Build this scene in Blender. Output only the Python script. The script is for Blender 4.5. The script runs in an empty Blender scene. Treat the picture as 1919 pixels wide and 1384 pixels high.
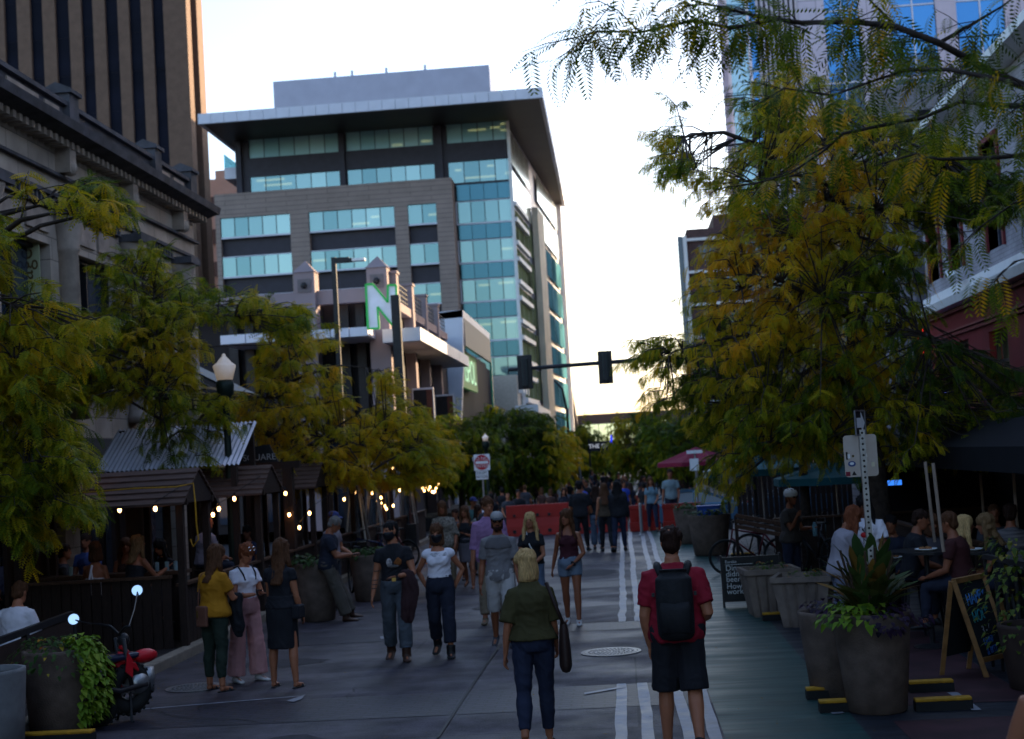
import bpy, bmesh, math, random
import numpy as np
from mathutils import Vector, Matrix, Euler, noise as mnoise

R = math.radians
SC = bpy.context.scene
COL = SC.collection

# ---------------------------------------------------------------- camera
F = 2700.0; CX, CY = 959.5, 692.0; ROLL = R(3.4); CAMH = 2.5
def _unroll(ox, oy):
    c, s = math.cos(ROLL), math.sin(ROLL)
    return ox*c-oy*s, ox*s+oy*c
_ax, _ay = _unroll(1165-CX, 843-CY)
YAW = math.atan(_ax/F); PITCH = math.atan(_ay/math.hypot(F, _ax))
_cy, _sy, _cp, _sp = math.cos(YAW), math.sin(YAW), math.cos(PITCH), math.sin(PITCH)
FWD = Vector((-_sy*_cp, _cy*_cp, _sp)); RGT = Vector((_cy, _sy, 0)); UPV = RGT.cross(FWD)
def ray(x, y):
    a, b = _unroll(x-CX, y-CY)
    return FWD*F+RGT*a-UPV*b
def P(x, y, d):            # where a sight line meets the plane Y = d
    r = ray(x, y); k = d/r.y
    return Vector((r.x*k, d, r.z*k+CAMH))
def G(x, y, z=0.0):        # where a sight line meets the ground
    r = ray(x, y); k = (z-CAMH)/r.z
    return Vector((r.x*k, r.y*k, z))
def PX(x, y, X):           # where a sight line meets the plane X = X
    r = ray(x, y); k = X/r.x
    return Vector((X, r.y*k, r.z*k+CAMH))
cam = bpy.data.cameras.new('camera'); camo = bpy.data.objects.new('camera', cam); COL.objects.link(camo)
_c, _s = math.cos(ROLL), math.sin(ROLL)
_r2 = RGT*_c-UPV*_s; _u2 = RGT*_s+UPV*_c
camo.matrix_world = Matrix((( _r2.x, _u2.x, -FWD.x, 0), (_r2.y, _u2.y, -FWD.y, 0), (_r2.z, _u2.z, -FWD.z, CAMH), (0, 0, 0, 1)))
cam.sensor_width = 36.0; cam.lens = F*36.0/1919.0
cam.clip_start = 0.1; cam.clip_end = 5000
cam.dof.use_dof = True; cam.dof.focus_distance = 11.5; cam.dof.aperture_fstop = 2.8
SC.camera = camo

# ---------------------------------------------------------------- sky, sun, exposure
SUN_AZ, SUN_EL = 45.0, 14.0          # azimuth to the right of the street axis, elevation
w = bpy.data.worlds.new('World'); SC.world = w; w.use_nodes = True
nt = w.node_tree; nt.nodes.clear()
sky = nt.nodes.new('ShaderNodeTexSky'); sky.sky_type = 'NISHITA'; sky.sun_disc = False
sky.sun_elevation = R(SUN_EL); sky.sun_rotation = R(SUN_AZ)
sky.air_density = 1.0; sky.dust_density = 2.0; sky.ozone_density = 2.8
bg = nt.nodes.new('ShaderNodeBackground'); bg.inputs['Strength'].default_value = 0.12
wo = nt.nodes.new('ShaderNodeOutputWorld')
tint = nt.nodes.new('ShaderNodeMixRGB'); tint.blend_type = 'MULTIPLY'; tint.inputs['Fac'].default_value = 1; tint.inputs['Color2'].default_value = (1.10, .98, .92, 1)   # the camera's warm white balance
nt.links.new(sky.outputs['Color'], tint.inputs['Color1']); nt.links.new(tint.outputs[0], bg.inputs['Color']); nt.links.new(bg.outputs[0], wo.inputs['Surface'])
sl = bpy.data.lights.new('sun', 'SUN'); sl.energy = 3.0; sl.angle = R(0.5); sl.color = (1.0, 0.72, 0.42)
so = bpy.data.objects.new('sun', sl); COL.objects.link(so)
_sd = Vector((math.sin(R(SUN_AZ))*math.cos(R(SUN_EL)), math.cos(R(SUN_AZ))*math.cos(R(SUN_EL)), math.sin(R(SUN_EL))))
so.rotation_euler = _sd.to_track_quat('Z', 'Y').to_euler(); so.location = (20, 20, 60)
vs = SC.view_settings; SC.display_settings.display_device = 'sRGB'
vs.view_transform = 'Standard'; vs.look = 'None'; vs.gamma = 1.0; vs.use_curve_mapping = False
vs.exposure = 2.2
SC.render.engine = 'CYCLES'
cy_ = SC.cycles
cy_.use_denoising = True
try: cy_.denoiser = 'OPENIMAGEDENOISE'
except Exception: pass
cy_.max_bounces = 6; cy_.diffuse_bounces = 3; cy_.glossy_bounces = 3; cy_.transmission_bounces = 4; cy_.transparent_max_bounces = 8
cy_.caustics_reflective = False; cy_.caustics_refractive = False
cy_.sample_clamp_indirect = 4.0

# ---------------------------------------------------------------- helpers
ORG = {}
def tag(o, label=None, cat=None, group=None, kind=None):
    if label: o['label'] = label
    if cat: o['category'] = cat
    if group: o['group'] = group
    if kind: o['kind'] = kind
    return o
def thing(name, label, cat, loc=(0, 0, 0), rz=0.0, group=None):
    o = bpy.data.objects.new(name, None); COL.objects.link(o)
    o.location = loc; o.rotation_euler = (0, 0, rz); o.empty_display_size = 0.2
    ORG[o.name] = (Vector(loc), rz)
    return tag(o, label, cat, group)
def origin_of(o):
    while o.parent: o = o.parent
    return ORG.get(o.name)
def copy_thing(src, loc=None, rz=None, label=None, group=None):
    def cp(o, par):
        c = o.copy(); COL.objects.link(c); c.parent = par
        for ch in list(o.children): cp(ch, c)
        return c
    c = cp(src, None)
    if loc is not None: c.location = loc
    if rz is not None: c.rotation_euler = (0, 0, rz)
    ORG[c.name] = (Vector(c.location), c.rotation_euler.z)
    if label: c['label'] = label
    if group: c['group'] = group
    return c

class MB:
    """collects faces; build() links them as one mesh object"""
    def __init__(s): s.v = []; s.f = []
    def add(s, vs, fs):
        n = len(s.v); s.v += [tuple(p) for p in vs]; s.f += [tuple(i+n for i in f) for f in fs]; return s
    def quad(s, a, b, c, d): return s.add([a, b, c, d], [(0, 1, 2, 3)])
    def poly(s, pts): return s.add(pts, [tuple(range(len(pts)))])
    def box(s, x0, x1, y0, y1, z0, z1):
        if x0 > x1: x0, x1 = x1, x0
        if y0 > y1: y0, y1 = y1, y0
        if z0 > z1: z0, z1 = z1, z0
        return s.add([(x0,y0,z0),(x1,y0,z0),(x1,y1,z0),(x0,y1,z0),(x0,y0,z1),(x1,y0,z1),(x1,y1,z1),(x0,y1,z1)],
                     [(0,3,2,1),(4,5,6,7),(0,1,5,4),(1,2,6,5),(2,3,7,6),(3,0,4,7)])
    def bar(s, p, q, a, b, up=(0, 0, 1)):   # box from p to q, a wide across, b along 'up'
        p, q = Vector(p), Vector(q); d = (q-p).normalized(); u = Vector(up)
        if abs(d.dot(u)) > .98: u = Vector((0, 1, 0))
        r = d.cross(u).normalized()*a/2; u = r.cross(d).normalized()*b/2
        return s.add([p-r-u, p+r-u, p+r+u, p-r+u, q-r-u, q+r-u, q+r+u, q-r+u],
                     [(0,1,2,3),(7,6,5,4),(0,4,5,1),(1,5,6,2),(2,6,7,3),(3,7,4,0)])
    def loft(s, rings, cap=True):
        n = len(s.v); m = len(rings[0])
        for r in rings: s.v += [tuple(p) for p in r]
        for i in range(len(rings)-1):
            for j in range(m):
                k = (j+1) % m
                s.f.append((n+i*m+j, n+i*m+k, n+(i+1)*m+k, n+(i+1)*m+j))
        if cap:
            s.f.append(tuple(n+j for j in reversed(range(m)))); e = n+(len(rings)-1)*m
            s.f.append(tuple(e+j for j in range(m)))
        return s
    def tube(s, pts, rad, seg=8, cap=True):
        pts = [Vector(p) for p in pts]
        if not hasattr(rad, '__len__'): rad = [rad]*len(pts)
        rings = []; pr = None
        for i, p in enumerate(pts):
            d = (pts[min(i+1, len(pts)-1)]-pts[max(i-1, 0)])
            d = d.normalized() if d.length > 1e-9 else Vector((0, 0, 1))
            if pr is None:
                pr = d.cross(Vector((0, 0, 1)))
                if pr.length < .05: pr = d.cross(Vector((0, 1, 0)))
            pr = (pr-d*pr.dot(d)).normalized(); q = d.cross(pr)
            rings.append([p+(pr*math.cos(2*math.pi*j/seg)+q*math.sin(2*math.pi*j/seg))*rad[i] for j in range(seg)])
        return s.loft(rings, cap)
    def lathe(s, prof, c=(0, 0, 0), seg=20, cap=True):
        c = Vector(c)
        return s.loft([[c+Vector((r*math.cos(2*math.pi*j/seg), r*math.sin(2*math.pi*j/seg), z)) for j in range(seg)] for r, z in prof], cap)
    def ball(s, c, r, M=None, seg=12, rings=8):
        if not hasattr(r, '__len__'): r = (r, r, r)
        c = Vector(c); rr = []
        for i in range(rings+1):
            t = -math.pi/2+math.pi*(i if 0 < i < rings else (0.12 if i == 0 else rings-.12))/rings
            rr.append([])
            for j in range(seg):
                a = 2*math.pi*j/seg
                p = Vector((r[0]*math.cos(t)*math.cos(a), r[1]*math.cos(t)*math.sin(a), r[2]*math.sin(t)))
                rr[-1].append(c+(M @ p if M else p))
        return s.loft(rr)
    def prism(s, pts, off):
        pts = [Vector(p) for p in pts]; off = Vector(off); n = len(pts)
        b = [p+off for p in pts]
        s.add(pts+b, [tuple(reversed(range(n))), tuple(range(n, 2*n))]+[(i, (i+1) % n, n+(i+1) % n, n+i) for i in range(n)])
        return s
    def torus(s, c, Rr, r, ax=(1, 0, 0), seg=28, s2=8):
        c = Vector(c); ax = Vector(ax).normalized(); u = ax.orthogonal().normalized(); v = ax.cross(u); rings = []
        n = len(s.v)
        for i in range(seg):
            a = 2*math.pi*i/seg; d = u*math.cos(a)+v*math.sin(a)
            s.v += [tuple(c+d*(Rr+r*math.cos(2*math.pi*j/s2))+ax*(r*math.sin(2*math.pi*j/s2))) for j in range(s2)]
        for i in range(seg):
            for j in range(s2):
                a, b = n+i*s2, n+((i+1) % seg)*s2; k = (j+1) % s2
                s.f.append((a+j, b+j, b+k, a+k))
        return s
    def xf(s, M):
        s.v = [tuple(M @ Vector(p)) for p in s.v]; return s
    def build(s, name, m, parent=None, world=False, smooth=False, bevel=0):
        me = bpy.data.meshes.new(name)
        v = s.v
        if world and parent is not None:
            o_, rz = origin_of(parent) or (Vector(), 0)
            Mi = Matrix.Rotation(-rz, 4, 'Z') @ Matrix.Translation(-o_)
            v = [tuple(Mi @ Vector(p)) for p in v]
        me.from_pydata(v, [], s.f); me.materials.append(m)
        if smooth: me.polygons.foreach_set('use_smooth', [True]*len(me.polygons))
        me.validate(); me.update()
        bm = bmesh.new(); bm.from_mesh(me); bmesh.ops.recalc_face_normals(bm, faces=bm.faces); bm.to_mesh(me); bm.free()
        o = bpy.data.objects.new(name, me); COL.objects.link(o); o.parent = parent
        if bevel:
            b = o.modifiers.new('bevel', 'BEVEL'); b.width = bevel; b.segments = 2; b.limit_method = 'ANGLE'
        return o

def text(body, size, mtx, m, parent, name='lettering', depth=0.003, align='CENTER', world=True, squeeze=1.0, space=1.0):
    """flat letters; mtx columns: right, up, out, place"""
    c = bpy.data.curves.new(name, 'FONT'); c.body = body; c.size = size; c.extrude = depth; c.align_x = align; c.align_y = 'CENTER'
    c.space_line = space; c.materials.append(m)
    o = bpy.data.objects.new(name, c); COL.objects.link(o); o.parent = parent
    M = mtx @ Matrix.Diagonal((squeeze, 1, 1, 1))
    if world:
        o_, rz = origin_of(parent) or (Vector(), 0)
        M = Matrix.Rotation(-rz, 4, 'Z') @ Matrix.Translation(-o_) @ M
    o.matrix_local = M
    return o
def frame(place, right, up):
    r = Vector(right).normalized(); u = Vector(up).normalized(); n = r.cross(u); p = Vector(place)
    return Matrix(((r.x, u.x, n.x, p.x), (r.y, u.y, n.y, p.y), (r.z, u.z, n.z, p.z), (0, 0, 0, 1)))

def facade(mb, o, u, width, z0, z1, ops, depth, thick_n):
    """wall sheet at o along u (unit, horizontal) with recessed openings (u0,u1,z0,z1); thick_n = outward normal"""
    o = Vector(o); u = Vector(u); n = Vector(thick_n)
    us = sorted({0.0, width}|{min(max(a, 0), width) for p in ops for a in p[:2]}); zs = sorted({z0, z1}|{min(max(a, z0), z1) for p in ops for a in p[2:]})
    W = lambda a, z, d=0: o+u*a+Vector((0, 0, z-o.z))-n*d
    for i in range(len(us)-1):
        for j in range(len(zs)-1):
            cu, cz = (us[i]+us[i+1])/2, (zs[j]+zs[j+1])/2
            if any(p[0] < cu < p[1] and p[2] < cz < p[3] for p in ops): continue
            mb.quad(W(us[i], zs[j]), W(us[i+1], zs[j]), W(us[i+1], zs[j+1]), W(us[i], zs[j+1]))
    for a, b, c, d in ops:
        mb.quad(W(a, c), W(b, c), W(b, c, depth), W(a, c, depth)); mb.quad(W(a, d), W(b, d), W(b, d, depth), W(a, d, depth))
        mb.quad(W(a, c), W(a, d), W(a, d, depth), W(a, c, depth)); mb.quad(W(b, c), W(b, d), W(b, d, depth), W(b, c, depth))
    return W

# ---------------------------------------------------------------- materials
MATS = {}
def mat(name, col, rough=0.6, metal=0.0, var=0.15, scale=6.0, bump=0.0, bscale=40.0, emit=None, estr=0.0, spec=0.28, stretch=None, col2=None, rvar=0.0, detail=4.0):
    if name in MATS: return MATS[name]
    m = bpy.data.materials.new(name); m.use_nodes = True; MATS[name] = m
    n = m.node_tree.nodes; l = m.node_tree.links; b = n['Principled BSDF']
    b.inputs['Roughness'].default_value = rough; b.inputs['Metallic'].default_value = metal
    b.inputs['Specular IOR Level'].default_value = spec
    tc = n.new('ShaderNodeTexCoord'); vec = tc.outputs['Object']
    if stretch:
        mp = n.new('ShaderNodeMapping'); mp.inputs['Scale'].default_value = stretch; l.new(vec, mp.inputs['Vector']); vec = mp.outputs['Vector']
    if var > 0 or col2:
        nz = n.new('ShaderNodeTexNoise'); nz.inputs['Scale'].default_value = scale; nz.inputs['Detail'].default_value = detail
        l.new(vec, nz.inputs['Vector'])
        cr = n.new('ShaderNodeValToRGB'); cr.color_ramp.elements[0].position = .3; cr.color_ramp.elements[1].position = .7
        a = [max(0, c*(1-var)) for c in col]; z = [min(1, c*(1+var)) for c in col] if not col2 else col2
        cr.color_ramp.elements[0].color = (*a, 1); cr.color_ramp.elements[1].color = (*z, 1)
        l.new(nz.outputs['Fac'], cr.inputs['Fac']); l.new(cr.outputs['Color'], b.inputs['Base Color'])
        if rvar:
            mr = n.new('ShaderNodeMapRange'); mr.inputs['From Min'].default_value = .3; mr.inputs['From Max'].default_value = .7
            mr.inputs['To Min'].default_value = rough-rvar; mr.inputs['To Max'].default_value = rough+rvar
            l.new(nz.outputs['Fac'], mr.inputs['Value']); l.new(mr.outputs['Result'], b.inputs['Roughness'])
    else: b.inputs['Base Color'].default_value = (*col, 1)
    if bump:
        n2 = n.new('ShaderNodeTexNoise'); n2.inputs['Scale'].default_value = bscale; n2.inputs['Detail'].default_value = 3; l.new(vec, n2.inputs['Vector'])
        bp = n.new('ShaderNodeBump'); bp.inputs['Strength'].default_value = bump; bp.inputs['Distance'].default_value = .02
        l.new(n2.outputs['Fac'], bp.inputs['Height']); l.new(bp.outputs['Normal'], b.inputs['Normal'])
    if emit:
        b.inputs['Emission Color'].default_value = (*emit, 1); b.inputs['Emission Strength'].default_value = estr
    return m
def brickmat(name, c1, c2, mort, bw, bh, ms=0.02, rough=.8, axis='XZ', bump=.3, off=.5, wear=.25):
    """running-bond blocks; axis names the two object axes the courses lie in"""
    if name in MATS: return MATS[name]
    m = bpy.data.materials.new(name); m.use_nodes = True; MATS[name] = m
    n = m.node_tree.nodes; l = m.node_tree.links; b = n['Principled BSDF']; b.inputs['Roughness'].default_value = rough; b.inputs['Specular IOR Level'].default_value = .25
    tc = n.new('ShaderNodeTexCoord'); sx = n.new('ShaderNodeSeparateXYZ'); cx = n.new('ShaderNodeCombineXYZ')
    l.new(tc.outputs['Object'], sx.inputs[0]); l.new(sx.outputs[axis[0]], cx.inputs['X']); l.new(sx.outputs[axis[1]], cx.inputs['Y'])
    br = n.new('ShaderNodeTexBrick'); br.offset = off; br.inputs['Scale'].default_value = 1
    br.inputs['Brick Width'].default_value = bw; br.inputs['Row Height'].default_value = bh; br.inputs['Mortar Size'].default_value = ms
    br.inputs['Color1'].default_value = (*c1, 1); br.inputs['Color2'].default_value = (*c2, 1); br.inputs['Mortar'].default_value = (*mort, 1)
    l.new(cx.outputs[0], br.inputs['Vector'])
    nz = n.new('ShaderNodeTexNoise'); nz.inputs['Scale'].default_value = 1.3; nz.inputs['Detail'].default_value = 6; l.new(tc.outputs['Object'], nz.inputs['Vector'])
    mr = n.new('ShaderNodeMapRange'); mr.inputs['From Min'].default_value = .3; mr.inputs['From Max'].default_value = .7
    mr.inputs['To Min'].default_value = 1-wear; mr.inputs['To Max'].default_value = 1+wear*.6; l.new(nz.outputs['Fac'], mr.inputs['Value'])
    mx = n.new('ShaderNodeMixRGB'); mx.blend_type = 'MULTIPLY'; mx.inputs['Fac'].default_value = 1
    l.new(br.outputs['Color'], mx.inputs['Color1']); l.new(mr.outputs['Result'], mx.inputs['Color2']); l.new(mx.outputs[0], b.inputs['Base Color'])
    bp = n.new('ShaderNodeBump'); bp.inputs['Strength'].default_value = bump; bp.inputs['Distance'].default_value = .01; bp.invert = True
    l.new(br.outputs['Fac'], bp.inputs['Height']); l.new(bp.outputs['Normal'], b.inputs['Normal'])
    return m
def glassmat(name, c1, c2, see=0.0, rough=.04, metal=.75):
    """reflective panes, each pane a little different; see = share that lets the view through"""
    if name in MATS: return MATS[name]
    m = bpy.data.materials.new(name); m.use_nodes = True; MATS[name] = m
    n = m.node_tree.nodes; l = m.node_tree.links; b = n['Principled BSDF']
    g = n.new('ShaderNodeNewGeometry'); cr = n.new('ShaderNodeValToRGB')
    cr.color_ramp.elements[0].color = (*c1, 1); cr.color_ramp.elements[1].color = (*c2, 1)
    l.new(g.outputs['Random Per Island'], cr.inputs['Fac']); l.new(cr.outputs['Color'], b.inputs['Base Color'])
    b.inputs['Metallic'].default_value = metal; b.inputs['Roughness'].default_value = rough
    if see:
        tr = n.new('ShaderNodeBsdfTransparent'); tr.inputs['Color'].default_value = (.55, .85, .9, 1)
        ms = n.new('ShaderNodeMixShader'); ms.inputs['Fac'].default_value = see
        l.new(b.outputs[0], ms.inputs[1]); l.new(tr.outputs[0], ms.inputs[2]); l.new(ms.outputs[0], n['Material Output'].inputs['Surface'])
    return m
def emis(name, col, s):
    if name in MATS: return MATS[name]
    m = bpy.data.materials.new(name); m.use_nodes = True; MATS[name] = m
    b = m.node_tree.nodes['Principled BSDF']; b.inputs['Base Color'].default_value = (*col, 1)
    b.inputs['Emission Color'].default_value = (*col, 1); b.inputs['Emission Strength'].default_value = s
    return m
M_black = mat('black_paint', (.012, .012, .015), .45, var=.3)
M_dkmetal = mat('dark_metal', (.022, .021, .024), .5, .1, var=.2)
M_steel = mat('galvanised_steel', (.35, .35, .36), .4, .8, var=.15, scale=20)
M_white = mat('white_paint', (.75, .75, .76), .5, var=.06)
M_whitemetal = mat('white_metal_panel', (.62, .63, .72), .45, var=.05, scale=1.5)
M_wood = mat('brown_timber', (.065, .03, .016), .65, var=.35, scale=9, stretch=(8, 8, 1), bump=.2)
M_dkwood = mat('dark_timber', (.024, .012, .009), .7, var=.35, scale=9, stretch=(6, 6, 1), bump=.2)
M_conc = mat('planter_concrete', (.115, .08, .063), .85, var=.28, scale=7, bump=.35, bscale=60)
M_conc2 = mat('pale_concrete', (.18, .135, .11), .85, var=.25, scale=5, bump=.3, bscale=50)
M_rubber = mat('rubber', (.012, .012, .012), .8, var=.2)
M_chrome = mat('chrome', (.75, .75, .78), .12, 1.0, var=0)
M_mirror = mat('mirror_glass', (.95, .97, 1.0), .02, 1.0, var=0)
M_yellow = mat('yellow_paint', (.42, .21, .012), .6, var=.25, scale=14)
M_red = mat('red_paint', (.5, .012, .02), .4, var=.1)
M_bulb = emis('bulb_glow', (1.0, .5, .16), 4.0)
# ================================================================ ground
def sheet(name, x0, x1, y0, y1, z, m, kind='structure', nx=1, ny=1):
    mb = MB(); mb.quad((x0, y0, z), (x1, y0, z), (x1, y1, z), (x0, y1, z))
    return tag(mb.build(name, m), kind=kind)
M_ground = mat('far_ground', (.09, .085, .08), .9, var=.3, scale=.4)
sheet('ground', -900, 900, -300, 2600, -.6, M_ground)
M_road = brickmat('concrete_road', (.046, .038, .048), (.039, .033, .042), (.016, .014, .018), 5.8, 4.4, .012, .5, 'XY', .25, wear=.4)
_b = M_road.node_tree.nodes['Principled BSDF']; _n = M_road.node_tree.nodes; _l = M_road.node_tree.links
_z = _n.new('ShaderNodeTexNoise'); _z.inputs['Scale'].default_value = .9; _z.inputs['Detail'].default_value = 8
_t = _n.new('ShaderNodeTexCoord'); _mp = _n.new('ShaderNodeMapping'); _mp.inputs['Scale'].default_value = (.8, 1.1, 1)
_l.new(_t.outputs['Object'], _mp.inputs['Vector']); _l.new(_mp.outputs['Vector'], _z.inputs['Vector'])
_r = _n.new('ShaderNodeMapRange'); _r.inputs['From Min'].default_value = .35; _r.inputs['From Max'].default_value = .65
_r.inputs['To Min'].default_value = .48; _r.inputs['To Max'].default_value = .75; _l.new(_z.outputs['Fac'], _r.inputs['Value']); _l.new(_r.outputs['Result'], _b.inputs['Roughness'])
_g = _n.new('ShaderNodeTexNoise'); _g.inputs['Scale'].default_value = 55; _g.inputs['Detail'].default_value = 6; _l.new(_t.outputs['Object'], _g.inputs['Vector'])
_v = _n.new('ShaderNodeTexNoise'); _v.inputs['Scale'].default_value = 2.6; _v.inputs['Detail'].default_value = 10; _v.inputs['Roughness'].default_value = .7; _l.new(_t.outputs['Object'], _v.inputs['Vector'])
_a = _n.new('ShaderNodeMath'); _a.operation = 'MULTIPLY_ADD'; _a.inputs[1].default_value = .9; _l.new(_g.outputs['Fac'], _a.inputs[0]); _l.new(_v.outputs['Fac'], _a.inputs[2])
_q = _n.new('ShaderNodeMapRange'); _q.inputs['From Min'].default_value = .78; _q.inputs['From Max'].default_value = 1.12; _q.inputs['To Min'].default_value = .5; _q.inputs['To Max'].default_value = 1.6; _l.new(_a.outputs[0], _q.inputs['Value'])
_mx = _n.new('ShaderNodeMixRGB'); _mx.blend_type = 'MULTIPLY'; _mx.inputs['Fac'].default_value = 1; _src = _b.inputs['Base Color'].links[0].from_socket
_l.new(_src, _mx.inputs['Color1']); _l.new(_q.outputs['Result'], _mx.inputs['Color2']); _l.new(_mx.outputs[0], _b.inputs['Base Color'])
_bp = _n.new('ShaderNodeBump'); _bp.inputs['Strength'].default_value = .35; _bp.inputs['Distance'].default_value = .01; _l.new(_g.outputs['Fac'], _bp.inputs['Height']); _l.new(_b.inputs['Normal'].links[0].from_socket, _bp.inputs['Normal']); _l.new(_bp.outputs['Normal'], _b.inputs['Normal'])
sheet('road', -6.1, 4.6, -6, 45.6, 0, M_road)
_m = MB(); _m.quad((-6.1, 45.6, 0), (4.6, 45.6, 0), (4.6, 48, -.45), (-6.1, 48, -.45)); tag(_m.build('road', M_road), kind='structure')
sheet('road', -6.6, 6, 60.5, 400, -.45, M_road)
M_asph = mat('asphalt', (.05, .048, .055), .6, var=.3, scale=30, rvar=.1)
sheet('cross_street', -120, 120, 48, 60.5, -.45, M_asph)
M_paver = brickmat('dark_pavers', (.017, .015, .027), (.026, .022, .036), (.005, .005, .007), .22, .11, .012, .5, 'XY', .5, wear=.25)
for i, (a, b) in enumerate(((14.25, 15.62), (20.35, 21.25), (26.7, 27.9), (32.8, 34.0), (39.5, 40.8))):
    sheet('paver_band', -6.1, .72, a, b, .004, M_paver)
def vnoise_mat(m, lo, hi, sc, st):
    n = m.node_tree.nodes; l = m.node_tree.links; b = n['Principled BSDF']
    z = n.new('ShaderNodeTexNoise'); z.inputs['Scale'].default_value = sc; z.inputs['Detail'].default_value = 8
    t = n.new('ShaderNodeTexCoord'); mp = n.new('ShaderNodeMapping'); mp.inputs['Scale'].default_value = st
    l.new(t.outputs['Object'], mp.inputs['Vector']); l.new(mp.outputs['Vector'], z.inputs['Vector'])
    r = n.new('ShaderNodeMapRange'); r.inputs['From Min'].default_value = .35; r.inputs['From Max'].default_value = .65
    r.inputs['To Min'].default_value = lo; r.inputs['To Max'].default_value = hi; l.new(z.outputs['Fac'], r.inputs['Value']); l.new(r.outputs['Result'], b.inputs['Roughness'])
M_green = mat('green_lane_paint', (.011, .046, .043), .45, var=.5, scale=3.0, bump=.04, bscale=30, stretch=(.6, 5, 1), detail=10)
vnoise_mat(M_green, .42, .6, 1.3, (.5, 3, 1))
sheet('bike_lane', .72, 1.9, -6, 45.6, .004, M_green)
M_strip = mat('dark_buffer_paint', (.015, .017, .024), .5, var=.5, scale=3, stretch=(.5, 6, 1), bump=.04, detail=9)
vnoise_mat(M_strip, .4, .65, 1.3, (.5, 3, 1))
sheet('planter_strip', 1.9, 4.6, -6, 45.6, .004, M_strip)
M_redg = mat('worn_red_paint', (.042, .014, .018), .7, var=.5, scale=2.5, detail=9)
for a, b, c, d in ((2.2, 3.4, 9.5, 12.9), (2.45, 3.6, 13.6, 18.6), (2.6, 3.8, 19.2, 26)):
    sheet('red_paint_patch', a, b, c, d, .008, M_redg)
M_side = brickmat('sidewalk_brick', (.026, .019, .018), (.022, .018, .018), (.016, .014, .014), .2, .1, .01, .8, 'XY', .4)
def walk(name, x0, x1, y0, y1):
    mb = MB(); mb.box(x0, x1, y0, y1, -.7, .12); return tag(mb.build(name, M_side), kind='structure')
walk('sidewalk', -10.5, -6.28, -6, 47); walk('sidewalk', 4.78, 7.05, -6, 47)
walk('sidewalk', -9.2, -6.6, 60.5, 400); walk('sidewalk', 6.0, 9.0, 60.5, 400)
M_kerb = mat('kerb_concrete', (.22, .18, .14), .85, var=.25, scale=5, bump=.3)
for x0, x1, y0, y1 in ((-6.28, -6.1, -6, 47), (4.6, 4.78, -6, 47)):
    mb = MB(); y = y0
    while y < y1:
        mb.box(x0, x1, y, min(y+2.38, y1), -.2, .135); y += 2.4
    tag(mb.build('kerb', M_kerb, bevel=.02), kind='structure')
# painted lines
M_line = mat('road_line_paint', (.15, .15, .17), .5, scale=4.5, col2=(.32, .32, .36), detail=12, rvar=.1)
rng = random.Random(5)
def line(x0, x1, y0, y1, wob=.012):
    mb = MB(); n = max(2, int((y1-y0)/.45)); L = []
    for i in range(n+1):
        y = y0+(y1-y0)*i/n; s = .012*math.sin(y*.6+x0*5)+rng.uniform(-wob, wob)*.5
        L.append(((x0+s+rng.uniform(-.006, .006), y, .0085), (x1+s+rng.uniform(-.006, .006), y, .0085)))
    for a, b in zip(L, L[1:]): mb.quad(a[0], a[1], b[1], b[0])
    return tag(mb.build('lane_line', M_line), kind='structure')
for xa in (-.225, .005): line(xa, xa+.11, 7, 15.62); line(xa+.02, xa+.13, 21.2, 44, .02)
for xa in (.37, .60): line(xa, xa+.11, 7, 15.62); line(xa, xa+.11, 15.8, 44, .02)
mb = MB()
a, b = G(200, 1336), G(560, 1306)
mb.quad((a.x, a.y, .0085), (b.x, b.y, .0085), (b.x, b.y+.05, .0085), (a.x, a.y+.05, .0085))
mb.quad(*[tuple(G(x, y)+Vector((0, 0, .0128))) for x, y in ((537, 1315), (572, 1303), (566, 1311), (550, 1317))])
tag(mb.build('lane_line', M_line), kind='structure')
for pts in (((712, 1194), (735, 1190), (733, 1197), (714, 1199)), ((905, 1150), (925, 1147), (926, 1150), (906, 1153)), ((1095, 1300), (1170, 1287), (1171, 1290), (1096, 1303))):
    mb = MB(); mb.poly([tuple(G(x, y)+Vector((0, 0, .0125))) for x, y in pts]); tag(mb.build('lane_line', M_line), kind='structure')
mb = MB(); a, b, c = G(940, 1206), G(905, 1255), G(820, 1384)
for p, q in ((a, b), (b, c)): mb.quad((p.x-.015, p.y, .0125), (p.x+.015, p.y, .0125), (q.x+.015, q.y, .0125), (q.x-.015, q.y, .0125))
tag(mb.build('road_joint', mat('joint_tar', (.012, .012, .013), .6, var=0)), kind='structure')
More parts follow.
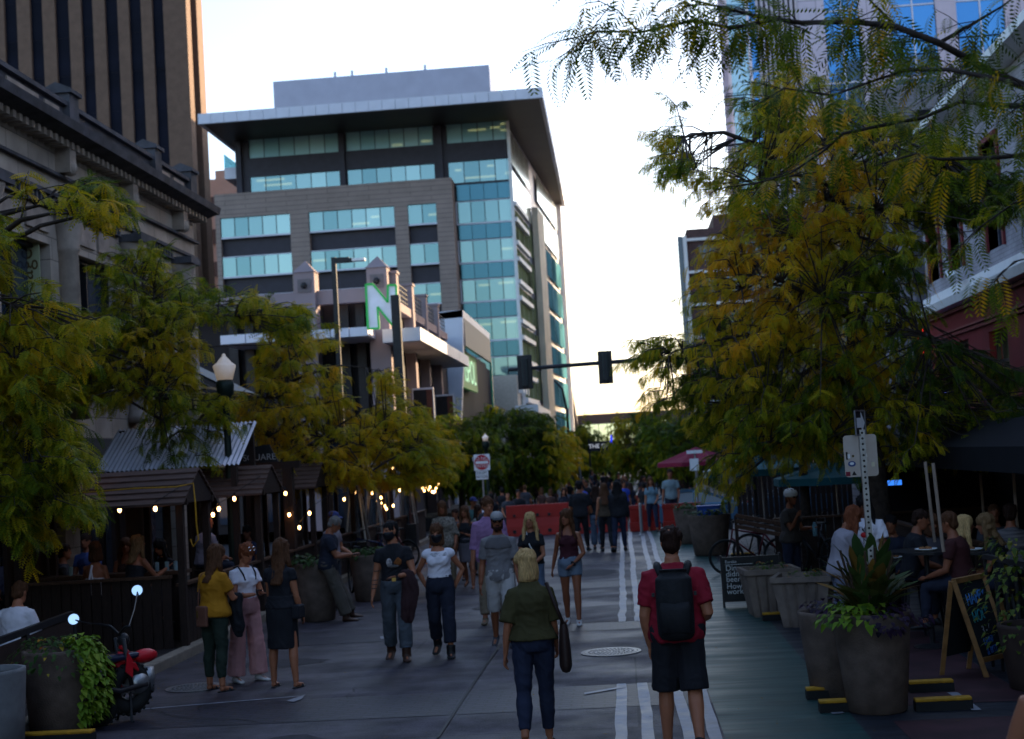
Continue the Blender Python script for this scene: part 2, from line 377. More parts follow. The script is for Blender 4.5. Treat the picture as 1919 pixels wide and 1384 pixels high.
# wear on the street: tar patches, cracks, fallen leaves and litter
mat('joint_tar', (.012, .012, .013), .6, var=0)
M_patch = mat('tar_patch', (.028, .025, .03), .8, var=.4, scale=9)
rp = random.Random(12)
for x, y, w_, h_ in ((-4.6, 18.6, 1.1, .7), (-1.9, 24.2, 1.4, .9), (-3.2, 12.9, .8, 1.2), (-.9, 30, 1.2, 1.6), (-4.9, 30.2, .9, 1.5)):
    mb = MB(); mb.poly([(x+w_*.5*math.cos(a*.35)*(1+rp.uniform(-.12, .12))*(1.2 if a % 4 else 1), y+h_*.5*math.sin(a*.35)*(1+rp.uniform(-.15, .15)), .0045) for a in range(18)]); tag(mb.build('road_patch', M_patch), kind='structure')
for _ in range(9):
    x, y = rp.uniform(-5.6, 0), rp.uniform(11.5, 34); mb = MB(); a = rp.uniform(0, 3.1); pts = []
    for k in range(14): pts.append((x, y)); a += rp.uniform(-.6, .6); x += .16*math.cos(a); y += .16*math.sin(a)
    for p, q in zip(pts, pts[1:]): mb.quad((p[0], p[1], .0105), (q[0], q[1], .0105), (q[0]+.008, q[1]+.012, .0105), (p[0]+.008, p[1]+.012, .0105))
    tag(mb.build('road_crack', MATS['joint_tar']), kind='structure')
mb = MB()
for _ in range(900):
    x = rp.choice((rp.gauss(-5.85, .18), rp.gauss(-5.85, .3), rp.uniform(-5.9, 2), rp.gauss(2.2, .5))); y = rp.uniform(10.5, 42); a = rp.uniform(0, 6.28); s_ = rp.uniform(.012, .035)
    c_, d_ = math.cos(a)*s_, math.sin(a)*s_; z = .015+rp.uniform(0, .006); mb.quad((x-c_, y-d_, z), (x+d_*.35, y-c_*.35, z+.004), (x+c_, y+d_, z+.006), (x-d_*.35, y+c_*.35, z+.002))
tag(mb.build('fallen_leaves', mat('dry_leaf', (.22, .13, .02), .8, col2=(.10, .06, .015), scale=3)), kind='stuff', label='small dry yellow leaves scattered over the street and along the kerb')
# manhole covers
M_iron = mat('cast_iron', (.16, .16, .17), .35, .6, var=.3, scale=30, bump=.6, bscale=45)
def manhole(p, r, lab):
    t = thing('manhole_cover', lab, 'manhole cover', (p.x, p.y, 0), group='manhole covers in the street')
    mb = MB(); mb.lathe([(r*1.14, .001), (r*1.14, .012), (r*1.02, .012), (r*1.02, .001)], seg=40); mb.build('frame', M_iron, t)
    mb = MB(); mb.lathe([(r, .002), (r, .013)], seg=40)
    for k in range(1, 6):
        rr = r*k/6
        for j in range(k*7):
            a = 2*math.pi*j/(k*7); mb.box(rr*math.cos(a)-.014, rr*math.cos(a)+.014, rr*math.sin(a)-.014, rr*math.sin(a)+.014, .0131, .018)
    mb.build('lid', M_iron, t)
manhole(G(1145, 1222), .33, 'shiny round iron manhole cover between the woman in green and the man with backpack')
manhole(G(365, 1289), .3, 'dark round manhole cover at the feet of the woman in yellow')

# ================================================================ building pieces
M_dkvoid = mat('dark_recess', (.012, .012, .016), .7, var=.2)
def rectY(x0, y0, x1, y1, Y):
    ym, xm = (y0+y1)/2, (x0+x1)/2
    return P(x0, ym, Y).x, P(x1, ym, Y).x, P(xm, y1, Y).z, P(xm, y0, Y).z

# ---------------------------------------------------------------- striped tower, far left
M_tan = mat('tan_precast', (.135, .082, .058), .8, var=.12, scale=2, bump=.1)
M_twin = mat('tower_dark_glass', (.006, .007, .016), .6, 0, var=.5, spec=.08, scale=.35, stretch=(.05, .05, 1))
tw = thing('office_tower', 'tall tan tower with dark vertical window stripes behind the stone building', 'tower', (-60, 120, 0))
mb = MB(); mb.box(-84, -35.9, 120.6, 125.2, 0, 78)
pxs = [(-84.0, P(-181, 170, 120).x)]
for a, b in ((-157, -133), (-109, -85), (-61, -37), (-13, 11), (35, 60), (83, 107), (133, 156), (178, 201), (225, 246), (269, 290), (311, 340)):
    pxs.append((P(a, 170, 120).x, P(b, 170, 120).x if b < 332 else -35.9))
for a, b in pxs: mb.box(a, b, 120.2, 120.6, 0, 78)
mb.build('wall', M_tan, tw, world=True)
gaps = [(pxs[i][1], pxs[i+1][0]) for i in range(len(pxs)-1)]
for a, b in gaps:
    m2 = MB(); z = 2
    while z < 77: m2.quad((a, 120.55, z), (b, 120.55, z), (b, 120.55, z+1.75), (a, 120.55, z+1.75)); m2.quad((a, 120.52, z+1.75), (b, 120.52, z+1.75), (b, 120.52, z+3.4), (a, 120.52, z+3.4)); z += 3.4
    m2.build('window', M_twin, tw, world=True)
mb = MB(); mb.box(-35.9, -35.1, 120.2, 121.5, 0, 78); mb.box(-35.9, -35.1, 123.4, 125.2, 0, 78); mb.build('corner_pier', M_tan, tw, world=True)
mb = MB(); mb.box(-35.9, -35.7, 121.5, 123.4, 0, 78); mb.build('window', M_twin, tw, world=True)

# ---------------------------------------------------------------- ornate stone building, left
M_stone = brickmat('limestone_blocks', (.40, .33, .28), (.34, .28, .24), (.16, .13, .115), .95, .42, .01, .85, 'YZ', .3, wear=.3)
M_dstone = mat('dark_stone', (.062, .06, .072), .8, var=.4, scale=2.2, bump=.3, bscale=15, detail=8)  # plain darker stone tone for mouldings, cornice and parapet
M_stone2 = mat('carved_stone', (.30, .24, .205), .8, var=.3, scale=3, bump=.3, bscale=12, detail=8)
sb = thing('stone_building', 'old carved grey stone building with dark parapet behind the trees', 'building', (-11, 24, 0))
XF = -10.5; Y0, Y1 = 8.0, 35.7
ops = []
bays = [(9.3+3.62*k, 9.3+3.62*k+2.5) for k in range(7)]
for a, b in bays: ops.append((a-Y0, b-Y0, 4.4, 7.0))
shop = [(a-Y0-.2, b-Y0+.2, .5, 3.3) for a, b in bays]
mb = MB(); facade(mb, (XF, Y0, 0), (0, 1, 0), Y1-Y0, 0, 9.0, ops+shop, .35, (1, 0, 0))
mb.quad((XF, Y1, 0), (-30, Y1, 0), (-30, Y1, 9), (XF, Y1, 9)); mb.quad((XF, Y0, 0), (-30, Y0, 0), (-30, Y0, 9), (XF, Y0, 9))
mb.quad((-30, Y0, 0), (-30, Y1, 0), (-30, Y1, 9), (-30, Y0, 9)); mb.quad((XF, Y0, 8.98), (XF, Y1, 8.98), (-30, Y1, 8.98), (-30, Y0, 8.98))
mb.build('wall', M_stone, sb, world=True)
M_oldglass = glassmat('old_window_glass', (.02, .03, .05), (.06, .08, .12), metal=.3)
for i, (a, b) in enumerate(bays):
    m2 = MB(); m2.quad((XF-.33, a, 4.4), (XF-.33, b, 4.4), (XF-.33, b, 7.0), (XF-.33, a, 7.0)); wn = m2.build('window', M_oldglass, sb, world=True)
    m2 = MB(); c = (a+b)/2
    for y in (a+.04, c, b-.04): m2.box(XF-.32, XF-.2, y-.04, y+.04, 4.4, 7.0)
    for z in (4.44, 5.9, 6.96): m2.box(XF-.32, XF-.21, a, b, z-.04, z+.04)
    m2.build('sash', M_black, wn, world=True)
    m2 = MB(); m2.box(XF-.02, XF+.14, a-.18, b+.18, 4.22, 4.4); m2.build('sill', M_stone2, wn, world=True)
    m2 = MB(); m2.quad((XF-.33, a-.2, .5), (XF-.33, b+.2, .5), (XF-.33, b+.2, 3.3), (XF-.33, a-.2, 3.3)); m2.build('shop_window', M_oldglass, sb, world=True)
    # raised panel above each window and its dark line
    m2 = MB(); m2.box(XF+.002, XF+.05, a+.1, c-.1, 7.2, 7.62); m2.box(XF+.002, XF+.05, c+.1, b-.1, 7.2, 7.62); m2.build('panel', M_stone2, sb, world=True)
# mouldings
mb = MB()
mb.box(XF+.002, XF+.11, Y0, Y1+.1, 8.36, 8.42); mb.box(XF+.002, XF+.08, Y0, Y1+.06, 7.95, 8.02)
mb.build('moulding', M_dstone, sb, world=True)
for a, b in bays:           # little arcade under the frieze
    mb = MB(); y = a
    mb.box(XF+.002, XF+.16, a-.1, b+.1, 7.9, 7.95); mb.box(XF+.002, XF+.12, a-.1, b+.1, 7.68, 7.71)
    while y < b: mb.box(XF+.002, XF+.12, y-.035, y+.035, 7.71, 7.9); y += .19
    mb.build('arcade_band', M_dstone, sb, world=True)
for k in range(8):          # columns with capitals
    y = 8.75+3.62*k
    mb = MB(); mb.lathe([(.30, 3.7), (.30, 3.85), (.22, 3.95), (.2, 6.9), (.24, 6.95), (.22, 7.0), (.33, 7.5), (.36, 7.6)], (XF+.12, y, 0), 14); cl = mb.build('column', M_stone2, sb, world=True, smooth=True)
    mb = MB(); mb.box(XF, XF+.5, y-.38, y+.38, 7.6, 7.76); mb.build('capital', M_dstone, cl, world=True)
    mb = MB(); mb.box(XF+.002, XF+.3, y-.16, y+.16, 8.45, 8.9); mb.ball((XF+.24, y, 8.55), (.14, .13, .16)); mb.build('bracket', M_stone2, sb, world=True)
# cornice and dentils
mb = MB(); mb.prism([(XF, Y0, 8.98), (XF+.12, Y0, 8.98), (XF+.5, Y0, 9.1), (XF+.62, Y0, 9.12), (XF+.66, Y0, 9.28), (XF+.35, Y0, 9.36), (XF, Y0, 9.36)], (0, Y1-Y0+.3, 0)); mb.build('cornice', M_dstone, sb, world=True)
mb = MB(); y = Y0+.1
while y < Y1+.2: mb.box(XF+.002, XF+.34, y, y+.13, 8.9, 9.03); y += .27
mb.build('dentils', M_stone2, sb, world=True)
# parapet
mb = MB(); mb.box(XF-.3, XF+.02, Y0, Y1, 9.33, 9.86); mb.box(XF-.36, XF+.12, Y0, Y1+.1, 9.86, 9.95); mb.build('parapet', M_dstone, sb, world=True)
for y in (11.5, 15.2, 19.0, 22.9, 27.4, 32.6, 35.4):
    mb = MB(); mb.box(XF-.35, XF+.16, y-.24, y+.24, 9.33, 10.12); mb.box(XF-.4, XF+.22, y-.3, y+.3, 10.12, 10.2); mb.prism([(XF-.4, y-.3, 10.2), (XF+.22, y-.3, 10.2), (XF-.09, y-.3, 10.34)], (0, .6, 0)); mb.build('parapet_pier', M_dstone, sb, world=True)
for a, b in ((23.4, 24.2), (24.5, 25.9), (26.2, 26.9), (33.1, 33.8), (34.1, 34.9)):
    mb = MB(); mb.box(XF+.0, XF+.05, a, b, 9.45, 9.78); mb.build('parapet_panel', M_stone2, sb, world=True)

# hanging banners on the stone building
def banner(lab, y, x0, x1, z0, z1, m, edge=None):
    t = thing('hanging_banner', lab, 'banner', (x0, y, z0))
    mb = MB(); mb.box(x0, x1, y-.012, y+.012, z0, z1); mb.build('cloth', m, t, world=True)
    for z in (z1, z0): mb = MB(); mb.bar((XF, y, z), (x1+.05, y, z), .03, .03); mb.build('bracket', M_black, t, world=True)
    return t
M_sage = mat('sage_cloth', (.36, .38, .24), .8, var=.1, scale=3); M_brown = mat('brown_letter', (.10, .065, .02), .7, var=0)
yb = 26.0
x0, x1, z0, z1 = rectY(30, 440, 76, 612, yb)
t = banner('pale sage green vertical banner lettered Sage on the stone building', yb, x0, x1, z0, z1, M_sage)
text('Sage', .44, frame(((x0+x1)/2-.03, yb-.018, P(55, 505, yb).z), (0, 0, 1), (-1, 0, 0)), M_brown, t)
mb = MB(); mb.torus(((x0+x1)/2, yb-.02, z0+.33), .2, .02, (0, 1, 0)); mb.build('arch_emblem', M_brown, t, world=True)
yb = 30.5
x0, x1, z0, z1 = rectY(142, 470, 170, 556, yb)
M_wh = mat('banner_white', (.62, .62, .66), .7, var=.05)
t = banner('black and white vertical banner lettered WAXWELL with blue edge panel', yb, x0, x1, z0, z1, M_black)
text('WAXWELL', .22, frame(((x0+x1)/2, yb-.02, (z0+z1)/2), (0, 0, 1), (-1, 0, 0)), M_wh, t)
a0, a1, b0, b1 = rectY(144, 556, 172, 636, yb)
mb = MB(); mb.box(x0, x1, yb-.012, yb+.012, b0, z0-.002); mb.build('white_cloth', M_wh, t, world=True)
text('VAPIN', .22, frame(((x0+x1)/2, yb-.02, (b0+b1)/2-.02), (0, 0, 1), (-1, 0, 0)), M_black, t)
mb = MB(); mb.box(x0-.42, x0-.02, yb+.05, yb+.09, b0-.1, z1); mb.build('blue_panel', mat('banner_blue', (.015, .11, .22), .5, var=.05), t, world=True)

# ---------------------------------------------------------------- glass and brown office block, centre
M_brownp = brickmat('brown_panels', (.29, .225, .20), (.27, .21, .185), (.14, .105, .095), 3.2, .36, .02, .65, 'XZ', .25, wear=.1)
M_spand = mat('dark_spandrel', (.030, .026, .040), .5, var=.15, scale=2)
M_teal = glassmat('teal_glass', (.05, .17, .20), (.34, .50, .50), see=.12, metal=.5)
M_teal_top = glassmat('lightened_teal_glass', (.16, .42, .48), (.42, .68, .70), see=.1, metal=.0, rough=.2)  # top row glass, colour lightened to offset the roof overhang's shade
M_teal2 = glassmat('teal_spandrel_glass', (.03, .12, .17), (.05, .16, .21), rough=.12, metal=.5)
M_soffit = mat('brown_soffit', (.05, .042, .036), .5, var=.2, scale=.4)
M_ceil = emis('office_ceiling_light', (1, .66, .25), .55)
ob = thing('office_block', 'brown and teal glass office block with wide flat overhanging roof', 'building', (-18, 110, 0))
YW = 110.0
xl, xr = P(441, 300, YW).x, P(951, 300, YW).x
ztop = P(700, 245, YW).z
x_br0, x_br1 = P(405, 450, 108).x, P(852, 450, 108).x
zb_top = P(640, 347, 108).z
rows = [(252, 290, 465, 636), (240, 278, 647, 811), (233, 269, 836, 953)]
# upper dark wall
mb = MB(); mb.box(xl, xr-.3, YW+.6, YW+26, 20, ztop)
mb.build('upper_wall', M_spand, ob, world=True)
def ribbon(name, x0, x1, z0, z1, y, n, m=None, lights=()):
    wn = None
    mb = MB()
    for i in range(n):
        a, b = x0+(x1-x0)*i/n, x0+(x1-x0)*(i+1)/n
        mb.quad((a+.03, y, z0), (b-.03, y, z0), (b-.03, y, z1), (a+.03, y, z1))
    wn = mb.build(name, m or M_teal, ob, world=True)
    mb = MB(); mb.box(x0-.06, x1+.06, y-.08, y+.02, z0-.13, z0); mb.box(x0-.06, x1+.06, y-.05, y+.02, z1, z1+.06); mb.box(x0-.08, x0, y-.06, y+.02, z0, z1); mb.box(x1, x1+.08, y-.06, y+.02, z0, z1)
    mb.build('frame', M_whitemetal, wn, world=True)
    mb = MB()
    for i in range(1, n): a = x0+(x1-x0)*i/n; mb.box(a-.03, a+.03, y-.02, y+.01, z0, z1)
    if n > 1: mb.build('mullion', M_dkmetal, wn, world=True)
    mb = MB(); mb.box(x0, x1, y+.32, y+.36, z0, z1+.02)
    mb.build('blind', mat('office_interior', (.06, .12, .15), .8, var=.6, scale=.5), wn, world=True)
    if lights:
        mb = MB()
        for u, v, l in lights: l = min(l, (x1-x0)*(.97-u)); a = x0+(x1-x0)*u; z = z0+(z1-z0)*v; mb.box(a, a+l, y+.2, y+.3, z, z+.16)
        mb.build('ceiling_light', M_ceil, wn, world=True)
    return wn
LT = {0: ((.7, .2, 1.2),), 1: ((.52, .12, .8), (.86, .2, 1.4)), 2: ((.35, .55, 1.4), (.7, .6, .8), (.87, .75, 1.5), (.87, .45, 1.4))}
bays3 = []
for i, (ya, yb_, a, b) in enumerate(rows):
    x0, x1 = P(a, (ya+yb_)/2, YW).x, P(b, (ya+yb_)/2, YW).x; bays3.append((x0, x1))
zr1 = [(P(550, 290, YW).z, P(550, 251, YW).z)]
zr1.append((zr1[0][0]-3.15, zr1[0][1]-3.12))
for r, (z0, z1) in enumerate(zr1):
    for i, (x0, x1) in enumerate(bays3):
        lt = LT[i] if r == 0 else {0: ((.06, .8, 2.2), (.14, .55, 2.2)), 1: (), 2: ((.25, .2, 2.4), (.1, .6, .5), (.62, .7, .5), (.9, .3, .5))}[i]
        ribbon('window', x0, x1, z0, z1, YW+.2, (6, 6, 4)[i], lights=lt if not (r == 0 and i == 0) else (), m=M_teal_top if r == 0 else None)
for x in (P(448, 300, YW).x, P(641, 290, YW).x, P(824, 280, YW).x):
    mb = MB(); mb.box(x-.22, x+.22, YW-.3, YW+.6, 20, ztop); mb.build('pilaster', M_spand, ob, world=True)
# wall strips around the upper windows so the glass sits in a wall
mb = MB(); facade(mb, (xl, YW+.05, 20), (1, 0, 0), xr-xl, zr1[1][0]-.16, ztop, [(x0-xl, x1-xl, z0, z1) for x0, x1 in bays3 for z0, z1 in zr1], .5, (0, -1, 0)); mb.build('spandrel_wall', M_spand, ob, world=True)
# roof
YR = 103.7
rx0, rx1 = P(370, 212, YR).x, P(1017, 180, YR).x
rz1, rz0 = P(693, 188, YR).z, P(693, 206, YR).z
far = (-4.3, 151.0)
def slab(pts, z0, z1): mb.prism([(x, y, z0) for x, y in pts], (0, 0, z1-z0))
mb = MB(); slab([(rx0+.3, YR+.3), (rx1-.3, YR+.3), (far[0]-.3, far[1]), (rx0+.3, far[1])], rz0, rz1-.1); mb.build('roof', M_soffit, ob, world=True)
mb = MB()
nseg = 26
for i in range(nseg):
    a, b = rx0+(rx1-rx0)*i/nseg, rx0+(rx1-rx0)*(i+1)/nseg
    mb.box(a+.012, b-.012, YR, YR+.28, rz0-.05, rz1)
mb.prism([(rx1, YR, rz0-.05), (far[0], far[1], rz0-.05), (far[0]-.28, far[1], rz0-.05), (rx1-.28, YR+.28, rz0-.05)], (0, 0, rz1-rz0+.05))
mb.prism([(rx0, YR+.28, rz0-.05), (rx0+.28, YR+.28, rz0-.05), (rx0+.28, far[1], rz0-.05), (rx0, far[1], rz0-.05)], (0, 0, rz1-rz0+.05))
mb.build('fascia', M_whitemetal, ob, world=True)
# penthouse
px0, px1, pz0, pz1 = rectY(512, 143, 919, 185, 120)
M_pent = mat('penthouse_metal', (.30, .29, .36), .35, .4, var=.08, scale=.8)
mb = MB(); mb.box(px0, px1, 120, 140, rz1-.2, pz1+.3); mb.build('penthouse', M_pent, ob, world=True)
for u in (.28, .36, .52, .70): x = px0+(px1-px0)*u; mb = MB(); mb.tube([(x, 121, pz1+.3), (x, 121, pz1+1.0)], .12, 6); mb.build('roof_vent', M_whitemetal, ob, world=True)
# brown framed lower block
YB = 108.0
bb = [(P(414, 450, YB).x, P(545, 450, YB).x), (P(580, 440, YB).x, P(741, 440, YB).x), (P(766, 435, YB).x, P(820, 435, YB).x)]
zw = P(480, 440, YB).z
ropen = []
wins = []
for x0, x1 in bb:
    xm = (x0+x1)/2
ztopw, zbotw = P(480, 404, YB).z, P(480, 440, YB).z
for k in range(5):
    z1, z0 = ztopw-3.06*k, zbotw-3.06*k
    if z0 < 3: break
    for i, (x0, x1) in enumerate(bb): wins.append((i, k, x0, x1, z0, z1))
zlow = 4.0
for x0, x1 in bb: ropen.append((x0-x_br0, x1-x_br0, zlow, ztopw))
mb = MB(); facade(mb, (x_br0, YB, 0), (1, 0, 0), x_br1-x_br0, 0, zb_top, ropen, .5, (0, -1, 0))
mb.quad((x_br1, YB, 0), (x_br1, YB+2.2, 0), (x_br1, YB+2.2, zb_top), (x_br1, YB, zb_top)); mb.quad((x_br0, YB, 0), (x_br0, YB+30, 0), (x_br0, YB+30, zb_top), (x_br0, YB, zb_top))
mb.quad((x_br0, YB, zb_top), (x_br1, YB, zb_top), (x_br1, YB+2.2, zb_top), (x_br0, YB+2.2, zb_top))
mb.build('brown_wall', M_brownp, ob, world=True)
mb = MB()
for x0, x1 in bb: mb.box(x0, x1, YB+.55, YB+.9, 0, ztopw)
mb.build('spandrel', M_spand, ob, world=True)
for i, k, x0, x1, z0, z1 in wins:
    lt = {(1, 0): ((.5, .2, 1.3), (.72, .5, .6)), (2, 0): ((.7, .4, 1.0),), (1, 1): ((.02, .5, 1.0),), (2, 2): ((.1, .35, .8), (.6, .4, 1.1))}.get((i, k), ())
    ribbon('window', x0, x1, z0, z1, YB+.16, (5, 6, 2)[i], lights=lt)
# corner glass bay
gx0, gx1 = x_br1+.1, P(957, 330, YW).x
zs0 = zr1[1][0]
z = zs0-.15; k = 0
while z > 4:
    za = z-1.25
    mb = MB(); nn = 4
    for i in range(nn):
        a, b = gx0+(gx1-gx0)*i/nn, gx0+(gx1-gx0)*(i+1)/nn; mb.quad((a+.02, YW+.1, za), (b-.02, YW+.1, za), (b-.02, YW+.1, z), (a+.02, YW+.1, z))
    mb.build('spandrel_glass', M_teal2, ob, world=True)
    ribbon('window', gx0, gx1, za-1.78, za-.12, YW+.1, 4, lights=((.3, .7, .9), (.66, .75, 1.2)) if k in (2, 3) else ((.75, .5, .9),) if k == 1 else ())
    z -= 3.05; k += 1
# side towards the street: runs from (gx1,110) to (-5,150)
A_, B_ = Vector((gx1, YW, 0)), Vector((-5.0, 149.6, 0)); sd = (B_-A_).normalized(); L_ = (B_-A_).length; sn = Vector((sd.y, -sd.x, 0))
def sidepanel(mb, u0, u1, z0, z1, off=0):
    a, b = A_+sd*u0+sn*off, A_+sd*u1+sn*off
    mb.quad((a.x, a.y, z0), (b.x, b.y, z0), (b.x, b.y, z1), (a.x, a.y, z1))
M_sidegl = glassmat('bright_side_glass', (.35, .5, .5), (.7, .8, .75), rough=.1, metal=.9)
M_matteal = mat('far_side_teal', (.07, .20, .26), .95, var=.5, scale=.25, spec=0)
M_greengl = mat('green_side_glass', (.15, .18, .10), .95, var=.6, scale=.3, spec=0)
M_cream = mat('cream_stone', (.68, .6, .45), .7, var=.15, scale=.6)
mb = MB(); sidepanel(mb, 0, L_, 0, ztop, -.25); mb.build('side_wall', M_whitemetal, ob, world=True)
for k in range(9):
    zt = ztop-.4-3.05*k
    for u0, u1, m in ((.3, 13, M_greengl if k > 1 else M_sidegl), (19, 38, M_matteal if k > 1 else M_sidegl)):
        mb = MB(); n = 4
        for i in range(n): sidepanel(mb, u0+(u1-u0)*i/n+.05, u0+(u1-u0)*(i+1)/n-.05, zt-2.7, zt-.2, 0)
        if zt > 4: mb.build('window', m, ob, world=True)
    if k >= 2 and zt > 4:
        for dz in (0, -1.25):
            mb = MB(); a, b = A_+sd*.2, A_+sd*8; mb.prism([(a.x, a.y, zt+dz-.1), (a.x+sn.x*.3, a.y+sn.y*.3, zt+dz-.1), (b.x+sn.x*.3, b.y+sn.y*.3, zt+dz-.1), (b.x, b.y, zt+dz-.1)], (0, 0, .34)); mb.build('ledge', M_white, ob, world=True)
mb = MB(); a, b = A_+sd*13.5, A_+sd*18.5; mb.prism([(a.x, a.y, 0), (a.x+sn.x*.5, a.y+sn.y*.5, 0), (b.x+sn.x*.5, b.y+sn.y*.5, 0), (b.x, b.y, 0)], (0, 0, zs0)); mb.build('stone_pier', M_cream, ob, world=True)
mb = MB(); mb.box(gx1-.12, gx1+.12, YW-.05, YW+.15, 4, ztop); mb.build('corner_trim', M_white, ob, world=True); mb = MB(); mb.box(B_.x-.3, B_.x+.25, B_.y-.5, B_.y+.3, 0, ztop); mb.build('corner_trim', M_white, ob, world=True)
mb = MB(); mb.quad((B_.x, B_.y, 0), (-30, B_.y, 0), (-30, B_.y, ztop), (B_.x, B_.y, ztop)); mb.build('rear_wall', M_brownp, ob, world=True)
# small white balcony on the left
bx = P(440, 320, YW).x
mb = MB(); z_ = P(428, 330, YW).z; mb.box(bx-1.1, bx, YW+1, YW+6, z_, z_+.9); bc = mb.build('balcony', M_whitemetal, ob, world=True)
mb = MB(); mb.box(bx-1.1, bx-1.05, YW+1, YW+6, z_+.9, z_+2.0); mb.build('glass_rail', glassmat('rail_glass', (.3, .6, .65), (.4, .7, .75), see=.5), bc, world=True)

# ---------------------------------------------------------------- pale building glimpsed between tower and office block
t = thing('pale_building', 'pale low building in the gap between the tower and office block', 'building', (-36, 140, 0))
mb = MB(); x0, x1, z0, z1 = rectY(386, 335, 425, 420, 150); mb.box(x0-2, x1+8, 150, 165, 0, z1); mb.box(x0+1, x0+2.5, 150.5, 153, z1, z1+1); mb.build('wall', mat('pale_stucco', (.42, .36, .33), .8, var=.1, scale=.5), t, world=True)
mb = MB()
for zz in (z1-3.5, z1-7, z1-10.5): mb.box(x0, x1, 149.9, 149.98, zz, zz+1.6)
mb.build('window', M_oldglass, t, world=True)

# ---------------------------------------------------------------- cinema-like low building with pylons and the big letter sign
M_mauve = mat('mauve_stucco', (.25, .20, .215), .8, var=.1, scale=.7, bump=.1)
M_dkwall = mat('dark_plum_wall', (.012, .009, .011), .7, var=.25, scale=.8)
YN = 57.0
nb = thing('arcade_building', 'mauve two storey corner building with pointed pylons and white canopies', 'building', (-14, YN, 0))
xN = P(735, 520, YN).x
zp0, zp1 = P(478, 578, YN).z, P(478, 552, YN).z
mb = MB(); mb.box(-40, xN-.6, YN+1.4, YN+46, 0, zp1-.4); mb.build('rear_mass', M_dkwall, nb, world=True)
mb = MB(); mb.box(-40, xN, YN+.1, YN+.5, zp0, zp1); mb.build('parapet_beam', M_mauve, nb, world=True)
for x, top in ((573, 487), (709, 478)):
    xa, xb = P(x-18, 560, YN).x, P(x+20, 560, YN).x; zt = P(x, top, YN).z; zs = P(x, top+24, YN).z
    mb = MB(); mb.box(xa, xb, YN-.25, YN+.6, 0, zs)
    c = ((xa+xb)/2, YN+.17)
    mb.add([(xa-.05, YN-.3, zs), (xb+.05, YN-.3, zs), (xb+.05, YN+.65, zs), (xa-.05, YN+.65, zs), (c[0], c[1], zt)], [(0, 1, 4), (1, 2, 4), (2, 3, 4), (3, 0, 4), (3, 2, 1, 0)])
    for zz in (2.2, 3.7, 5.2, 6.7): mb.box(xa-.012, xb+.012, YN-.262, YN-.24, zz, zz+.05)
    py = mb.build('pylon', M_mauve, nb, world=True)
    mb = MB(); zc = zs-.55; w_ = .27
    mb.box(c[0]-w_, c[0]+w_, YN-.29, YN-.255, zc-w_, zc+w_); mb.build('niche', mat('niche_shadow_stone', (.15, .13, .14), .8, var=.1), py, world=True)
    mb = MB(); mb.ball((c[0], YN-.36, zc), .13); mb.build('ball_ornament', M_dkmetal, py, world=True, smooth=True)
def canopy(x0, x1, y0, y1, z0, z1, n=1, axis='x'):
    mb = MB()
    for i in range(n):
        if axis == 'x': a, b = x0+(x1-x0)*i/n, x0+(x1-x0)*(i+1)/n; mb.box(a+.015, b-.015, y0, y1, z0, z1)
        else: a, b = y0+(y1-y0)*i/n, y0+(y1-y0)*(i+1)/n; mb.box(x0, x1, a+.04, b-.04, z0, z1)
    return mb.build('canopy', M_whitemetal, nb, world=True, bevel=.01)
x0, x1, z0, z1 = rectY(412, 624, 556, 641, YN-2); canopy(x0, x1, YN-2, YN+1.3, z0, z1, 3)
x0, x1, z0, z1 = rectY(584, 615, 690, 632, YN-2); canopy(x0, x1, YN-2, YN+1.3, z0, z1, 3)
# dark recess columns, street front below the canopies
for x in (440, 470, 520, 548, 600, 650, 680):
    a = P(x, 700, YN+1).x; mb = MB(); mb.box(a-.18, a+.18, YN+1.0, YN+1.38, 0, zp0); mb.build('column', M_dkmetal, nb, world=True)
for a, b in ((-20.5, -17.4), (-16.6, -13.6), (-12.4, -10.9)):
    mb = MB(); mb.box(a, b, YN+1.3, YN+1.38, .4, 3.4); mb.build('shop_window', M_oldglass, nb, world=True)
# side along the street
XS = xN
mb = MB(); mb.box(XS-.5, XS, YN+.6, YN+18, zp0-.3, zp1-.5)
mb.build('side_beam', M_mauve, nb, world=True)
for k, yy in enumerate((YN+.8, YN+5.2, YN+9.6, YN+14.0)):
    mb = MB(); mb.box(XS-.45, XS+.08, yy-.3, yy+.3, 0, zp1+.55); mb.box(XS-.5, XS+.13, yy-.36, yy+.36, zp1+.55, zp1+.66); mb.build('side_pier', M_mauve, nb, world=True)
    mb = MB()
    for zz in (.1, .3, .5, .7): mb.bar((XS-.12, yy+.36, zp1-.4+zz), (XS-.12, yy+4.04, zp1-.4+zz), .035, .035)
    for j in range(6): mb.bar((XS-.12, yy+.5+j*.65, zp1-.5), (XS-.12, yy+.5+j*.65, zp1+.35), .03, .03)
    mb.build('railing', M_dkmetal, nb, world=True)
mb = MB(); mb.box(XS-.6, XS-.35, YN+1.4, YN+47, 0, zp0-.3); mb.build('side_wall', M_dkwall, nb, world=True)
cz0, cz1 = PX(790, 641, XS+1.1).z, PX(790, 617, XS+1.1).z
yc0 = PX(788, 630, XS+1.2).y
canopy(XS-.3, XS+1.2, yc0, yc0+18, cz0, cz1, 4, 'y')
